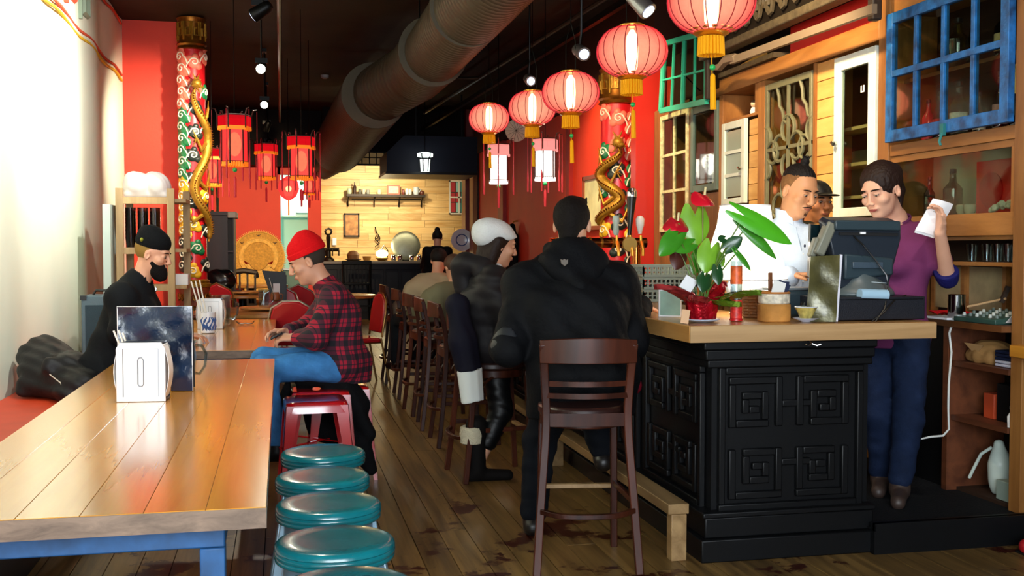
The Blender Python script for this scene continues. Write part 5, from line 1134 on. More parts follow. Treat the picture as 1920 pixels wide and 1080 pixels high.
# ---- anthurium
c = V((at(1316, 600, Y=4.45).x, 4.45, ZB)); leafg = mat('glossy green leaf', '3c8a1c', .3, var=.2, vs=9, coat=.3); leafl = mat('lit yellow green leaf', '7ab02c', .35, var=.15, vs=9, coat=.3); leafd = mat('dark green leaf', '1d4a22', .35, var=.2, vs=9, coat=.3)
build('plant_saucer', MB().lathe([(.04, 0), (.06, .004), (.08, .012), (.078, .015), (.05, .008), (0, .007)], c, 28, cap=False), mat('blue white china'), None, origin=c, label='pale blue saucer under the potted anthurium', cat='saucer')
t = thing('potted_anthurium', 'potted anthurium with red flowers wrapped in red and green foil', 'plant', c+V((0, 0, .013)))
pot = MB(); n = 40; prof = [(.058, .014), (.066, .05), (.072, .085), (.078, .11)]
vs = [(c.x+(r+.005*sin(11*2*pi*j/n+z*40))*cos(2*pi*j/n), c.y+(r+.005*sin(11*2*pi*j/n+z*40))*sin(2*pi*j/n), c.z+z) for r, z in prof for j in range(n)]
fs = [(i*n+j, i*n+(j+1) % n, (i+1)*n+(j+1) % n, (i+1)*n+j) for i in range(3) for j in range(n)]+[tuple(range(n-1, -1, -1))]
build('foil_pot', pot.add(vs, fs), mat('red foil', 'b80f22', .22, .6, var=.5, vs=16, bump=.9, bs=28), t)
build('soil', MB().lathe([(0, .1), (.07, .1)], c, 20, cap=False), mat('potting soil', '1f140c', .9, bump=.8), t)
def foilflap(ang, w_, L, rise, m_, droop=0):
    d = V((cos(ang), sin(ang), 0)); s_ = V((-sin(ang), cos(ang), 0))
    return build('foil_flap', MB().sheet(lambda u, v: c+d*(.06+L*u)+s_*(w_*(1-.55*u)*(v-.5)*2)*(.5+.9*sin(pi*min(1, u+.25)))+V((0, 0, .095+rise*sin(u*pi*.55)+.012*sin(v*13+u*5)-droop*u*u)), 10, 12, .0015), m_, t)
gf = mat('green foil', '5e7a1e', .22, .6, bump=.9, bs=26, var=.3)
foilflap(-.12, .07, .21, .035, gf); foilflap(-.9, .05, .13, -.01, gf); foilflap(pi+.2, .065, .18, .065, mat('striped red foil', 'a03030', .3, .4, var=.6, vs=22, bump=.8, bs=20)); foilflap(pi+.9, .045, .12, .02, mat('striped red foil')); foilflap(.6, .05, .13, .07, mat('red foil')); foilflap(2.2, .05, .1, .05, mat('red foil'))
build('price_card', MB().box(-.03, .03, -.001, .001, -.03, .03, M=Matrix.Translation(at(1291, 532, Y=4.40)) @ Matrix.Rotation(.5, 4, 'Y') @ Matrix.Rotation(.3, 4, 'X')), wpaper, t)
build('price_card', MB().box(-.018, .018, -.001, .001, 0, .06, M=Matrix.Translation(V((at(1283, 600, Y=4.36).x, 4.36, ZB+.002))) @ Matrix.Rotation(.15, 4, 'Y')), mat('peach card', 'e0b48a', .6), t)
def heart(name, tip, base, wd, m_, nrm=None, cup=.15, par=None, notch=.35):
    """heart-shaped blade from its base (stalk end) to its tip"""
    b0 = V(base); tp = V(tip); ax = tp-b0; L = ax.length; ax.normalize()
    nn_ = V(nrm) if nrm is not None else V((0, -1, .3)); nn_ = (nn_-ax*nn_.dot(ax)).normalized(); sd = ax.cross(nn_)
    def f(u, v):
        # u along, v across -1..1
        vv = v*2-1; prof = (sin(pi*min(1, u*.86+.14))**.75)*(1-u*.25)
        x = u-notch*.55*(1-abs(abs(vv)-.55)/.55)*(1-u)**2*1.0 if abs(vv) < 1.1 else u
        x = u*(1)-notch*(1-u)**3*min(1, abs(vv)*1.6)
        return b0+ax*L*x+sd*wd*.5*vv*prof+nn_*(cup*wd*(-vv*vv)*prof+.10*L*sin(u*pi)*.5)
    return build(name, MB().sheet(f, 14, 12, .0016), m_, par or t)
def stalk(p0, p1, r=.0035, m_=None, bend=.03):
    p0 = V(p0); p1 = V(p1); mid = (p0+p1)/2+V((0, 0, bend)); 
    build('stalk', MB().tube([p0*(1-u)**2+mid*2*u*(1-u)+p1*u*u for u in [i/8 for i in range(9)]], r, 6), m_ or mat('green stalk', '5a7a2a', .5), t)
pc_ = c+V((0, 0, .12))
L_ = [ # base px, tip px, depth Y, width m, material
 ((1303, 402), (1306, 462), 4.47, .155, leafl), ((1270, 440), (1236, 480), 4.36, .10, leafg), ((1295, 458), (1262, 470), 4.40, .07, leafg), ((1333, 466), (1320, 512), 4.42, .12, leafl),
 ((1396, 405), (1485, 458), 4.40, .11, mat('bright green leaf', '4aa81c', .3, coat=.3, var=.12)), ((1398, 428), (1456, 486), 4.44, .06, leafg), ((1365, 464), (1392, 444), 4.36, .07, leafd), ((1382, 474), (1408, 508), 4.34, .035, leafg), ((1358, 447), (1346, 449), 4.36, .04, leafd),
 ((1345, 505), (1347, 535), 4.36, .06, leafd), ((1322, 520), (1316, 548), 4.37, .08, leafd), ((1340, 478), (1356, 500), 4.50, .08, leafl), ((1275, 475), (1266, 506), 4.50, .09, mat('red brown leaf', '4a1c12', .4, var=.2)), ((1310, 480), (1300, 515), 4.48, .08, leafg)]
for i, (b_, tp, Y, wd, m_) in enumerate(L_):
    B = at(*b_, Y=Y); T = at(*tp, Y=Y-.02)
    heart('leaf', T, B, wd, m_, nrm=(.2*sin(i*2.1), -1, .25), cup=.12); stalk(pc_+V((.02*sin(i), .02*cos(i), -.02)), B)
for (b_, tp, Y, wd) in (((1268, 414), (1268, 432), 4.40, .125), ((1318, 366), (1332, 386), 4.46, .12)):
    B = at(*b_, Y=Y); T = at(*tp, Y=Y-.06)
    heart('flower', T, B, wd, mat('waxy red flower', 'd0142a', .25, coat=.6), nrm=(0, -.25, 1), cup=.3, notch=.5); stalk(pc_, B, .003, mat('red green stalk', '7a6a30', .5), .05)
    build('spadix', MB().tube([B+V((0, -.02, .0)), B+V((0, -.03, .035))], .005, 6), mat('pale spadix', 'e8d9a0', .5), t)
# ---- table lamp
lx = at(1396, 500, Y=4.9).x; c = V((lx, 4.9, ZB)); zs0 = at(1396, 523, Y=4.9).z; zs1 = at(1396, 386, Y=4.9).z
t = thing('table_lamp', 'table lamp with a glowing white bell shade behind the anthurium', 'lamp', c)
build('lamp_shade', MB().lathe([(.205, zs0-ZB), (.195, zs0-ZB+.05), (.165, zs0-ZB+.17), (.135, zs0-ZB+.27), (.122, zs1-ZB)], c, 40, cap=False), glow_cloth('lit white shade', 'fff4e0', 2.3, .12, 'ffffff'), t)
build('shade_ring', MB().tube(ring(c+V((0, 0, zs0-ZB)), .205, 32), .004, 5, closed=True), wpaper, t); build('shade_ring', MB().tube(ring(c+V((0, 0, zs1-ZB)), .122, 32), .004, 5, closed=True), wpaper, t)
build('base', MB().lathe([(.07, 0), (.075, .01), (.03, .03), (.02, .06), (.045, .1), (.04, .14), (.012, .18), (.01, zs0-ZB+.12)], c, 24), mat('pale ceramic base', 'd9d4c4', .3, coat=.5), t)
build('bulb', MB().ell(c+V((0, 0, zs0-ZB+.14)), .035, 12), emis('white lantern bulb', 'fffaf0', 30), t)
lamp('POINT', 'table_lamp_light', c+V((0, 0, zs0-ZB+.14)), 20, (1, .86, .66), size=.05)
# ---- red patterned tube
c = V((at(1380, 602, Y=4.47).x, 4.47, ZB)); t = thing('printed_tube', 'tall clear tube with red and orange printed wrap beside the anthurium', 'tube', c)
h = .27; build('wrap', MB().lathe([(.0268, .014), (.0268, h*.36)], c, 20, cap=False), mat('red printed wrap', 'd8322a', .4, var=.5, vs=40), t); build('wrap', MB().lathe([(.0268, h*.62), (.0268, h*.92)], c, 20, cap=False), mat('orange red wrap', 'e8602a', .4, var=.4, vs=30), t)
build('tube_glass', MB().lathe([(.025, 0), (.026, .004), (.026, h), (.0245, h), (.0245, .006), (0, .005)], c, 20, cap=False), glass('clear glass'), t); build('base_ring', MB().lathe([(.024, 0), (.03, .003), (.03, .01), (.026, .014)], c, 20), mat('red lacquer'), t)
# ---- wicker basket
c = V((at(1420, 590, Y=4.68).x, 4.68, ZB)); t = thing('wicker_basket', 'small brown wicker basket with upright handle behind the printed tube', 'basket', c)
bk = mat('brown wicker', '7a4a20', .6, var=.3, vs=50)
for j in range(9): build('weave_row', MB().tube([(c.x+(.062+.002*j+.003*(-1)**(i+j))*cos(i*pi/12), c.y+(.062+.002*j+.003*(-1)**(i+j))*sin(i*pi/12), c.z+.008+j*.014) for i in range(24)], .0075, 5, closed=True), bk, t)
build('basket_base', MB().lathe([(.06, 0), (.062, .01), (0, .012)], c, 20), bk, t)
for i in range(12): build('stake', MB().tube([(c.x+.062*cos(i*pi/6), c.y+.062*sin(i*pi/6), c.z), (c.x+.08*cos(i*pi/6), c.y+.08*sin(i*pi/6), c.z+.128)], .004, 5), bk, t)
build('handle', MB().bar(c+V((.03, -.078, .06)), c+V((.03, -.07, .215)), .02, .012), mat('brown handle', '6b3d1c', .4), t, bevel=.003)
# ---- card stand, crates
a_ = at(1237, 597, Z=ZB); Y = 4.86; p0 = at(1236, 598, Y=Y); p1 = at(1276, 600, Y=Y-.05); 
t = thing('card_stand', 'small green glass card stand left of the anthurium', 'card stand', ((p0.x+p1.x)/2, Y, ZB))
h = .13; build('panel', MB().bar(V((p0.x, Y, ZB+.065)), V((p1.x, Y-.05, ZB+.065)), .006, .12), mat('sea green card', '7fa393', .2, coat=.5, var=.15, vs=12), t)
for z in (ZB+.003, ZB+.128): build('frame_edge', MB().bar(V((p0.x, Y, z)), V((p1.x, Y-.05, z)), .01, .006), wpaper, t)
for q_ in (V((p0.x, Y, ZB)), V((p1.x, Y-.05, ZB))): build('frame_edge', MB().bar(q_, q_+V((0, 0, .13)), .006, .01, up=(0, 1, 0)), wpaper, t)
gry_p = mat('grey green rack plastic', '8c9a92', .45)
c = at(1245, 566, Z=ZB); c = V((at(1236, 560, Y=6.35).x, 6.35, ZB))
for k in range(3):
    t = thing('glass_rack', ['lowest grey plastic glass rack in the stack on the bar', 'middle grey plastic glass rack in the stack on the bar', 'top grey plastic glass rack in the stack on the bar'][k], 'rack', c+V((0, 0, .075*k)), 'grey glass racks on the bar')
    z = ZB+.002+.075*k; x0, x1, y0, y1 = c.x-.17, c.x+.17, 6.16, 6.5
    for (A, B) in (((x0, y0), (x1, y0)), ((x1, y0), (x1, y1)), ((x1, y1), (x0, y1)), ((x0, y1), (x0, y0))):
        A3, B3 = V((*A, z)), V((*B, z)); d = (B3-A3)
        build('rim', MB().bar(A3+V((0, 0, .066)), B3+V((0, 0, .066)), .012, .014), gry_p, t); build('rim', MB().bar(A3+V((0, 0, .008)), B3+V((0, 0, .008)), .012, .016), gry_p, t); build('mid_rail', MB().bar(A3+V((0, 0, .037)), B3+V((0, 0, .037)), .008, .008), gry_p, t)
        b = MB()
        for i in range(13): b.bar(A3+d*(i/12)+V((0, 0, .005)), A3+d*(i/12)+V((0, 0, .066)), .01, .01)
        tag(build('ribs', b, gry_p, t), kind='stuff')
    build('base_grid', MB().box(x0, x1, y0, y1, z, z+.006), gry_p, t)
# ---- beer taps
Yt = 7.0; c0, c1 = at(1112, 455, Y=Yt), at(1206, 455, Y=Yt); cop = mat('polished copper', 'c9753c', .18, 1.0); zt = c0.z
t = thing('beer_tap_tower', 'copper and brass beer tap rail with tall handles on the bar', 'beer tap', ((c0.x+c1.x)/2, Yt, ZB))
xr = c1.x; xl = 1.78
build('rail', MB().tube([(xl, Yt, zt), (xr+.02, Yt, zt)], .034, 16), cop, t)
for x in (1.9, xr-.05): build('column', MB().lathe([(.06, 0), (.062, .01), (.032, .03), (.03, zt-ZB)], (x, Yt, ZB), 16), cop, t)
for i in range(7): build('brass_ring', MB().tube([(xl+.03+i*.08, Yt, zt), (xl+.045+i*.08, Yt, zt)], .039, 16), brass, t)
m = at(1180, 458, Y=Yt-.1)
build('medallion', MB().tube([(m.x, Yt-.12, m.z), (m.x, Yt-.10, m.z)], [.05, .052], 24), mat('pale brass medallion', 'c9a85a', .4, .6), t)
for px, zz in ((1155, 412), (1180, 360), (1200, 405)):
    x = at(px, 450, Y=Yt-.06).x
    build('spout', MB().tube([(x, Yt-.03, zt), (x, Yt-.09, zt), (x, Yt-.12, zt-.05), (x, Yt-.12, zt-.09)], [.016, .016, .012, .01], 8), brass, t)
    build('stem', MB().tube([(x, Yt-.08, zt), (x, Yt-.08, zt+.05)], .01, 8), brass, t)
xa_, xb_, xc_ = [at(px, 430, Y=Yt-.08).x for px in (1155, 1180, 1200)]
build('tap_handle', MB().lathe([(.012, 0), (.022, .02), (.018, .07), (.026, .1), (.02, .13), (0, .14)], (xa_, Yt-.08, zt+.05), 14), mat('pale green ceramic', 'b9cfc4', .3), t)
Mt = Matrix.Translation((xb_, Yt-.08, zt+.05)) @ Matrix.Rotation(.06, 4, 'Y')
build('tap_handle', MB().lathe([(.013, 0), (.016, .06), (.03, .22), (.034, .26), (.0, .265)], (0, 0, 0), 16, M=Mt), mat('black plastic'), t, label='tall black tap handle with silver top')
build('handle_cap', MB().lathe([(.035, .262), (.036, .29), (.022, .32), (0, .325)], (0, 0, 0), 16, M=Mt), chrome, t)
build('tap_handle', MB().lathe([(.012, 0), (.016, .02), (.028, .06), (.03, .1), (.018, .12), (0, .125)], (xc_, Yt-.08, zt+.06), 14), mat('white ceramic handle', 'f0efe8', .3, coat=.4), t)
# hanging brackets on left: glasses on bar
# ================================================================== CABINETS OF THE BACK BAR
ob = wood('orange brown cabinet timber', 'a9733a', '7c4c20', .45, 'Y', 10, .12); obz = wood('orange brown post timber', 'a9733a', '7c4c20', .45, 'Z', 10, .12)
hp_ = wood('honey cabinet planks', 'e2b068', 'c28a42', .5, 'Y', 9, .15); inn = mat('dark cabinet interior', '33231a', .7); shelf_m = wood('inner shelf wood', '8a5a2c', '6b431e', .5, 'Y', 10, .2)
pane_g = glass('old window glass', 'dde4dc', .045, .04)
XF = 3.35
def cyz(y0, y1, z0, z1, x0, x1, mb=None): return (mb or MB()).box(x0, x1, y0, y1, z0, z1)
# -- display unit with the blue sash
t = thing('display_cabinet', 'wooden display cabinet with a weathered blue window sash and a glass case below', 'cabinet', (3.5, 4.9, .13)); DC = t
build('back_panel', cyz(4.3, 5.52, 1.0, 2.8, 3.635, 3.655), inn, t); build('post', cyz(5.42, 5.53, .128, 2.86, 3.33, 3.63), obz, t, bevel=.003); build('post', cyz(4.285, 4.365, .128, 2.86, 3.33, 3.63), obz, t, bevel=.003)
build('rail', cyz(4.366, 5.419, 1.87, 1.935, 3.34, 3.63), ob, t, bevel=.003); build('rail', cyz(4.366, 5.419, 2.66, 2.8, 3.34, 3.63), ob, t); build('rail', cyz(4.366, 5.419, 1.42, 1.53, 3.34, 3.63), ob, t, bevel=.003)
build('upper_board', cyz(4.29, 5.52, 2.81, 3.4, 3.40, 3.64), dkwood, t)
build('inner_rail', cyz(4.366, 5.419, 1.835, 1.869, 3.35, 3.37), ob, t); build('shelf_board', cyz(4.366, 5.419, 2.28, 2.30, 3.42, 3.63), shelf_m, t)
build('stile', cyz(4.366, 4.41, 1.53, 1.835, 3.35, 3.37), obz, t); build('stile', cyz(5.38, 5.419, 1.53, 1.835, 3.35, 3.37), obz, t)
build('glass_pane', cyz(4.41, 5.38, 1.53, 1.835, 3.358, 3.362), pane_g, t)
build('case_back', cyz(4.366, 5.419, 1.53, 1.87, 3.615, 3.634), mat('grey green case back', 'cfcbae', .6), t)
blu = mat('weathered blue paint', '185c9a', .5, var=.6, vs=16, bump=.5, bs=30)
y0, y1, z0, z1 = 4.372, 5.40, 1.945, 2.652; X0, X1 = 3.295, 3.333
d = build('window_sash', rectf(y0, y1, z0, z1, .06, X0, X1, .065), blu, t, bevel=.003, label='weathered bright blue sash')
for i in (1, 2, 3): yy = y0+.03+(y1-y0-.06)*i/4; build('muntin', cyz(yy-.015, yy+.015, z0+.06, z1-.055, X0+.004, X1-.004), blu, d, bevel=.003)
build('muntin', cyz(y0+.05, y1-.05, 2.30, 2.335, X0+.002, X1-.002), blu, d, bevel=.003)
for i in range(4):
    for (a, b_) in ((z0+.06, 2.30), (2.335, z1-.055)):
        yy = y0+.03+(y1-y0-.06)*i/4; build('pane', cyz(yy+.016, yy+(y1-y0-.06)/4-.016, a+.002, b_-.002, 3.312, 3.315), pane_g, d)
hb = build('latch', MB().box(3.28, 3.296, 4.84, 4.87, 1.93, 1.99).tube([(3.285, 4.855, 1.945), (3.27, 4.855, 1.90), (3.275, 4.85, 1.88)], .007, 6), mat('verdigris latch', '2f7f80', .5, .4), t)
# bottles
def bottle(y, z, r, h, col, lab, lbl=None, x=3.5, clear=True, grp='bottles behind the blue sash'):
    c = V((x, y, z)); t_ = thing('bottle', lab, 'bottle', c, grp)
    build('body', MB().lathe([(r*.9, 0), (r, .01), (r, h*.58), (r*.4, h*.72), (r*.32, h*.9), (r*.38, h*.92), (r*.32, h*.93), (0, h*.93)], c, 16, cap=False), glass('bottle '+col, col, .15) if clear else mat('bottle solid '+col, col, .15, coat=.5), t_)
    build('cap', MB().lathe([(r*.36, h*.9), (r*.36, h), (0, h)], c, 12), mat('cap dark', '1a1a1a', .4), t_)
    if lbl: build('label', MB().lathe([(r*1.015, h*.12), (r*1.015, h*.45)], c, 16, cap=False), mat('label '+lbl, lbl, .6, var=.2, vs=60), t_)
bottle(5.30, 1.937, .035, .24, 'c8323c', 'red-labelled bottle at the far end of the lower shelf behind the blue sash', 'c02030', clear=False)
bottle(5.2, 1.937, .034, .27, '9aa58c', 'clear bottle beside the red-labelled bottle', 'b02028')
bottle(5.03, 1.937, .046, .30, 'd8e0d8', 'clear square-shouldered bottle with a white label behind the blue sash', 'e6e6dc')
bottle(4.86, 1.937, .032, .22, '5c7d5a', 'green glass bottle between the white-labelled bottle and the red box', 'd8d8c8')
bottle(4.70, 1.937, .036, .30, 'c03040', 'slim red bottle with a silver neck behind the blue sash', 'd8a0a0')
bottle(4.58, 1.937, .034, .31, '6f2a26', 'dark bottle right of the slim red bottle')
t_ = thing('gift_box', 'red rounded gift box behind the red bottles', 'box', (3.56, 4.62, 1.937)); s = SDF((3.5, 4.42, 1.93), (3.64, 4.86, 2.2), .006); s.ell((3.575, 4.74, 2.02), (.045, .09, .085), k=0).ell((3.575, 4.54, 2.03), (.045, .09, .09), k=.01).half((0, 0, 1.938), (0, 0, -1)); s.mesh('box_shell', mat('glossy red tin', 'c8141e', .25, coat=.5), t_)
build('price_sign', MB().box(3.44, 3.446, 4.41, 4.52, 2.10, 2.24), mat('yellow sign card', 'd8c060', .6, var=.15, vs=30), None, label='yellow lettered card behind the right end of the blue sash', cat='sign')
bottle(5.05, 2.301, .065, .27, 'b8b068', 'big yellow-green bottle on the upper shelf behind the blue sash', None)
bottle(4.93, 2.301, .03, .22, '8a8a5c', 'thin olive bottle on the upper shelf behind the blue sash', None)
bottle(4.68, 2.301, .045, .26, '6b7a72', 'grey bottle with cream label on the upper shelf behind the blue sash', 'c8b890'); bottle(4.47, 2.301, .05, .28, '50706c', 'dark teal bottle on the upper shelf, right of the grey bottle', '8aa09a')
# glass case contents
t_ = thing('gift_box', 'red flat box with a round cut-out standing in the glass case', 'box', (3.5, 4.72, 1.531)); build('box_panel', MB().box(3.49, 3.52, 4.58, 4.86, 1.532, 1.80), mat('bright red card', 'd82418', .5), t_)
build('round_panel', MB().tube([(3.483, 4.74, 1.65), (3.489, 4.74, 1.65)], .09, 24), mat('deep red card', 'c00c10', .5), t_)
build('wrapped_bundle', MB().ell((3.5, 4.49, 1.66), (.05, .07, .125), 14), mat('pink red wrap', 'c8503c', .35, var=.4, vs=14, bump=1, bs=18), None, origin=(3.5, 4.49, 1.532), label='pinkish red wrapped bundle at the right end of the glass case', cat='bundle')
for i, y in enumerate((4.86, 4.80)): build('glass_jar', MB().lathe([(.02, 0), (.03, .015), (.032, .045), (.026, .05), (0, .03)], (3.41, y, 1.532), 16, cap=False), mat('greyish cut glass', 'b8b49c', .15, coat=.5), None, origin=(3.41, y, 1.532), label=['round glass salt jar left in the glass case', 'round glass salt jar beside the other jar in the glass case'][i], cat='jar', group='glass jars in the case')
t_ = thing('shell_ornament', 'white ruffled shell ornament in front of the red box', 'ornament', (3.41, 4.56, 1.532)); s = SDF((3.38, 4.4, 1.52), (3.47, 4.7, 1.63), .004)
for i in range(12): s.ell((3.42+.012*sin(i*2.2), 4.64-.018*i, 1.545+.022*sin(i*.26)+.008*(i % 2)), (.016, .016, .018), k=.004)
s.half((0, 0, 1.533), (0, 0, -1)); s.mesh('shell', mat('mottled white shell', 'cfcbb8', .5, var=.3, vs=60), t_)
bottle(5.1, 1.532, .05, .25, 'a8a890', 'clear conical bottle in the glass case behind the woman', None, x=3.52, grp='bottles in the glass case'); bottle(5.28, 1.532, .03, .22, '50201c', 'dark ribbed bottle at the far end of the glass case', None, x=3.5, grp='bottles in the glass case')
# niche below with framed panels, glasses
t = DC
build('niche_shelf', cyz(4.366, 5.419, 1.27, 1.29, 3.42, 3.63), ob, t); build('niche_shade_board', cyz(4.366, 5.419, 1.40, 1.42, 3.37, 3.63), ob, t)
for (ya, yb) in ((4.42, 4.68), (4.78, 5.06), (5.12, 5.36)):
    build('framed_panel', cyz(ya, yb, 1.03, 1.26, 3.60, 3.612), mat('cream marble panel', '9a8a68', .6, var=.3, vs=8), t); build('panel_frame', cyz(ya-.03, ya, 1.0, 1.27, 3.59, 3.62).box(3.59, 3.62, yb, yb+.03, 1.0, 1.27), ob, t)
for i, y in enumerate((4.62, 4.7, 4.78, 4.90)): build('drinking_glass', MB().lathe([(.022, 0), (.03, .09), (.028, .09), (.02, .005), (0, .004)], (3.5, y, 1.291), 14, cap=False), gl, None, origin=(3.5, y, 1.291), label=['drinking glass in the dark niche, nearest the right post', 'drinking glass in the dark niche, second from the right post', 'drinking glass in the dark niche, third from the right post', 'drinking glass in the dark niche, standing apart behind the tattooed arm'][i], cat='glass', group='glasses in the niche')
# -- lower counter and shelf unit
build('side_worktop', cyz(4.366, 5.6, .965, .995, 3.28, 3.63), wood('brown side worktop', '7a4a24', '55300f', .5, 'Y', 10, .15), t)
build('lower_panel', cyz(4.84, 5.6, .128, .964, 3.34, 3.36), black_p, t)
dk_r = wood('dark red brown shelf timber', '6a3a20', '462210', .5, 'Y', 10, .12); build('side_board', cyz(4.80, 4.84, .128, .964, 3.30, 3.63), dk_r, t); 
for z in (.49, .765): build('low_shelf', cyz(4.366, 4.80, z, z+.025, 3.32, 3.63), dk_r, t)
build('bottom_board', cyz(4.366, 4.80, .128, .145, 3.36, 3.63), inn, t)
# mixer, tin, papers
c = V((3.43, 4.62, .996)); t = thing('audio_mixer', 'green-grey audio mixer with rows of knobs on the side worktop', 'mixer', c)
gm2 = mat('green grey enamel', '2c4a42', .45); build('case', MB().add([(3.3, 4.44, .996), (3.56, 4.44, .996), (3.56, 4.76, .996), (3.3, 4.76, .996), (3.3, 4.44, 1.02), (3.56, 4.44, 1.05), (3.56, 4.76, 1.05), (3.3, 4.76, 1.02)], [(0, 3, 2, 1), (4, 5, 6, 7), (0, 1, 5, 4), (1, 2, 6, 5), (2, 3, 7, 6), (3, 0, 4, 7)]), gm2, t, bevel=.004)
for i in range(4):
    for j in range(6): build('knob', MB().lathe([(.009, 0), (.007, .016), (0, .017)], (3.34+i*.055, 4.48+j*.05, 1.024+i*.0065), 8), mat(['grey knob', 'pale knob'][(i+j) % 2], ['5c6b66', 'b8beb8'][(i+j) % 2], .5), t)
c = V((3.40, 4.88, .996)); t = thing('steel_tin', 'open shiny steel tin on the side worktop', 'tin', c); build('body', MB().lathe([(.042, 0), (.043, .004), (.043, .12), (.045, .125), (.041, .12), (.041, .006), (0, .006)], c, 24, cap=False), chrome, t); build('base_rim', MB().lathe([(.0425, 0), (.0445, .003), (.0425, .006)], c, 24, cap=False), mat('warm steel rim', 'b09a78', .3, .8), t)
c = V((3.5, 4.42, .996)); t = thing('paper_roll_strip', 'curling white receipt paper at the right post', 'paper', c)
build('strip', MB().sheet(lambda u, v: (3.30+.06*v+.06*sin(u*2.2), 4.52-.13*min(1, u*1.6), 1.005+.13*max(0, u-.45)**.8*1.4), 14, 3, .001), wpaper, t)
build('paper_sheets', MB().box(3.29, 3.42, 4.80, 5.0, .996, 1.006, M=None), wpaper, None, label='white papers lying left of the mixer', cat='paper')
build('red_cloth', MB().sheet(lambda u, v: (3.44+.14*u, 4.98+.2*v, .998+.02*abs(sin(u*6+v*5))+.004), 10, 10, .004), mat('red cloth', 'c01420', .8), None, label='folded red cloth behind the steel tin', cat='cloth')
t = thing('hand_tool', 'wooden-handled brush leaning over the mixer', 'brush', (3.4, 4.75, 1.05)); build('handle', MB().tube([(3.42, 4.82, 1.06), (3.5, 4.63, 1.11)], .006, 6), mat('pale handle', 'c0a078', .5), t); build('head', MB().bar((3.49, 4.65, 1.09), (3.52, 4.64, 1.17), .025, .02), dkwood, t)
# shelf contents
c = V((3.45, 4.67, .791)); t = thing('paper_bag', 'folded brown kraft paper bag on the upper low shelf', 'bag', c)
s = SDF((3.32, 4.54, .78), (3.6, 4.80, .95), .005); s.ell((3.46, 4.67, .84), (.1, .10, .065), k=0).cone((3.4, 4.60, .82), (3.4, 4.74, .82), .035, .035, .03).half((0, 0, .792), (0, 0, -1)).folds(.004, 60, 1); s.mesh('bag_body', mat('brown kraft paper', 'a07848', .7, bump=.4, bs=25), t)
build('flap', MB().prism([(0, 0), (.15, 0), (.075, .06)], .003, M=Matrix.Translation((3.352, 4.745, .885)) @ Matrix.Rotation(-pi/2, 4, 'Z') @ Matrix.Rotation(-pi/2+.25, 4, 'X')), mat('pale kraft flap', 'b89060', .7), t)
for i in range(5): build('folded_cloth', MB().box(3.36, 3.6, 4.385, 4.52, .792+i*.016, .806+i*.016), mat(['blue white cloth', 'navy cloth'][i > 1], ['b8bcd0', '1c2440'][i > 1], .8), None, bevel=.004, label=['folded pale cloth at the bottom of the pile on the low shelf', 'folded pale cloth second from the bottom of the pile', 'navy cloth in the middle of the pile on the low shelf', 'navy cloth second from the top of the pile', 'navy cloth topmost of the pile on the low shelf'][i], cat='cloth', group='folded cloths on the low shelf')
build('orange_box', MB().box(3.42, 3.5, 4.60, 4.68, .516, .64), mat('orange carton', 'b0401c', .6), None, bevel=.003, label='small orange carton on the middle low shelf', cat='box')
build('black_box', MB().box(3.42, 3.6, 4.45, 4.58, .516, .7), black_p, None, bevel=.004, label='black box next to the orange carton', cat='box')
c = V((3.36, 4.39, .516)); t = thing('small_bottle', 'small white bottle at the right end of the middle low shelf', 'bottle', c); build('body', MB().lathe([(.018, 0), (.02, .05), (.008, .07), (.008, .085)], c, 12), wpaper, t); build('cap', MB().lathe([(.01, .085), (.01, .1)], c, 10), mat('grey plastic'), t)
c = V((3.46, 4.60, .146)); t = thing('white_jug', 'white plastic jug with handle on the bottom low shelf', 'jug', c)
wp = mat('white translucent jug', 'c4d2ca', .35); s = SDF((3.36, 4.48, .14), (3.58, 4.75, .46), .005); s.ell((3.46, 4.60, .24), (.055, .055, .115), k=0).cone((3.46, 4.6, .3), (3.46, 4.61, .39), .045, .025, .04).half((0, 0, .147), (0, 0, -1)); s.mesh('body', wp, t)
build('handle', MB().tube([(3.44, 4.64, .37), (3.42, 4.69, .33), (3.40, 4.72, .25), (3.39, 4.74, .2)], .008, 8), wp, t)
build('box', MB().box(3.38, 3.48, 4.42, 4.52, .146, .24), mat('grey green carton', '8a9a90', .6), None, bevel=.003, label='pale grey carton beside the white jug', cat='box')
t = thing('power_cable', 'white cable hanging in a loop from the side worktop behind the woman', 'cable', (3.3, 4.9, .4))
cp_ = [at(px, py, Y=Y) for px, py, Y in ((1787, 602, 4.80), (1780, 625, 4.78), (1784, 660, 4.78), (1779, 720, 4.79), (1778, 770, 4.80), (1779, 805, 4.8), (1768, 817, 4.8), (1745, 819, 4.8), (1722, 824, 4.82), (1718, 800, 4.84), (1725, 760, 4.88), (1733, 700, 4.92), (1736, 688, 4.95))]
build('cord', MB().tube(cp_, .0055, 6), mat('white cable', 'd8dcd8', .5), t)
build('plug', MB().ell(cp_[0], (.012, .012, .015), 8), mat('white cable'), t)
c = at(1912, 1003, Y=4.15); t = thing('red_shoe', 'red shoe peeking in at the right edge of the floor', 'shoe', (c.x+.06, 4.1, 0)); s = SDF((c.x-.06, 3.98, -.01), (c.x+.28, 4.22, .14), .005); s.cone((c.x, 4.1, .035), (c.x+.18, 4.1, .05), .035, .045, 0).cone((c.x+.16, 4.1, .07), (c.x+.2, 4.1, .085), .04, .035, .03).half((0, 0, .004), (0, 0, -1)); s.mesh('upper', mat('red shoe leather', 'a0141c', .4), t); build('sole', MB().box(c.x-.03, c.x+.22, 4.06, 4.14, 0, .01), mat('black plastic'), t)
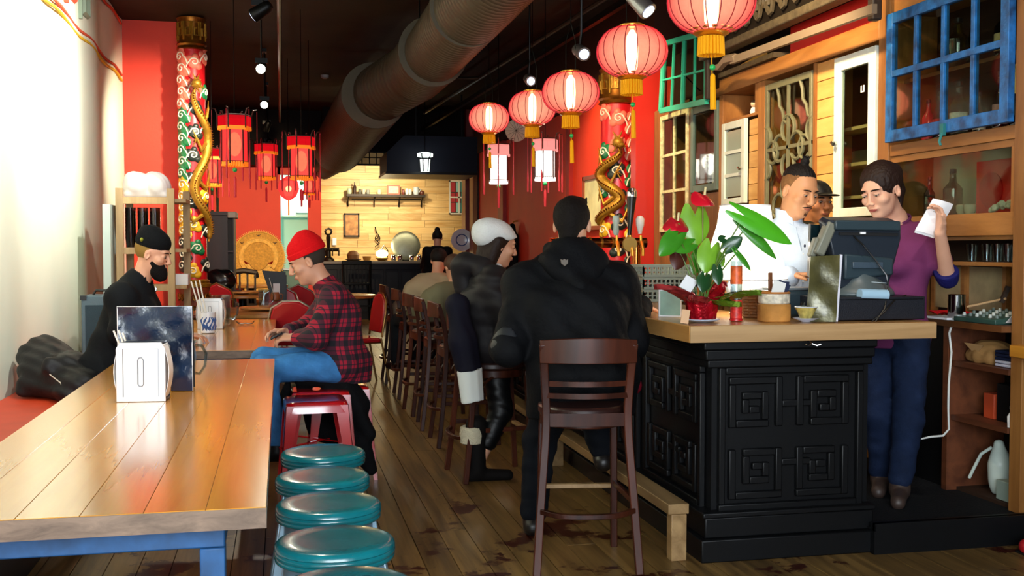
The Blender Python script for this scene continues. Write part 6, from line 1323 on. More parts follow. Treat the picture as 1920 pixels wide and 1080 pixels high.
c = at(1912, 655, X=3.30); build('yellow_block', MB().box(3.26, 3.325, c.y-.14, c.y+.02, c.z-.035, c.z+.02), wood('amber block wood', 'c98a2a', 'a86a1c', .5, 'Y'), None, bevel=.004, label='amber wooden ledge end on the right post', cat='ledge')
# -- middle unit: white doors, lattice door, planks
t = thing('back_bar_cabinet', 'tall honey wood back bar cabinet with white doors and a quatrefoil lattice door', 'cabinet', (3.5, 6.6, .13)); BC = t
build('back_panel', cyz(5.53, 7.79, .128, 2.7, 3.635, 3.655), inn, t); build('top_beam', cyz(5.53, 7.79, 2.54, 2.66, 3.33, 3.63), ob, t, bevel=.003)
build('post', cyz(6.99, 7.10, .128, 2.538, 3.33, 3.62), obz, t, bevel=.003); build('post', cyz(7.72, 7.79, .128, 2.538, 3.33, 3.62), obz, t, bevel=.003); build('post', cyz(6.28, 6.31, .995, 2.538, 3.34, 3.62), obz, t)
rr = random.Random(4); P1 = None
for (ya, yb, za, zb) in ((6.03, 6.28, 1.0, 2.536), (7.10, 7.29, 1.0, 2.31), (5.53, 7.72, .13, .96), (5.53, 6.03, 1.0, 1.53), (7.29, 7.72, 1.0, 1.68)):
    z = za
    while z < zb-.02:
        h = min(.118, zb-z); o = build('plank', cyz(ya+.001, yb-.001, z+.001, z+h-.003, 3.352+rr.uniform(-.002, .003), 3.372), hp_, t, bevel=.0015, segs=1); z += h
build('back_worktop', cyz(5.61, 12.4, .965, 1.0, 3.16, 3.325), bw, None, bevel=.004, label='narrow pale worktop running along the back bar cabinets', cat='worktop')
# white door
whp = mat('worn white door paint', 'dfe8de', .45, var=.08, vs=8)
d = build('white_door', rectf(5.545, 6.01, 1.545, 2.515, .077, 3.318, 3.35, .055, .085), whp, t, bevel=.004, label='tall white-framed glass door')
build('pane', cyz(5.625, 5.935, 1.60, 2.43, 3.332, 3.335), pane_g, d); build('handle', MB().tube([(3.318, 5.975, 2.0), (3.29, 5.975, 2.0), (3.285, 5.95, 1.99)], .012, 8), chrome, d)
build('sticker', cyz(5.68, 5.72, 2.27, 2.31, 3.3305, 3.3318), wpaper, d); build('sticker_mark', cyz(5.693, 5.706, 2.278, 2.31, 3.3296, 3.3304), inn, d)
for z in (2.08, 1.86, 1.66): build('shelf_board', cyz(5.54, 6.26, z, z+.02, 3.42, 3.598), mat('cream shelf', 'b8a070', .5), t)
build('door_backing', cyz(5.54, 7.7, 1.0, 1.98, 3.60, 3.634), mat('olive green backing', '9a9870', .6), t); build('door_backing', cyz(5.54, 7.09, 1.981, 2.53, 3.60, 3.634), mat('inner brown backing', '6b4426', .6), t)
# lattice door
ltm = mat('dull green grey lattice', '6e6d52', .5, var=.15, vs=12)
ya, yb, za, zb = 6.315, 6.985, 1.30, 2.50
d = build('lattice_door', rectf(ya, yb, za, zb, .032, 3.33, 3.352, .04, .045), ltm, t, bevel=.003, label='green-grey quatrefoil lattice door')
ym = (ya+yb)/2; zc_ = 2.04
build('lattice_bar', cyz(ym-.012, ym+.012, za, zb, 3.332, 3.348), ltm, d); build('lattice_bar', cyz(ya, yb, zc_-.012, zc_+.012, 3.332, 3.348), ltm, d); build('lattice_bar', cyz(ya, yb, 1.60, 1.624, 3.332, 3.348), ltm, d)
def qf(cy_, cz_, r, half=None):
    """quatrefoil outline: four lobes with pointed cusps"""
    pts = []
    for k_ in range(4):
        a0 = k_*pi/2; ce = V((0, cos(a0)*r*.62, sin(a0)*r*.62))
        for i in range(9):
            a = a0-pi*.62+i*pi*1.24/8; pts.append(V((3.34, cy_, cz_))+ce+V((0, cos(a)*r*.45, sin(a)*r*.45)))
        a1 = a0+pi/4; pts.append(V((3.34, cy_, cz_))+V((0, cos(a1)*r*.36, sin(a1)*r*.36)))
    return pts
build('quatrefoil', MB().tube(qf(ym, zc_, .2), .0135, 6, closed=True), ltm, d)
for yy, zz in ((ya, zc_-.02), (yb, zc_-.02)):
    p_ = [q for q in qf(yy, zz, .17) if ya-.005 < q.y < yb+.005]
    sgn = 1 if yy == ya else -1
    p_.sort(key=lambda q: math.atan2(q.z-zz, (q.y-yy)*sgn))
    build('half_quatrefoil', MB().tube(p_, .013, 6), ltm, d)
for yy, sg in ((ya, 1), (ym, 1)):
    pts = [(3.34, yy+sg*(.05+.02*sin(i*1.6)+.022*i), 2.46-.20+.028*i+.02*sin(i*1.3+1)) for i in range(8)]
    build('corner_scroll', MB().tube([(3.34, yy+sg*.015, 2.2), (3.34, yy+sg*.06, 2.22), (3.34, yy+sg*.085, 2.29), (3.34, yy+sg*.13, 2.33), (3.34, yy+sg*.14, 2.40), (3.34, yy+sg*.17, 2.46)], .012, 6), ltm, d)
build('quatrefoil', MB().tube([p_ for p_ in qf(ym, 1.64, .2) if p_.z > 1.34], .013, 6, closed=True), ltm, d)
build('door_glass', cyz(ya+.03, yb-.035, za+.04, zb-.045, 3.356, 3.359), pane_g, t)
build('red_box', MB().box(3.5, 3.58, 6.72, 6.84, 1.30, 1.97), mat('bright red card'), None, label='tall red box standing behind the lattice door', cat='box')
# small white glazed door, cubby
d = build('small_white_door', rectf(7.30, 7.715, 1.69, 2.31, .06, 3.318, 3.35, .045, .055), whp, t, bevel=.004, label='small white three-pane door')
for i in range(3):
    z = 1.735+i*.1733
    if i: build('muntin', cyz(7.36, 7.655, z-.012, z+.012, 3.32, 3.348), whp, d)
    build('pane', cyz(7.36, 7.655, z+.013, z+.16, 3.33, 3.334), mat('frosted grey green pane', '8fa394', .3, coat=.4), d)
build('handle', MB().tube([(3.318, 7.335, 1.95), (3.29, 7.335, 1.95), (3.285, 7.31, 1.94)], .01, 8), chrome, d)
build('cubby_board', cyz(7.10, 7.72, 2.315, 2.335, 3.34, 3.62), ob, t); build('cubby_side', cyz(7.10, 7.17, 2.336, 2.538, 3.34, 3.36), obz, t); build('cubby_back', cyz(7.1, 7.72, 2.336, 2.538, 3.58, 3.6), ob, t)
c = V((3.42, 7.36, 2.336)); t_ = thing('figurine', 'small dark-haired white figurine in the open cubby', 'figurine', c)
build('body', MB().lathe([(.022, 0), (.03, .03), (.018, .06), (.0, .065)], c, 12), wpaper, t_); build('head', MB().ell(c+V((0, 0, .085)), .026, 10), mat('cream print'), t_); build('hair', MB().ell(c+V((.004, 0, .098)), (.028, .028, .02), 10), dkwood, t_)
# -- window bank
t = thing('window_bank', 'row of salvaged sash windows with a propped green sash above', 'window', (3.5, 8.5, .13)); WBK = t
brz_w = wood('brown window bank timber', '8a5c30', '5f3a18', .5, 'Z', 10, .12)
build('back_panel', cyz(7.8, 9.25, .128, 3.0, 3.635, 3.655), inn, t)
build('post', cyz(8.37, 8.425, .128, 2.6, 3.335, 3.6), brz_w, t); build('post', cyz(9.10, 9.27, .128, 2.6, 3.335, 3.6), brz_w, t)
build('lower_panel', cyz(7.8, 9.1, .128, 1.49, 3.345, 3.37), brz_w, t); build('mid_panel', cyz(7.8, 8.37, 1.49, 1.80, 3.345, 3.37), brz_w, t); build('head_rail', cyz(7.8, 9.1, 2.53, 2.60, 3.335, 3.6), brz_w, t)
build('upper_back', cyz(7.8, 9.27, 2.6, 3.1, 3.5, 3.52), inn, t)
def sash(ya, yb, za, zb, m_, nc, nr, w, lab, name='sash_window', tint=pane_g):
    d = build(name, rectf(ya, yb, za, zb, w, 3.32, 3.35), m_, t, bevel=.003, label=lab)
    for i in range(1, nc): y = ya+w+(yb-ya-2*w)*i/nc; build('muntin', cyz(y-.012, y+.012, za+w, zb-w, 3.324, 3.346), m_, d)
    for j in range(1, nr): z = za+w+(zb-za-2*w)*j/nr; build('muntin', cyz(ya+w, yb-w, z-.012, z+.012, 3.325, 3.345), m_, d)
    for i in range(nc):
        for j in range(nr):
            y = ya+w+(yb-ya-2*w)*i/nc; z = za+w+(zb-za-2*w)*j/nr
            build('pane', cyz(y+.013, y+(yb-ya-2*w)/nc-.013, z+.013, z+(zb-za-2*w)/nr-.013, 3.334, 3.337), tint, d)
    return d
sash(7.81, 8.36, 1.815, 2.51, mat('slate grey green sash', '5f7268', .5, var=.12), 1, 1, .055, 'slate grey-green framed sash')
sash(8.43, 9.09, 1.50, 2.53, mat('peeling cream sash', 'c9bf92', .6, var=.35, vs=25, bump=.6), 2, 3, .04, 'peeling cream sash')
build('fret_strip', cyz(7.87, 8.3, 2.02, 2.045, 3.42, 3.43), gry, t)
for i in range(4): build('key_motif', MB().tube([(3.42, a_, b_) for a_, b_ in key_path(7.9+i*.1, 2.055, .07)], .006, 4), wpaper, t)
for i in range(9): build('book', MB().box(3.44, 3.6, 7.88+i*.045, 7.915+i*.045, 1.83, 1.98+.02*(i % 3)), mat(['white book', 'navy book', 'grey book'][i % 3], ['c8ccc8', '24304a', '6f7470'][i % 3], .6), None, label=['white book at the near end of the row behind the grey sash', 'navy book next to the near white book behind the grey sash', 'grey book third in the row behind the grey sash', 'white book fourth in the row behind the grey sash', 'navy book in the middle of the row behind the grey sash', 'grey book just past the middle of the row behind the grey sash', 'white book seventh in the row behind the grey sash', 'navy book second from the far end behind the grey sash', 'grey book at the far end of the row behind the grey sash'][i], cat='book', group='books behind the grey-green sash')
build('book_shelf', cyz(7.82, 8.36, 1.81, 1.829, 3.38, 3.63), shelf_m, t)
build('pale_screen', cyz(8.5, 8.72, 2.05, 2.32, 3.5, 3.51), mat('yellow punched card', 'c8b448', .6, var=.3, vs=60), t); build('inner_light_wall', cyz(8.45, 9.08, 1.5, 2.52, 3.60, 3.633), mat('olive green backing'), t)
# propped green sash (opens outwards, hinged at its top)
grn = mat('sea green sash paint', '2fa58a', .4, var=.1)
g0, g1, g2, g3 = at(1246, 82, X=3.30), at(1325, 60, X=3.30), at(1325, 190, X=3.22), at(1239, 208, X=3.22)
def gp_(u, v): return (g0*(1-u)+g1*u)*(1-v)+(g3*(1-u)+g2*u)*v
d = None
edges = [((0, 0), (1, 0)), ((1, 0), (1, 1)), ((1, 1), (0, 1)), ((0, 1), (0, 0))]
b = MB()
for (p_, q_) in edges: b.bar(gp_(*p_), gp_(*q_), .045, .035, up=(1, 0, .1))
d = build('propped_sash', b, grn, t, bevel=.003, label='sea green propped-open sash')
build('muntin', MB().bar(gp_(.5, 0), gp_(.5, 1), .03, .03, up=(1, 0, 0)), grn, d)
for u in (.25, .75): build('muntin', MB().bar(gp_(u, 0), gp_(u, 1), .016, .02, up=(1, 0, 0)), grn, d)
build('muntin', MB().bar(gp_(0, .55), gp_(1, .55), .016, .02, up=(1, 0, 0)), grn, d)
for i in range(4):
    for j in range(2):
        vv = (.02, .53) if j == 0 else (.57, .97); uu = (i*.25+.02, i*.25+.23)
        build('pane', MB().add([gp_(uu[0], vv[0]), gp_(uu[1], vv[0]), gp_(uu[1], vv[1]), gp_(uu[0], vv[1])]+[gp_(*q_)+V((.003, 0, 0)) for q_ in ((uu[0], vv[0]), (uu[1], vv[0]), (uu[1], vv[1]), (uu[0], vv[1]))], [(0, 1, 2, 3), (7, 6, 5, 4), (0, 4, 5, 1), (1, 5, 6, 2), (2, 6, 7, 3), (3, 7, 4, 0)]), pane_g, d)
build('stay', MB().tube([gp_(.5, .5)+V((-.02, 0, 0)), (3.5, 8.6, 2.7)], .006, 5), bs, t)
# canopy with carved fretwork
cv = mat('carved grey brown wood', '4c4230', .55, var=.3, vs=20, bump=.4, bs=50)
t = thing('carved_canopy', 'grey-brown carved canopy board with fretwork and red cloth behind, above the cabinets', 'canopy', (3.2, 6.6, 2.65))
build('canopy_rail', cyz(5.50, 7.8, 2.80, 2.86, 3.16, 3.26), cv, t, bevel=.01); build('canopy_rail', cyz(5.50, 7.8, 3.18, 3.26, 3.10, 3.28), cv, t, bevel=.01)
build('fret_backing', cyz(5.5, 7.8, 2.86, 3.18, 3.24, 3.26), mat('dark fret backing', '1a140d', .7), t)
rf = random.Random(8)
for i in range(24):
    y = 5.56+i*.093; s_ = 1 if i % 2 else -1
    build('fret_scroll', MB().tube([(3.215, y+.055*cos(a_*.7)*(1-a_*.08), 3.02+s_*(.03*a_/9)+.10*s_*sin(a_*.7)*(1-a_*.07)) for a_ in range(10)], .016, 5), cv, t)
build('red_cloth_panel', cyz(5.53, 6.75, 2.66, 2.86, 3.40, 3.42), mat('bright red cloth', 'd8241a', .6), t)
b = MB(); pts = [(0, 0), (.0, .05)]
build('carved_bracket', MB().bar(at(1372, 114, X=3.12), at(1640, 16, X=3.12), .03, .05).tube([at(1335, 128, X=3.12), at(1350, 126, X=3.12), at(1362, 112, X=3.12), at(1380, 108, X=3.12)], [.015, .03, .035, .03], 6), mat('pale carved moulding', '7a6a58', .5), t)
build('bracket_fan', MB().box(3.3, 3.62, 6.8, 7.75, 2.665, 2.70), cv, t); build('bracket_fan', MB().prism([(6.95, 2.6605), (7.7, 2.6605), (7.6, 2.75), (7.2, 2.78)], .03, M=Matrix(((0, 0, 1, 3.42), (1, 0, 0, 0), (0, 1, 0, 0), (0, 0, 0, 1)))), mat('ribbed golden wood', 'c8963c', .5, var=.3, vs=80), t)
for y in (5.46, 7.80): build('corner_post', cyz(y-.08, y-.02, 2.5 if y > 6 else 2.62, 3.3, 3.2, 3.26), dkwood, t, bevel=.01)
build('canopy_top', cyz(5.5, 7.85, 3.26, 3.3, 3.1, 3.65), cv, t)
build('upper_back_board', cyz(5.54, 7.78, 2.87, 3.26, 3.42, 3.64), dkwood, t)
# carved dark door post at the far end of the window bank
# ================================================================== BAR STOOLS
cher = wood('dark cherry stool wood', '4c2212', '260d06', .36, 'Z', 12, .1, coat=.2)
cher.node_tree.nodes['Principled BSDF'].inputs['Specular IOR Level'].default_value = .25
t = thing('bar_stool', '', 'bar stool')          # faces +y, back at -y
def curve(pts, n=14):
    pts = [V(p) for p in pts]; o = []
    for i in range(len(pts)-1):
        p0 = pts[max(i-1, 0)]; p1 = pts[i]; p2 = pts[i+1]; p3 = pts[min(i+2, len(pts)-1)]
        for k in range(n//(len(pts)-1)+1):
            u = k/(n//(len(pts)-1)+1); o.append(.5*((2*p1)+(p2-p0)*u+(2*p0-5*p1+4*p2-p3)*u*u+(3*p1-p0-3*p2+p3)*u**3))
    return o+[pts[-1]]
def beam(pts, w, h, mb=None, up=(1, 0, 0)):
    mb = mb or MB(); n0 = len(mb.v); k = len(pts); up = V(up); vs = []
    for i, p in enumerate(pts):
        tg = (pts[min(i+1, k-1)]-pts[max(i-1, 0)]).normalized(); x = (up-tg*up.dot(tg)).normalized(); y = tg.cross(x)
        vs += [p+x*a*w/2+y*b*h/2 for a, b in ((-1, -1), (1, -1), (1, 1), (-1, 1))]
    fs = [(0, 3, 2, 1), tuple((k-1)*4+i for i in (0, 1, 2, 3))]+[(i*4+j, i*4+(j+1) % 4, (i+1)*4+(j+1) % 4, (i+1)*4+j) for i in range(k-1) for j in range(4)]
    return mb.add(vs, fs)
for sx in (-1, 1):
    build('rear_leg', beam(curve([(sx*.215, -.235, 0), (sx*.195, -.20, .3), (sx*.172, -.175, .62), (sx*.178, -.185, .8), (sx*.188, -.225, .965)], 20), .034, .03), cher, t, bevel=.004)
    build('front_leg', beam(curve([(sx*.17, .19, 0), (sx*.165, .17, .35), (sx*.16, .155, .64)], 8), .03, .03), cher, t, bevel=.004)
    build('corner_brace', MB().tube(curve([(sx*.172, -.16, .50), (sx*.17, -.10, .58), (sx*.165, .0, .63)], 8), .009, 6), cher, t)
    build('side_stretcher', beam([V((sx*.193, -.19, .30)), V((sx*.166, .17, .30))], .018, .026), cher, t, bevel=.003)
build('seat_pad', MB().prism([(.20*cos(a)*(1 if abs(cos(a)) < .8 else .96), .0+.195*sin(a)) for a in [i*pi/16 for i in range(32)]], .045, z0=.645), mat('dark brown leather', '2a1410', .35, coat=.3), t, bevel=.012)
build('seat_rail', MB().prism([(.185*cos(a), .18*sin(a)) for a in [i*pi/12 for i in range(24)]], .045, z0=.60), cher, t, bevel=.004)
build('crest_rail', MB().sheet(lambda u, v: ((-.20+.40*u), -.222-.045*sin(pi*u), .885+.095*v+.012*sin(pi*u)*v), 12, 3, .02), cher, t, bevel=.003)
for z in (.735, .785): build('back_slat', MB().sheet(lambda u, v: ((-.172+.344*u), -.185-.045*sin(pi*u), z+.022*v), 10, 1, .012), cher, t)
build('lower_back_rail', MB().sheet(lambda u, v: ((-.165+.33*u), -.178-.01*sin(pi*u), .615+.055*v), 8, 1, .02), cher, t)
build('foot_ring', beam(curve([(-.195, -.21, .265), (-.10, -.262, .255), (.10, -.262, .255), (.195, -.21, .265)], 12), .022, .022, up=(0, 0, 1)), cher, t, bevel=.003)
build('front_foot_bar', beam([V((-.165, .175, .285)), V((.165, .175, .285))], .02, .03, up=(0, 0, 1)), fr_w, t, bevel=.003)
S0 = t; g = 'dark cherry bar stools along the bar'
t['label'] = 'nearest dark wooden bar stool, which the man in the hooded coat sits on'; t['group'] = g; t.location = (1.275, 4.45, 0); t.rotation_euler = (0, 0, -.16)
for i, (x, y, rz, lab) in enumerate([(1.24, 6.25, -pi/2+.1, 'dark bar stool the woman in the white beret sits on'), (1.27, 7.35, -pi/2, 'empty dark bar stool just beyond the woman in the white beret'), (1.26, 8.05, -pi/2-.05, 'second empty dark bar stool beyond the woman in the white beret'),
        (1.25, 8.75, -pi/2+.06, 'third empty dark bar stool beyond the woman in the white beret'), (1.26, 9.75, -pi/2, 'bar stool of the brown-haired guest at the far bar'), (1.25, 10.85, -pi/2, 'bar stool of the beige-shirted guest at the far end of the bar')]):
    dup(S0, (x, y, 0), rz, lab, g)
# ================================================================== PEOPLE
def basis(ang, pitch=0, roll=0):
    """columns: right, forward, up; ang is the heading of forward, pitch>0 looks down"""
    f = V((cos(ang), sin(ang), 0)); r = f.cross(V((0, 0, 1))); u = V((0, 0, 1))
    q = Matrix.Rotation(-pitch, 3, r); f = q @ f; u = q @ u
    q = Matrix.Rotation(roll, 3, f); return [q @ r, f, q @ u]
class Head:
    def __init__(s, c, B, sc=1): s.c = V(c); s.B = B; s.sc = sc
    def W(s, x, y, z): return s.c+(s.B[0]*x+s.B[1]*y+s.B[2]*z)*s.sc
    def R(s): return [[s.B[j][i] for j in range(3)] for i in range(3)]      # R[i][j]: world i, local j
    def ell(s, S, x, y, z, a, b, c, k=.01, cut=False): S.ell(s.W(x, y, z), (a*s.sc, b*s.sc, c*s.sc), Rm=s.R(), k=k, cut=cut)
    def cone(s, S, p, q, ra, rb, k=.01, cut=False): S.cone(s.W(*p), s.W(*q), ra*s.sc, rb*s.sc, k, cut)
def head_sdf(S, H, fine=True, jaw=1.0, fem=0):
    H.ell(S, 0, -.012, .035, .076, .096, .086, .02); H.ell(S, 0, .03, -.045, .058*jaw, .058, .066, .03); H.ell(S, 0, .062, -.088, .026*jaw, .024, .022, .02)
    for sx in (-1, 1):
        H.ell(S, sx*.078, -.006, -.002, .010, .018, .031, .005)
    ns = .8 if fem else 1.0
    H.cone(S, (0, .086, .022), (0, .108-.006*fem, -.02), .009*ns, .013*ns, .012)
    if fine:
        H.ell(S, 0, .076-.003*fem, .036, .050, .014, .010, .016)
        for sx in (-1, 1):
            H.ell(S, sx*.040, .060, -.018, .026, .024, .022, .02); H.ell(S, sx*.012, .100, -.026, .009, .010, .008, .006)
            H.ell(S, sx*.032, .093, .014, .017, .012, .010, .008, cut=True)
            H.ell(S, sx*.031, .074, .012, .015, .013, .012, .003)
            H.ell(S, sx*.084, .002, .0, .006, .009, .018, .004, cut=True)
        H.ell(S, 0, .088, -.052, .024, .012, .012, .01); H.ell(S, 0, .094, -.0545, .022, .006, .0018, .003, cut=True)
def face_parts(root, H, brow, lip, lid=.55, hairc='1a1210', skin=None):
    brow = mat('eyebrow hair', '1a110d', .9)
    ew = mat('eye white', 'a89a8c', .3); ir = mat('dark iris', '1c120c', .15); la = mat('lash line', '120c0a', .6)
    for sx in (-1, 1):
        e = build('eye', MB().ell((0, 0, 0), (.012*H.sc, .004*H.sc, .0045*H.sc), 12, M=frame(H.W(sx*.031, .0855, .0105), H.B[0], H.B[1], H.B[2])), ew, root)
        build('iris', MB().ell((0, 0, 0), (.0055*H.sc, .0035*H.sc, .0042*H.sc), 10, M=frame(H.W(sx*.031, .0875, .0075), H.B[0], H.B[1], H.B[2])), ir, e)
        build('eyelash', MB().tube([H.W(sx*(.031+.013*q), .0885-.004*q*q*(1 if q*sx*sx > 0 else .4), .0155-.0035*q*q) for q in (-1, -.5, 0, .5, 1)], .0014*H.sc, 5), la, root)
        build('eyebrow', MB().tube([H.W(sx*(.014+.034*q), .0945-.016*q*q, .033+.008*q-.009*q*q) for q in (0, .3, .6, .85, 1)], [r*H.sc for r in (.0028, .0036, .0034, .0024, .0012)], 6), brow, root)
    if skin:
        for sx in (-1, 1): build('eyelid', MB().ell((0, 0, 0), (.0155*H.sc, .0062*H.sc, .0075*H.sc), 12, M=frame(H.W(sx*.031, .0838, .0165), H.B[0], H.B[1], H.B[2])), skin, root)
    lm = mat('lip '+lip, lip, .4)
    build('upper_lip', MB().tube([H.W(x, .0985-abs(x)*.28, -.0515-abs(x)*.10) for x in (-.022, -.012, 0, .012, .022)], [r*H.sc for r in (.0015, .0038, .0032, .0038, .0015)], 7), lm, root)
    build('lower_lip', MB().tube([H.W(x, .0975-abs(x)*.26, -.0585+abs(x)*.10) for x in (-.02, -.01, 0, .01, .02)], [r*H.sc for r in (.0015, .0042, .005, .0042, .0015)], 7), lm, root)
def hand(S, w, d, nrm, curl=.6, s=1.0, thumb=1, spread=1.0, r0=.0088):
    """palm + four fingers + thumb; d points along the hand, nrm out of the palm; thumb=+1/-1 is its side"""
    w = V(w); d = V(d).normalized(); nrm = V(nrm); nrm = (nrm-d*nrm.dot(d)).normalized(); a = d.cross(nrm)
    for q in (-.026, -.009, .009, .026): S.cone(w+d*.008*s+a*q*.6*s, w+d*.082*s+a*q*s, .0145*s, .0125*s, .012)
    L = [(.040, .024, .019), (.044, .028, .02), (.041, .026, .02), (.033, .02, .018)]
    for i, q in enumerate((.029, .0098, -.0098, -.028)):
        p = w+d*(.085-.004*abs(i-1.3))*s+a*q*s*thumb; dd = (d+a*q*2.2*thumb*spread).normalized(); ang = 0
        for j, l in enumerate(L[i]):
            ang = curl*(.55 if j == 0 else .75)*(1+.08*i); ax = a
            dd = (Matrix.Rotation(ang, 3, d.cross(nrm)) @ dd) if (Matrix.Rotation(ang, 3, a) @ d).dot(nrm) > 0 else (Matrix.Rotation(-ang, 3, a) @ dd)
            q2 = p+dd*l*s; S.cone(p, q2, r0*s*(1-.08*j), r0*s*(.93-.09*j), .004 if j else .008); p = q2
    tb = w+d*.022*s+a*.024*thumb*s; td = (d*.62+a*.72*thumb+nrm*.25).normalized(); t1 = tb+td*.042*s; td2 = (td+d*.5+nrm*.35*curl).normalized(); t2 = t1+td2*.03*s
    S.cone(tb, t1, .0145*s, .011*s, .012); S.cone(t1, t2, .0105*s, .0095*s, .004); S.cone(t2, t2+(td2+nrm*.3*curl).normalized()*.022*s, .0095*s, .008*s, .003)
def torso(S, hip, chest, shl, shr, neck, t=0, k=.04, belly=0, wide=1.0):
    hip, chest, shl, shr, neck = map(V, (hip, chest, shl, shr, neck)); r = (shr-shl).normalized(); wst = hip*.55+chest*.45
    fwd = V((0, 0, 1)).cross(r)
    S.cone(hip-r*.065*wide, hip+r*.065*wide, .105+t, .105+t, 0 if S.a.min() > .05 else k)
    for sg in (-1, 1):
        S.cone(hip+r*sg*.055*wide, wst+r*sg*.045*wide, .10+t+belly, .10+t+belly, k); S.cone(wst+r*sg*.045*wide, chest+r*sg*.075*wide, .098+t+belly, .108+t, k)
    S.cone(chest+r*.075*wide, shr-r*.03+V((0, 0, -.015)), .105+t, .062+t, k); S.cone(chest-r*.075*wide, shl+r*.03+V((0, 0, -.015)), .105+t, .062+t, k)
    S.cone(shl, shr, .052+t*.8, .052+t*.8, k); S.cone(chest+V((0, 0, .05)), neck, .09+t, .062+t*.7, k)
def limb(S, a, b, c, ra, rb, rc, t=0, k=.02, upto=1.0):
    a, b, c = V(a), V(b), V(c); S.cone(a, b, ra+t, rb+t, k)
    e = b+(c-b)*upto; S.cone(b, e, rb+t, rb+(rc-rb)*upto+t, k)
def foot(S, an, d, k=.015, s=1):
    an = V(an); d = V(d).normalized(); S.cone(an+V((0, 0, -.03)), an-d*.03+V((0, 0, -.05)), .04*s, .036*s, k); S.cone(an-d*.03+V((0, 0, -.052)), an+d*.16*s+V((0, 0, -.06)), .036*s, .03*s, k)
def person(label, loc, grp=None): return thing('person', label, 'person', loc, grp)
def full_body(root, J, H, skin, h=.006, fine=True, hands=(), jaw=1.0, neck_r=.054, fem=0):
    pts = [v for v in J.values() if isinstance(v, V)]+[H.c]; lo, hi = bounds(*pts, r=.24)
    S = SDF(lo, hi, h); torso(S, J['hip'], J['chest'], J['shl'], J['shr'], J['neck'], -.012)
    limb(S, J['shl'], J['ell'], J['wrl'], .046, .038, .026); limb(S, J['shr'], J['elr'], J['wrr'], .046, .038, .026)
    limb(S, J['hpl'], J['knl'], J['anl'], .08, .054, .036); limb(S, J['hpr'], J['knr'], J['anr'], .08, .054, .036)
    foot(S, J['anl'], J['fd']); foot(S, J['anr'], J['fd'])
    S.cone(J['neck']+V((0, 0, -.03)), H.W(0, -.02, -.03), neck_r+.006, neck_r, .02)
    head_sdf(S, H, fine, jaw, fem)
    for a in hands: hand(S, *a)
    return S.mesh('body', skin, root), (lo, hi)
def trousers(root, J, m, h=.008, t=.012, upto=.93, top=.0, lbl=None):
    lo, hi = bounds(J['hip'], J['hpl'], J['hpr'], J['knl'], J['knr'], J['anl'], J['anr'], r=.2); S = SDF(lo, hi, h)
    S.cone(J['hip']+(J['hpl']-J['hip'])*.6, J['hip']+(J['hpr']-J['hip'])*.6, .108+t, .108+t, 0)
    limb(S, J['hpl'], J['knl'], J['anl'], .088, .066, .052, t, .03, upto); limb(S, J['hpr'], J['knr'], J['anr'], .088, .066, .052, t, .03, upto)
    S.half((0, 0, J['hip'].z+.09+top), (0, 0, 1)); S.folds(.004, 40, 3, (1, 1, 1.4)); return S.mesh('trousers', m, root, lbl)
def shoes(root, J, m, s=1.15):
    for k in ('anl', 'anr'):
        lo, hi = bounds(J[k], J[k]+V(J['fd'])*.2, r=.14); S = SDF(lo, hi, .007); S.cone(J[k]+V((0, 0, .03)), J[k]+V((0, 0, -.03)), .05, .046, 0); foot(S, J[k], J['fd'], .02, s); S.half((0, 0, max(.004, J[k].z-.098)), (0, 0, -1)); S.mesh('shoe', m, root)
skinA = mat('warm tan skin', 'c98d62', .5, var=.06, vs=8); skinB = mat('fair skin', 'd9a488', .5, var=.06, vs=8); skinC = mat('pale skin', 'd8a080', .5, var=.05, vs=8); hairk = mat('near black hair', '120d0b', .65, spec=.25, bump=.4, bs=70); hairb = mat('dark brown hair', '22130d', .6, spec=.25, bump=.4, bs=70)
# ------------------------------------------------ bartender in the pale blue shirt
def joints(**k): return {a: (V(b) if not isinstance(b, V) else b) for a, b in k.items()}
hc = at(1497, 361, Y=5.06); H = Head(hc, basis(R_(-75), R_(20), R_(-4)), 1.06)
J = joints(hip=at(1478, 655, Y=5.16), chest=at(1478, 487, Y=5.12), neck=at(1478, 416, Y=5.12), shl=at(1541, 448, Y=5.02), shr=at(1410, 430, Y=5.2), ell=at(1552, 540, Y=4.98), wrl=at(1560, 520, Y=4.86),
           elr=at(1386, 540, Y=5.14), wrr=at(1484, 517, Y=4.90), hpl=V((2.62, 5.12, .98)), hpr=V((2.48, 5.2, .98)), knl=V((2.64, 5.12, .56)), knr=V((2.5, 5.2, .56)), anl=V((2.64, 5.16, .215)), anr=V((2.5, 5.22, .215)), fd=V((.25, -.95, 0)))
t = person('bartender in a pale blue button shirt with shaved sides and a small topknot', (2.56, 5.14, .115))
full_body(t, J, H, skinA, .005, True, hands=[(J['wrr'], (.75, -.55, .05), (0, -.1, -1), .5, .95, -1), (J['wrl'], (.3, -.7, -.2), (0, 0, -1), .5, .95, 1)], jaw=1.04)
shirtm = mat('pale blue shirt cloth', 'c3d3e6', .8, var=.04, vs=30, bump=.15, bs=120)
lo, hi = bounds(*[J[k] for k in ('hip', 'chest', 'neck', 'shl', 'shr', 'ell', 'elr', 'wrl', 'wrr')], r=.2); S = SDF(lo, hi, .006)
torso(S, J['hip'], J['chest'], J['shl'], J['shr'], J['neck']+V((0, 0, -.01)), .008); limb(S, J['shr'], J['elr'], J['wrr'], .056, .05, .042, .012, .03, .96); limb(S, J['shl'], J['ell'], J['wrl'], .056, .05, .042, .012, .03, .9)
S.folds(.0045, 32, 1, (1, 1, .5)); S.half(J['neck']+V((0, 0, .035)), (0, -.15, 1)); S.cone(J['neck']+V((.0, -.01, -.02)), J['neck']+V((0, 0, .1)), .05, .058, 0, True); S.mesh('shirt', shirtm, t)
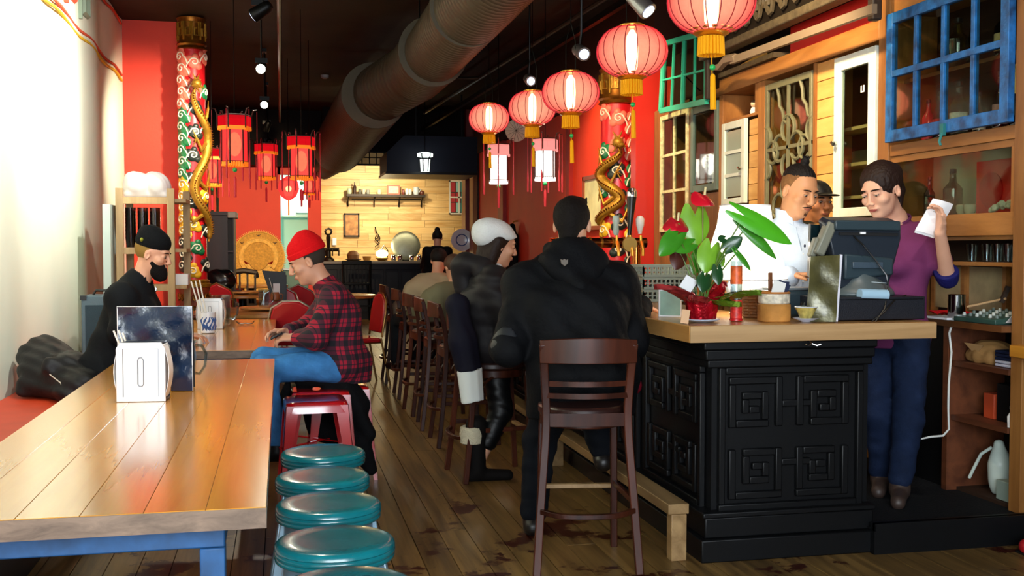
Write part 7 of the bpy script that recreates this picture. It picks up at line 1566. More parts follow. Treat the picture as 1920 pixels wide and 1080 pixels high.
Bb = basis(R_(-84)); nk = J['neck']
cz = nk+V((0, 0, .03))
def col_side(sg):
    return MB().sheet(lambda u, v: cz+Bb[0]*sg*(.062*sin(u*pi*.93)+.004)+Bb[1]*(-.062*cos(u*pi*.93)+.012*v*u)+V((0, 0, (.045-.03*u*u)*(1-v)-(.010+.04*u**3)*v)), 14, 4, .003)
build('collar', col_side(1), shirtm, t); build('collar', col_side(-1), shirtm, t)
build('placket', MB().tube([nk+Bb[1]*.075+V((0, 0, -.03)), J['chest']+Bb[1]*.122+V((0, 0, .05)), J['chest']+Bb[1]*.13+V((0, 0, -.08)), (J['chest']*.5+J['hip']*.5)+Bb[1]*.125], .011, 6, flat=.35), shirtm, t)
for z in (.03, -.04, -.11): build('button', MB().ell(J['chest']+Bb[1]*.137+V((0, 0, z)), .005, 8), mat('pearl button', 'e8e8ea', .3), t)
build('chest_emblem', MB().ell(at(1509, 461, Y=4.955), (.006, .002, .009), 8), mat('navy thread', '28304a', .7), t)
hsd = SDF(*[list(x) for x in (bounds(hc, r=.19))], .004)
H.ell(hsd, 0, -.020, .056, .070, .094, .082, 0)
hsd.half(H.W(0, .0, .070), -H.B[2]*1.0+H.B[1]*.45); hsd.strands(H.B[0])
H.ell(hsd, .0, -.02, .150, .022, .022, .020, .010); 
for i in range(7): H.cone(hsd, (0, -.02, .155), (.028*cos(i*.9), -.02+.024*sin(i*.9), .182+.008*(i % 2)), .008, .002, .004)
hsd.mesh('hair', hairk, t)
hf = SDF(*[list(x) for x in (bounds(hc, r=.15))], .004); H.ell(hf, 0, -.012, .035, .0775, .0975, .0875, 0); hf.half(H.W(0, .022, .05), H.B[1]*.95-H.B[2]*.3); hf.half(H.W(0, 0, -.03), -H.B[2])
for sx in (-1, 1): H.ell(hf, sx*.08, -.0, -.004, .02, .022, .036, 0, cut=True)
hf.mesh('faded_sides', mat('short faded hair', '7c5634', .7, var=.2, vs=60), t)
face_parts(t, H, hairk, 'a8604a', skin=skinA)
build('moustache', MB().tube([H.W(x, .1-abs(x)*.35, -.043-abs(x)*.25) for x in (-.032, -.02, -.008, 0, .008, .02, .032)], [r*H.sc for r in (.001, .0026, .003, .002, .003, .0026, .001)], 6), hairk, t); build('goatee', MB().ell(H.W(0, .0875, -.084), .0075*H.sc, 8), mat('thin stubble', '4a2e1e', .8), t)
trousers(t, J, mat('dark trousers', '14141a', .8), .012); shoes(t, J, black_p)
# ------------------------------------------------ woman in the purple T-shirt
hc = at(1653, 360, Y=4.80); H = Head(hc, basis(R_(-155), R_(20), R_(4)), 1.10)
J = joints(hip=V((2.985, 4.79, .925)), chest=at(1672, 487, Y=4.82), neck=at(1680, 408, Y=4.87), shl=at(1733, 440, Y=4.75), shr=at(1612, 445, Y=4.93), ell=at(1777, 522, Y=4.62), wrl=at(1763, 438, Y=4.50),
           elr=at(1600, 545, Y=4.92), wrr=V((2.74, 4.84, 1.16)), hpl=V((3.04, 4.72, .93)), hpr=V((2.93, 4.86, .93)), knl=V((2.98, 4.64, .52)), knr=V((2.92, 4.80, .52)), anl=V((2.95, 4.66, .215)), anr=V((2.98, 4.88, .215)), fd=V((-.55, -.8, 0)))
t = person('woman in a purple T-shirt and jeans holding up folded white paper', (2.97, 4.78, .128))
hd_d = at(1766, 392, Y=4.46)-J['wrl']
full_body(t, J, H, skinB, .005, True, hands=[(J['wrl'], (.02, -.02, 1), (-.95, .12, .1), .8, .98, 1), (J['wrr'], (-.7, -.5, -.1), (0, 0, -1), .5, .9, 1)], fem=1, neck_r=.05)
tsm = mat('purple T-shirt jersey', '6a2f58', .85, var=.1, vs=3, bump=.15, bs=140)
lo, hi = bounds(*[J[k] for k in ('hip', 'chest', 'neck', 'shl', 'shr', 'ell', 'elr')], r=.2); S = SDF(lo, hi, .006)
torso(S, J['hip'], J['chest'], J['shl'], J['shr'], J['neck']+V((0, 0, -.01)), .006); Bb = basis(R_(-150))
for sg in (-1, 1): S.ell(J['chest']+Bb[1]*.075+Bb[0]*sg*.065+V((0, 0, -.03)), (.07, .07, .065), k=.03)
u_ = J['shl']+(J['ell']-J['shl'])*.62; S.cone(J['shl'], u_, .06, .062, .03); u_ = J['shr']+(J['elr']-J['shr'])*.6; S.cone(J['shr'], u_, .06, .062, .03)
S.folds(.004, 26, 5, (1, 1, .6)); S.half(J['neck']+V((0, 0, -.012)), Bb[1]*.45+V((0, 0, 1))); S.half(J['hip']+V((0, 0, -.06)), (0, 0, -1)); S.mesh('t_shirt', tsm, t)
build('neckband', MB().tube([J['neck']+V((0, 0, -.012))+Bb[0]*.072*cos(a)+Bb[1]*(.07*sin(a)+.005)+V((0, 0, -.032*sin(a))) for a in [i*pi/12 for i in range(24)]], .006, 6, closed=True), tsm, t)
hsd = SDF(*[list(x) for x in bounds(hc, r=.2)], .004)
H.ell(hsd, 0, -.019, .046, .087, .103, .095, 0); hsd.half(H.W(0, .050, -.005), H.B[1]*.80-H.B[2]*.60, .014); H.ell(hsd, 0, .10, .0, .060, .075, .083, .008, cut=True)
hsd.strands(H.B[0])
H.ell(hsd, .01, -.125, .055, .046, .042, .046, .015); H.cone(hsd, (.01, -.135, .04), (.02, -.15, -.04), .034, .032, .015); H.cone(hsd, (.02, -.15, -.04), (.02, -.135, -.115), .032, .008, .01)
for sx in (-1, 1): H.ell(hsd, sx*.082, .004, -.008, .02, .02, .03, 0, cut=True)
hsd.folds(.0012, 110, 2, (1, 1, .3)); hsd.mesh('hair', hairb, t); face_parts(t, H, hairb, '9c4a42', skin=skinB)
e = J['ell']; w_ = J['wrl']; ax = (w_-e).normalized()
up_ = (J['shl']-e).normalized(); lo, hi = bounds(e, r=.12); S = SDF(lo, hi, .005); S.cone(e+ax*.035, e+up_*.05, .052, .052, 0); S.cone(e+ax*.0, e+ax*.04, .05, .05, .02)
S.half(e+ax*.045, ax); S.mesh('arm_band', mat('navy arm band', '1c1c5a', .7, bump=.3, bs=90), t); build('band_mark', MB().ell(at(1792, 522, Y=4.575), (.006, .004, .012), 8), wpaper, t)
nrm_ = (V((0, 0, CH))-(e+w_)/2).normalized()
tt = mat('grey green tattoo ink', '4a3a3a', .6, var=.4, vs=60); side = ax.cross(nrm_)
for i, (u0, q0, u1, q1, r_) in enumerate(((.30, .0, .62, -.6, .006), (.35, .35, .75, .1, .005), (.45, -.2, .85, .5, .004), (.55, .2, .40, .8, .004), (.7, -.1, .62, .6, .004), (.3, .6, .5, .9, .004), (.5, -.4, .45, .1, .006))):
    def sp(u, q):
        c_ = e+(w_-e)*u; rr_ = .038+(.026-.038)*u+.0005; a = -q*.9; return c_+(nrm_*cos(a)+side*sin(a))*rr_
    build('tattoo', MB().tube([sp(u0+(u1-u0)*k/4, q0+(q1-q0)*k/4+.15*sin(k*1.6+i)) for k in range(5)], [.0015, r_, r_*.7, r_, .001], 6, flat=.5), tt, t)
trousers(t, J, mat('dark blue denim', '15213a', .85, var=.25, vs=14, bump=.3, bs=160), .007, .004); shoes(t, J, mat('brown grey leather', '3a2c26', .5))
pz = [at(1748, 376, Y=4.53), at(1786, 387, Y=4.53), at(1751, 447, Y=4.55), at(1714, 436, Y=4.55)]
tp_ = thing('receipt_paper', 'folded white order slip held up in the hand of the woman', 'paper', (pz[0]+pz[2])/2)
for k, (o_, bow) in enumerate(((0, .012), (.006, .018))):
    build('leaf_'+'ab'[k] if False else 'paper_leaf', MB().sheet(lambda u, v: (pz[0]*(1-u)+pz[1]*u)*(1-v)+(pz[3]*(1-u)+pz[2]*u)*v+V((0, -o_-bow*sin(pi*u)*.6, .01*k)), 8, 8, .001), wpaper, tp_)
build('print_lines', MB().sheet(lambda u, v: (pz[0]*(.8-.6*u)+pz[1]*(.2+.6*u))*(1-v*.02-.3)+(pz[3]*(.8-.6*u)+pz[2]*(.2+.6*u))*(v*.02+.3)+V((0, -.02, 0)), 3, 1, .001), mat('grey print', '9a9a92', .4), tp_)
# ------------------------------------------------ third person behind
hc = at(1531, 381, Y=5.7); H = Head(hc, basis(R_(-85), R_(5)), 1.04); q = lambda x, y, z: V((hc.x+x, 5.7+y, z))
J = joints(hip=q(0, .03, 1.0), chest=q(0, .03, 1.32), neck=q(0, .02, 1.5), shl=q(.17, .02, 1.43), shr=q(-.17, .02, 1.43), ell=q(.2, 0, 1.15), elr=q(-.22, 0, 1.15), wrl=q(.12, -.16, 1.08), wrr=q(-.12, -.16, 1.08), hpl=q(.09, .02, .95), hpr=q(-.09, .02, .95), knl=q(.09, 0, .55), knr=q(-.09, 0, .55), anl=q(.09, .03, .215), anr=q(-.09, .03, .215), fd=V((0, -1, 0)))
t = person('man in a dark top and cap, mostly hidden behind the bartender', (hc.x, 5.73, .115)); full_body(t, J, H, mat('ruddy skin', 'a8683c', .55), .009, True, hands=[(J['wrl'], (-.3, -1, 0), (0, 0, -1), .6), (J['wrr'], (.3, -1, 0), (0, 0, -1), .6, 1, -1)])
lo, hi = bounds(*[J[k] for k in ('hip', 'chest', 'neck', 'shl', 'shr', 'ell', 'elr', 'wrl', 'wrr')], r=.2); S = SDF(lo, hi, .01); torso(S, J['hip'], J['chest'], J['shl'], J['shr'], J['neck'], .01); limb(S, J['shl'], J['ell'], J['wrl'], .056, .048, .04, .01); limb(S, J['shr'], J['elr'], J['wrr'], .056, .048, .04, .01); S.half(J['neck']+V((0, 0, .02)), (0, 0, 1)); S.mesh('top', mat('olive black cloth', '1c1c14', .85), t)
S = SDF(*[list(x) for x in bounds(hc, r=.2)], .006); H.ell(S, 0, -.012, .05, .082, .102, .08, 0); S.half(H.W(0, 0, .045), -H.B[2]); H.ell(S, .0, .1, .05, .07, .06, .008, .008); S.mesh('cap', black_p, t); face_parts(t, H, hairk, '8a4a38'); trousers(t, J, mat('dark trousers'), .014); shoes(t, J, black_p)
# ------------------------------------------------ man in the black hooded coat
hc = at(1073, 424, Y=4.86); H = Head(hc, basis(R_(62), R_(8)), 1.04)
J = joints(hip=V((1.33, 4.60, .80)), chest=at(1075, 590, Y=4.70), neck=at(1070, 480, Y=4.78), shl=at(982, 538, Y=4.80), shr=at(1158, 534, Y=4.74), ell=at(950, 655, Y=4.66), wrl=V((1.22, 4.92, .98)), elr=at(1186, 640, Y=4.76), wrr=V((1.74, 5.03, 1.07)),
           hpl=V((1.24, 4.66, .76)), hpr=V((1.42, 4.66, .76)), knl=V((1.19, 4.88, .44)), knr=V((1.45, 5.02, .66)), anl=V((1.165, 4.90, .09)), anr=V((1.56, 5.06, .35)), fd=V((.3, .95, 0)))
t = person('man in a black hooded coat, seen from behind on the nearest bar stool', (1.3, 4.7, 0))
full_body(t, J, H, skinC, .006, False, hands=[(J['wrl'], (.5, .8, 0), (0, 0, -1), .7), (J['wrr'], (.4, .8, -.05), (0, 0, -1), .4, 1, -1)], neck_r=.06)
coatm = mat('black wool coat', '08090c', .75, var=.25, vs=7, bump=.3, bs=60)
lo, hi = bounds(*[J[k] for k in ('hip', 'chest', 'neck', 'shl', 'shr', 'ell', 'elr', 'wrl', 'wrr')], V((1.3, 4.6, .5)), r=.24); S = SDF(lo, hi, .008)
torso(S, J['hip'], J['chest'], J['shl'], J['shr'], J['neck']+V((0, 0, -.0)), .042, .05, wide=1.3)
for q_ in ('shl', 'shr'): S.cone(J['neck']+V((0, 0, .0)), J[q_]+(J['neck']-J[q_])*.12+V((0, 0, -.01)), .085, .08, .06); S.cone(J[q_], J['chest']+(J[q_]-J['chest'])*.5+V((0, -.03, -.06)), .08, .09, .06)
limb(S, J['shl'], J['ell'], J['wrl'], .074, .064, .05, .012, .04, .97); limb(S, J['shr'], J['elr'], J['wrr'], .074, .064, .05, .012, .04, .97)
for sg in (-1, 1): S.cone(J['hip']+V((sg*.11, .02, 0)), J['hip']+V((sg*.12, .06, -.18)), .15, .13, .05)
S.half(V((0, 0, .60)), (0, 0, -1)); 
S.folds(.006, 34, 4, (1, 1, .6)); S.cone(J['neck']+V((0, .0, .03)), J['neck']+V((0, .04, .2)), .062, .08, 0, True); S.mesh('coat', coatm, t)
S = SDF(*[list(x) for x in bounds(J['neck'], J['neck']+V((0, 0, -.15)), r=.26)], .007); nk = J['neck']+V((0, .015, .03))
for i_ in range(10):
    a_, b2 = [nk+V((.082*cos(q_), .082*sin(q_)+.01, -.012*sin(q_))) for q_ in (i_*pi/5, (i_+1)*pi/5)]; S.cone(a_, b2, .034, .034, .02 if i_ else 0)
S.ell(nk+V((0, -.105, -.06)), (.15, .05, .10), Rm=[[1, 0, 0], [0, .92, .39], [0, -.39, .92]], k=.06); S.cone(nk+V((-.13, -.05, -.05)), nk+V((0, -.165, -.17)), .035, .03, .05); S.cone(nk+V((.13, -.05, -.05)), nk+V((0, -.165, -.17)), .035, .03, .05)
S.folds(.008, 24, 9); S.cone(nk+V((0, .0, .0)), nk+V((0, .04, .2)), .06, .08, 0, True); S.mesh('hood', coatm, t)
b_ = at(1058, 492, Y=4.545); build('shield_patch', MB().prism([(-.017, .014), (-.008, .01), (0, .016), (.008, .01), (.017, .014), (.015, -.006), (0, -.018), (-.015, -.006)], .006, M=frame(b_, V((1, 0, 0)), V((0, .25, .97)), V((0, -.97, .25)))), mat('grey metal shield', '6f665c', .5, .2), t, bevel=.001)
S = SDF(*[list(x) for x in bounds(J['ell'], J['ell']+V((0, 0, .08)), r=.14)], .006); S.cone(J['ell']+(J['shl']-J['ell'])*.03+V((-.004, -.008, 0)), J['ell']+(J['shl']-J['ell'])*.22+V((-.004, -.008, 0)), .077, .079, 0); S.half(J['ell']+V((-.0, -.035, 0)), (.5, 1, 0)); S.mesh('elbow_patch', mat('black leather patch', '0c1016', .5), t)
S = SDF(*[list(x) for x in bounds(hc, r=.19)], .004); H.ell(S, 0, -.022, .042, .083, .102, .091, 0); H.cone(S, (0, -.07, -.01), (0, -.068, -.075), .05, .04, .03); S.half(H.W(0, .045, .0), H.B[1]*.84-H.B[2]*.54, .01); H.ell(S, 0, .10, .0, .062, .075, .083, .008, cut=True); H.ell(S, .0, .03, .115, .06, .06, .026, .02)
for i in range(9): H.cone(S, (-.045+.011*i, .05, .115), (-.045+.011*i, .095, .125+.012*(i % 3)), .012, .003, .006)
for sx in (-1, 1): H.ell(S, sx*.085, .0, -.006, .02, .02, .034, 0, cut=True)
S.folds(.0012, 120, 1); S.mesh('hair', mat('dark brown short hair', '15100d', .75, bump=.5, bs=90), t); trousers(t, J, mat('black denim', '0d1016', .85, var=.2), .008); shoes(t, J, mat('dark shoe leather', '17120f', .4))
# ------------------------------------------------ woman in the white beret
hc = at(934, 461, Y=6.28); H = Head(hc, basis(R_(6), R_(14)), 1.06)
J = joints(hip=V((1.20, 6.26, .80)), chest=at(905, 578, Y=6.27), neck=at(915, 510, Y=6.27), shl=V((1.22, 6.44, 1.17)), shr=V((1.21, 6.10, 1.15)), ell=V((1.32, 6.5, .93)), wrl=V((1.6, 6.46, 1.05)), elr=V((1.30, 6.02, .90)), wrr=V((1.58, 6.12, 1.05)),
           hpl=V((1.22, 6.34, .77)), hpr=V((1.22, 6.17, .77)), knl=V((1.52, 6.36, .68)), knr=V((1.26, 6.12, .40)), anl=V((1.55, 6.36, .36)), anr=at(893, 868, Y=6.08), fd=V((1, -.05, 0)))
J['anr'].z = .09
t = person('woman in a white knitted beret and dark hooded down jacket seated at the bar', (1.2, 6.26, 0)); full_body(t, J, H, skinC, .006, True, hands=[(J['wrl'], (1, 0, 0), (0, 0, -1), .5), (J['wrr'], (1, .2, 0), (0, 0, -1), .5, 1, -1)])
dj = mat('charcoal down jacket', '1b181a', .6, spec=.25, var=.2, vs=8, bump=.2, bs=30)
lo, hi = bounds(*[J[k] for k in ('hip', 'chest', 'neck', 'shl', 'shr', 'ell', 'elr', 'wrl', 'wrr')], r=.26); S = SDF(lo, hi, .007); torso(S, J['hip'], J['chest'], J['shl'], J['shr'], J['neck']+V((-.02, 0, -.03)), .045, .05, wide=1.05)
limb(S, J['shl'], J['ell'], J['wrl'], .08, .07, .05, .01, .04, .95); limb(S, J['shr'], J['elr'], J['wrr'], .08, .07, .05, .012, .04, .95); S.half((0, 0, .66), (0, 0, -1))
S.folds(.009, 26, 3, (.4, .4, 1.6)); S.cone(J['neck']+V((.03, 0, -.02)), J['neck']+V((.03, 0, .14)), .055, .075, 0, True); S.mesh('jacket', dj, t)
nk = J['neck']; S = SDF(*[list(x) for x in bounds(nk, nk+V((-.1, 0, -.1)), r=.25)], .006); S.cone(nk+V((-.04, -.09, .03)), nk+V((-.13, -.03, .05)), .05, .06, 0); S.cone(nk+V((-.04, .09, .03)), nk+V((-.13, .03, .05)), .05, .06, .03); S.cone(nk+V((-.16, 0, .04)), nk+V((-.14, 0, -.1)), .07, .06, .05); S.cone(nk+V((-.06, -.10, 0)), nk+V((.07, -.07, -.12)), .045, .03, .03); S.cone(nk+V((-.06, .1, 0)), nk+V((.07, .07, -.12)), .045, .03, .03)
S.folds(.008, 28, 1); S.cone(nk+V((.0, 0, -.02)), nk+V((.02, 0, .2)), .055, .09, 0, True); S.mesh('hood', dj, t)
S = SDF(*[list(x) for x in bounds(nk, nk+V((.08, 0, -.1)), r=.2)], .006); S.cone(nk+V((.05, -.05, .02)), nk+V((.10, -.03, -.06)), .03, .036, 0); S.cone(nk+V((.05, .05, .02)), nk+V((.10, .02, -.06)), .03, .036, .02); S.cone(nk+V((.10, 0, -.04)), nk+V((.135, -.03, -.2)), .04, .03, .02); S.folds(.005, 40, 2); S.mesh('scarf', mat('white knit scarf', 'd8dde0', .85, bump=.4, bs=90), t)
S = SDF(*[list(x) for x in bounds(hc, r=.24)], .005); kw = mat('white knitted wool', 'dfe3e2', .9, bump=.5, bs=110, var=.04, vs=30)
H.ell(S, 0, -.045, .075, .098, .118, .072, 0); H.ell(S, 0, -.09, .04, .085, .075, .07, .04); H.ell(S, 0, .0, .06, .084, .1, .04, .03); S.half(H.W(0, .03, .036), -H.B[2]*.86+H.B[1]*.5); H.ell(S, 0, .01, -.02, .072, .09, .08, .006, cut=True); S.mesh('beret', kw, t)
S = SDF(*[list(x) for x in bounds(hc, r=.2)], .005); H.ell(S, 0, -.014, .03, .082, .1, .085, 0); S.half(H.W(0, .05, .06), H.B[1]*.85-H.B[2]*.5)
for sx in (-1, 1): H.cone(S, (sx*.052, -.025, .02), (sx*.045, -.045, -.12), .046, .04, .02)
H.cone(S, (0, -.06, .0), (0, -.07, -.12), .055, .045, .03)
S.folds(.0015, 90, 2); S.mesh('hair', hairb, t); face_parts(t, H, hairb, '9c4a42')
bt = mat('black suede boot', '0e0b0a', .8); S = SDF(*[list(x) for x in bounds(J['anr'], J['anr']+V((.1, 0, .3)), r=.18)], .006); S.cone(J['anr']+V((0, 0, -.02)), J['anr']+V((.0, 0, .24)), .055, .062, 0); foot(S, J['anr'], J['fd'], .02, 1.15); S.half((0, 0, .004), (0, 0, -1)); S.mesh('boot', bt, t)
S = SDF(*[list(x) for x in bounds(J['anl'], J['anl']+V((.1, 0, .1)), r=.25)], .008); S.cone(J['anl']+V((0, 0, -.02)), J['anl']+V((-.01, 0, .22)), .055, .062, 0); foot(S, J['anl'], J['fd'], .02, 1.15); S.mesh('boot', bt, t)
bc = at(885, 815, Y=6.08); build('boot_cuff', MB().lathe([(.062, -.05), (.07, -.045), (.074, .0), (.07, .045), (.06, .05), (.055, .04)], bc, 20), mat('cream fleece cuff', 'c9c0a4', .95, bump=.9, bs=120), t); trousers(t, J, black_p, .009, .0, .55)
# navy coat hanging from her stool back
p0, p1, p2, p3 = at(858, 572, Y=6.02), at(868, 640, Y=5.98), at(880, 700, Y=5.96), at(885, 748, Y=5.96)
t = thing('hanging_coat', 'long navy coat with a white hem hanging over a bar stool', 'coat', (p3.x, p3.y, p3.z))
S = SDF(*[list(x) for x in bounds(p0, p3, r=.2)], .006); S.ell(p0, (.065, .06, .06), k=0); S.cone(p0, p1, .062, .075, .03); S.cone(p1, p2, .085, .07, .03); S.cone(p2, p3, .07, .062, .02); S.half(at(880, 692, Y=5.96), (.15, 0, -1)); S.folds(.007, 40, 2, (1, 1, .15)); S.mesh('coat_cloth', mat('deep navy cloth', '10101e', .75, var=.15), t)
S = SDF(*[list(x) for x in bounds(p2, p3, r=.15)], .005); S.cone(p2+V((0, 0, .02)), p3, .072, .064, 0); S.half(at(880, 693, Y=5.96), (-.15, 0, 1)); S.half(at(885, 752, Y=5.96), (.15, 0, -1)); S.folds(.004, 60, 2, (1, 1, .1)); S.mesh('white_hem', mat('pleated white hem', 'dde2dc', .8), t)
# red purse on the coat man's far side
build('red_pouch', MB().ell(at(1186, 722, Y=4.95), (.045, .06, .05), 14), mat('dark red leather', '7a1022', .4), None, label='small dark red leather pouch showing between stool and bar', cat='pouch')
# ------------------------------------------------ man with the red beanie
hc = at(577, 492, Y=6.28); H = Head(hc, basis(R_(180), R_(24), 0), 1.05)
J = joints(hip=at(640, 675, Y=6.30), chest=at(632, 590, Y=6.30), neck=at(609, 530, Y=6.29), shl=V((.24, 6.13, 1.06)), shr=V((.24, 6.47, 1.06)), ell=at(592, 634, Y=6.08), wrl=at(556, 634, Y=6.18), elr=V((.16, 6.52, .88)), wrr=V((.03, 6.36, .87)),
           hpl=V((.30, 6.20, .68)), hpr=V((.30, 6.40, .68)), knl=V((-.10, 6.18, .68)), knr=V((-.10, 6.42, .70)), anl=V((-.03, 6.17, .24)), anr=V((-.05, 6.42, .24)), fd=V((-1, 0, 0)))
J['shl'] = at(627, 556, Y=6.14); J['shr'] = at(622, 556, Y=6.47); J['hip'].z = .69
t = person('man in a bright red beanie and red plaid shirt bent over his phone', (.33, 6.3, 0)); full_body(t, J, H, mat('pinkish skin', 'd69c7c', .5), .006, True, hands=[(J['wrl'], (-.9, .3, .05), (.0, .4, -.9), .7, .95, -1), (J['wrr'], (-.9, -.3, .05), (0, -.4, -.9), .7, .95, 1)])
pl = plaid('red black plaid'); lo, hi = bounds(*[J[k] for k in ('hip', 'chest', 'neck', 'shl', 'shr', 'ell', 'elr', 'wrl', 'wrr')], r=.22); S = SDF(lo, hi, .006)
torso(S, J['hip'], J['chest'], J['shl'], J['shr'], J['neck']+V((0, 0, -.01)), .018, .05); limb(S, J['shl'], J['ell'], J['wrl'], .058, .05, .038, .014, .03, .85); limb(S, J['shr'], J['elr'], J['wrr'], .058, .05, .038, .014, .03, .85); S.cone(J['hip']+V((.05, 0, 0)), J['hip']+V((.05, 0, -.09)), .13, .12, .04)
S.folds(.005, 30, 6, (1, 1, .6)); S.half((0, 0, .575), (0, 0, -1)); S.half(J['neck']+V((0, 0, .03)), (-.5, 0, 1)); S.cone(J['neck']+V((0, 0, -.02)), J['neck']+V((-.06, 0, .12)), .052, .07, 0, True); S.mesh('plaid_shirt', pl, t)
S = SDF(*[list(x) for x in bounds(hc, r=.2)], .005); H.ell(S, 0, -.02, .078, .088, .104, .08, 0); H.ell(S, 0, -.035, .13, .05, .055, .045, .03); S.half(H.W(0, 0, .047), -H.B[2]+H.B[1]*.14); S.folds(.001, 150, 1, (1, 1, 0)); S.mesh('beanie', mat('bright red knit', 'e01218', .85, bump=.5, bs=120), t)
build('beanie_cuff', MB().lathe([(.088, .04), (.093, .043), (.094, .068), (.089, .075)], (0, -.018, 0), 28, cap=False, sq=1.17, M=frame(hc, H.B[0]*1.05, H.B[1]*1.05, H.B[2]*1.05)), mat('bright red knit'), t)
S = SDF(*[list(x) for x in bounds(hc, r=.16)], .004); H.ell(S, 0, -.014, .034, .079, .099, .088, 0); S.half(H.W(0, .012, .0), H.B[1]); S.half(H.W(0, 0, .055), H.B[2]); S.half(H.W(0, 0, -.045), -H.B[2]+H.B[1]*.3)
for sx in (-1, 1): H.ell(S, sx*.083, .0, -.004, .02, .02, .034, 0, cut=True)
S.mesh('cropped_hair', mat('short dark grey hair', '3a322c', .8), t); face_parts(t, H, hairb, 'b06a58'); trousers(t, J, mat('light blue jeans', '3f7db8', .8, var=.2, vs=12, bump=.3, bs=90), .007, .006); shoes(t, J, black_p)
ph = thing('phone', 'black phone held by the man in the red beanie', 'phone', J['wrl']+V((-.08, .05, -.02))); q_ = (J['wrl']+J['wrr'])/2+V((-.085, 0, .0)); build('case', MB().cb((0, 0, 0), (.075, .145, .009), M=Matrix.Translation(q_) @ Matrix.Rotation(-.5, 4, 'Y')), bs, ph, bevel=.003); build('screen', MB().cb((0, 0, .005), (.066, .135, .001), M=Matrix.Translation(q_) @ Matrix.Rotation(-.5, 4, 'Y')), mat('dark screen glass'), ph)
# black coat draped over the stools beside him
t = thing('draped_coat', 'black coat draped over the red stools and trailing to the floor', 'coat', (.42, 6.1, 0)); S = SDF((-.1, 5.9, 0), (.9, 6.7, .75), .008)
P_ = lambda px, py, y: at(px, py, Y=y+.22)
S.cone(P_(560, 712, 6.02), P_(640, 708, 6.0), .045, .05, 0); S.cone(P_(640, 708, 6.0), P_(672, 760, 5.98), .055, .07, .04); S.cone(P_(660, 750, 5.98), P_(690, 810, 5.96), .07, .05, .04); S.cone(P_(625, 735, 6.03), P_(672, 850, 6.0), .07, .06, .05); S.cone(P_(672, 830, 5.98), P_(694, 880, 5.98), .06, .035, .04); S.cone(P_(570, 725, 6.06), P_(600, 800, 6.15), .05, .07, .04); S.cone(P_(600, 790, 6.15), P_(650, 830, 6.08), .07, .07, .04); S.cone(P_(540, 720, 6.04), P_(535, 790, 6.1), .03, .04, .03)
S.folds(.012, 26, 7, (1, 1, .4)); S.half((0, 0, .012), (0, 0, -1)); S.mesh('coat_cloth', mat('soft black cloth', '0b0b0d', .85, bump=.3, bs=60), t)
# ------------------------------------------------ bearded man with the black beanie
hc = at(286, 478, Y=6.95); H = Head(hc, basis(R_(-12), R_(16)), 1.06); X0 = hc.x
J = joints(hip=V((-1.08, 6.95, .60)), chest=at(248, 585, Y=6.98), neck=at(262, 524, Y=6.97), shl=at(250, 548, Y=7.15), shr=at(228, 558, Y=6.8), ell=V((-.85, 7.2, .82)), wrl=V((-.62, 7.12, .80)), elr=at(232, 622, Y=6.72), wrr=V((-.66, 6.8, .80)),
           hpl=V((-1.08, 7.04, .555)), hpr=V((-1.08, 6.86, .555)), knl=V((-.66, 7.05, .52)), knr=V((-.66, 6.86, .52)), anl=V((-.62, 7.05, .1)), anr=V((-.62, 6.86, .1)), fd=V((1, 0, 0)))
t = person('bearded man in a black beanie and black jacket on the wall bench', (-1.0, 6.95, .0)); full_body(t, J, H, mat('pinkish skin'), .007, True, hands=[(J['wrl'], (1, 0, 0), (0, 0, -1), .5), (J['wrr'], (1, 0, 0), (0, 0, -1), .5, 1, -1)])
bj = mat('black jersey jacket', '0e1013', .8, var=.2, bump=.2, bs=50); lo, hi = bounds(*[J[k] for k in ('hip', 'chest', 'neck', 'shl', 'shr', 'ell', 'elr', 'wrl', 'wrr')], r=.24); S = SDF(lo, hi, .008); torso(S, J['hip'], J['chest'], J['shl'], J['shr'], J['neck'], .035, .06, wide=1.15); limb(S, J['shl'], J['ell'], J['wrl'], .072, .06, .045, .012, .04, .95); limb(S, J['shr'], J['elr'], J['wrr'], .072, .06, .045, .012, .04, .95)
S.folds(.008, 22, 2, (1, 1, .6)); S.half(J['neck']+V((0, 0, .05)), (.5, 0, 1)); S.cone(J['neck']+V((.02, 0, -.02)), J['neck']+V((.05, 0, .14)), .056, .07, 0, True); S.half((0, 0, .46), (0, 0, -1)); S.mesh('jacket', bj, t); build('zip_pull', MB().ell(J['neck']+V((.1, -.05, -.06)), (.006, .004, .02), 8), chrome, t)
S = SDF(*[list(x) for x in bounds(hc, r=.2)], .006); H.ell(S, 0, -.015, .075, .087, .104, .08, 0); H.ell(S, 0, -.045, .12, .06, .065, .05, .03); S.half(H.W(0, 0, .036), -H.B[2]+H.B[1]*.06); S.mesh('beanie', mat('black knit wool', '0d0e10', .9, bump=.5, bs=120), t); build('beanie_badge', MB().ell(H.W(.07, -.06, .075), (.012, .03, .014), 10), mat('olive yellow badge', '8a8a2c', .7), t)
S = SDF(*[list(x) for x in bounds(hc, r=.2)], .005); H.ell(S, 0, .055, -.075, .058, .048, .055, 0); H.ell(S, 0, .08, -.105, .035, .035, .035, .03); H.ell(S, 0, .03, -.04, .063, .045, .04, .02); S.half(H.W(0, .0, -.032), H.B[2]-H.B[1]*.25); S.folds(.002, 120, 3); S.mesh('beard', mat('black beard', '100c0b', .8, bump=.8, bs=120), t)
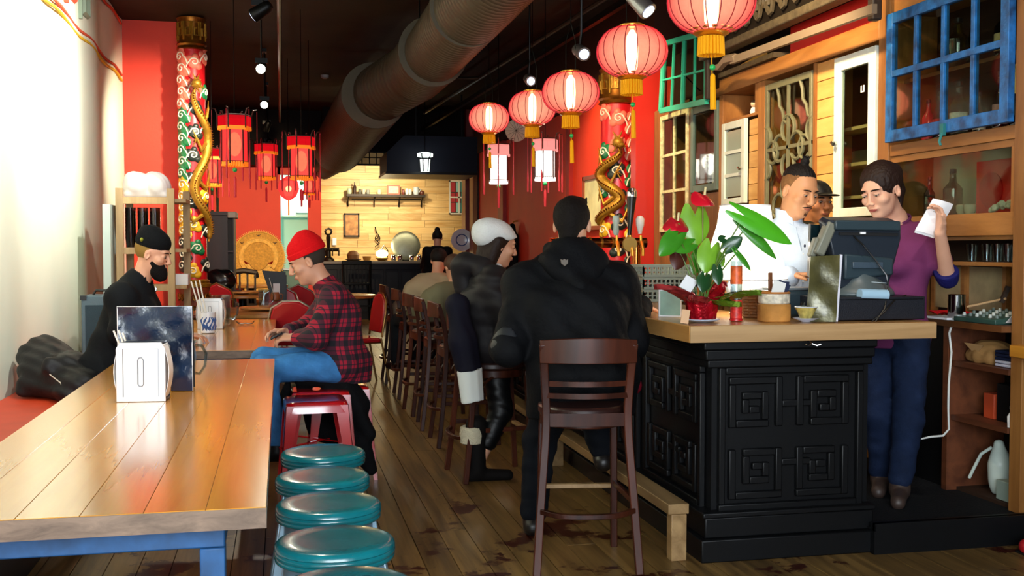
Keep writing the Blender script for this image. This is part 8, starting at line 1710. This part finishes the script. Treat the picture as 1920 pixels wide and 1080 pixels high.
S = SDF(*[list(x) for x in bounds(hc, r=.16)], .005); H.ell(S, 0, -.014, .034, .079, .099, .088, 0); S.half(H.W(0, .0, .0), H.B[1]); S.half(H.W(0, 0, .055), H.B[2]); S.half(H.W(0, 0, -.045), -H.B[2]+H.B[1]*.3); S.mesh('cropped_hair', mat('sandy cropped hair', '8a6a34', .8), t); face_parts(t, H, hairk, 'b06a58'); trousers(t, J, mat('dark trousers'), .012); shoes(t, J, black_p)
# quilted coat on the bench
t = thing('down_coat', 'crumpled black down coat lying on the orange bench by the wall', 'coat', (-1.4, 7.0, .452)); S = SDF((-1.68, 6.4, .43), (-1.0, 7.7, .95), .008)
S.ell((-1.44, 7.15, .60), (.17, .30, .17), k=0); S.ell((-1.26, 6.95, .57), (.18, .26, .15), k=.05); S.ell((-1.50, 7.25, .68), (.12, .2, .12), k=.05); S.ell((-1.18, 6.72, .54), (.14, .16, .12), k=.05); S.cone((-1.5, 6.9, .53), (-1.25, 6.75, .51), .07, .06, .03); S.cone((-1.35, 6.75, .67), (-1.2, 6.85, .66), .04, .05, .04)
S.folds(.013, 26, 4, (1, .8, 1.2)); S.half((0, 0, .456), (0, 0, -1)); S.half((-1.655, 0, 0), (-1, 0, 0)); S.mesh('coat_shell', mat('black nylon down', '141314', .55, spec=.3, var=.2, bump=.3, bs=30), t); build('zip', MB().tube([(-1.33, 6.66, .62), (-1.26, 6.62, .57), (-1.24, 6.58, .50)], .005, 5), silver, t)
# ------------------------------------------------ far guests
def guest(lab, X, Y, hd, hair_m, top_m, face, bun=False, standing=False, grp=None, sk=skinC):
    B = basis(face, R_(20)); z0 = .46 if standing else 0
    hx, hy, hz = hd; H = Head(hd, B, 1.0); f = V((cos(face), sin(face), 0)); r = f.cross(V((0, 0, 1)))
    hip = V((X, Y, .72+(.25 if standing else 0))); neck = V(hd)-V((0, 0, .15))-f*.05; chest = hip*.45+neck*.55-f*.02
    J = joints(hip=hip, chest=chest, neck=neck, shl=neck-r*.17-V((0, 0, .06)), shr=neck+r*.17-V((0, 0, .06)), ell=neck-r*.22+f*.1-V((0, 0, .3)), elr=neck+r*.22+f*.1-V((0, 0, .3)), wrl=neck-r*.1+f*.32-V((0, 0, .32)), wrr=neck+r*.1+f*.32-V((0, 0, .32)),
               hpl=hip-r*.09, hpr=hip+r*.09, knl=(hip-r*.1+V((0, 0, -.45))) if standing else hip-r*.1+f*.35-V((0, 0, .05)), knr=(hip+r*.1+V((0, 0, -.45))) if standing else hip+r*.1+f*.35-V((0, 0, .05)), anl=V((0, 0, 0)), anr=V((0, 0, 0)), fd=f)
    J['anl'] = J['knl']+V((0, 0, -.42)) if standing else J['knl']+V((0, 0, -.38))+f*.05; J['anr'] = J['knr']+V((0, 0, -.42)) if standing else J['knr']+V((0, 0, -.38))+f*.05
    t = person(lab, (X, Y, 0), grp); full_body(t, J, H, sk, .014, False, hands=[(J['wrl'], f, (0, 0, -1), .5), (J['wrr'], f, (0, 0, -1), .5, 1, -1)])
    lo, hi = bounds(*[J[k] for k in ('hip', 'chest', 'neck', 'shl', 'shr', 'ell', 'elr', 'wrl', 'wrr')], r=.2); S = SDF(lo, hi, .012); torso(S, J['hip'], J['chest'], J['shl'], J['shr'], J['neck'], .018, .05); limb(S, J['shl'], J['ell'], J['wrl'], .058, .05, .04, .014, .03, .9); limb(S, J['shr'], J['elr'], J['wrr'], .058, .05, .04, .014, .03, .9); S.folds(.006, 26, 1); S.half(J['neck']+V((0, 0, .03)), (0, 0, 1)); S.mesh('shirt', top_m, t)
    S = SDF(*[list(x) for x in bounds(hd, r=.2)], .009); H.ell(S, 0, -.016, .040, .085, .104, .092, 0); S.half(H.W(0, .06, .07), H.B[1]*.8-H.B[2]*.6)
    if bun: H.ell(S, 0, -.08, .12, .045, .045, .045, .01)
    S.mesh('hair', hair_m, t); trousers(t, J, mat('black denim'), .014); shoes(t, J, black_p)
h1 = at(823, 489, Y=10.85); guest('dark-haired guest in a beige shirt leaning on the far bar', 1.28, 10.85, h1, hairk, mat('beige cotton', 'b0a084', .85), R_(60))
h2 = at(850, 503, Y=9.75); guest('brown-haired guest in a grey-green top beside the beige-shirted guest', 1.3, 9.75, h2, mat('mid brown hair', '4a3020', .6), mat('grey green cotton', '77745c', .85), R_(110))
h3 = at(820, 447, Y=17.2); guest('woman in black with her hair in a bun standing before the rear counter', 2.42, 17.2, (h3.x, 17.2, h3.z), hairk, mat('black jersey jacket'), R_(80), True, True)
# black coat hanging on the red wall
a_, b_ = at(963, 418, X=3.36), at(963, 530, X=3.36); t = thing('hanging_coat', 'black coat hanging on the dark red wall beyond the white beret', 'coat', (3.34, a_.y, b_.z))
S = SDF((3.1, a_.y-.4, b_.z-.1), (3.44, a_.y+.4, a_.z+.12), .01); S.cone((3.34, a_.y, a_.z-.05), (3.33, a_.y, (a_.z+b_.z)/2), .05, .1, 0); S.cone((3.33, a_.y-.12, a_.z-.2), (3.33, a_.y-.12, b_.z), .07, .08, .06); S.cone((3.33, a_.y+.12, a_.z-.2), (3.33, a_.y+.1, b_.z), .07, .08, .06); S.half((3.41, 0, 0), (1, 0, 0)); S.folds(.01, 24, 2, (1, 1, .2)); S.mesh('coat_cloth', mat('soft black cloth'), t); build('wall_hook', MB().tube([(3.42, a_.y, a_.z+.03), (3.36, a_.y, a_.z+.02), (3.35, a_.y, a_.z-.02)], .012, 6), brass, t)
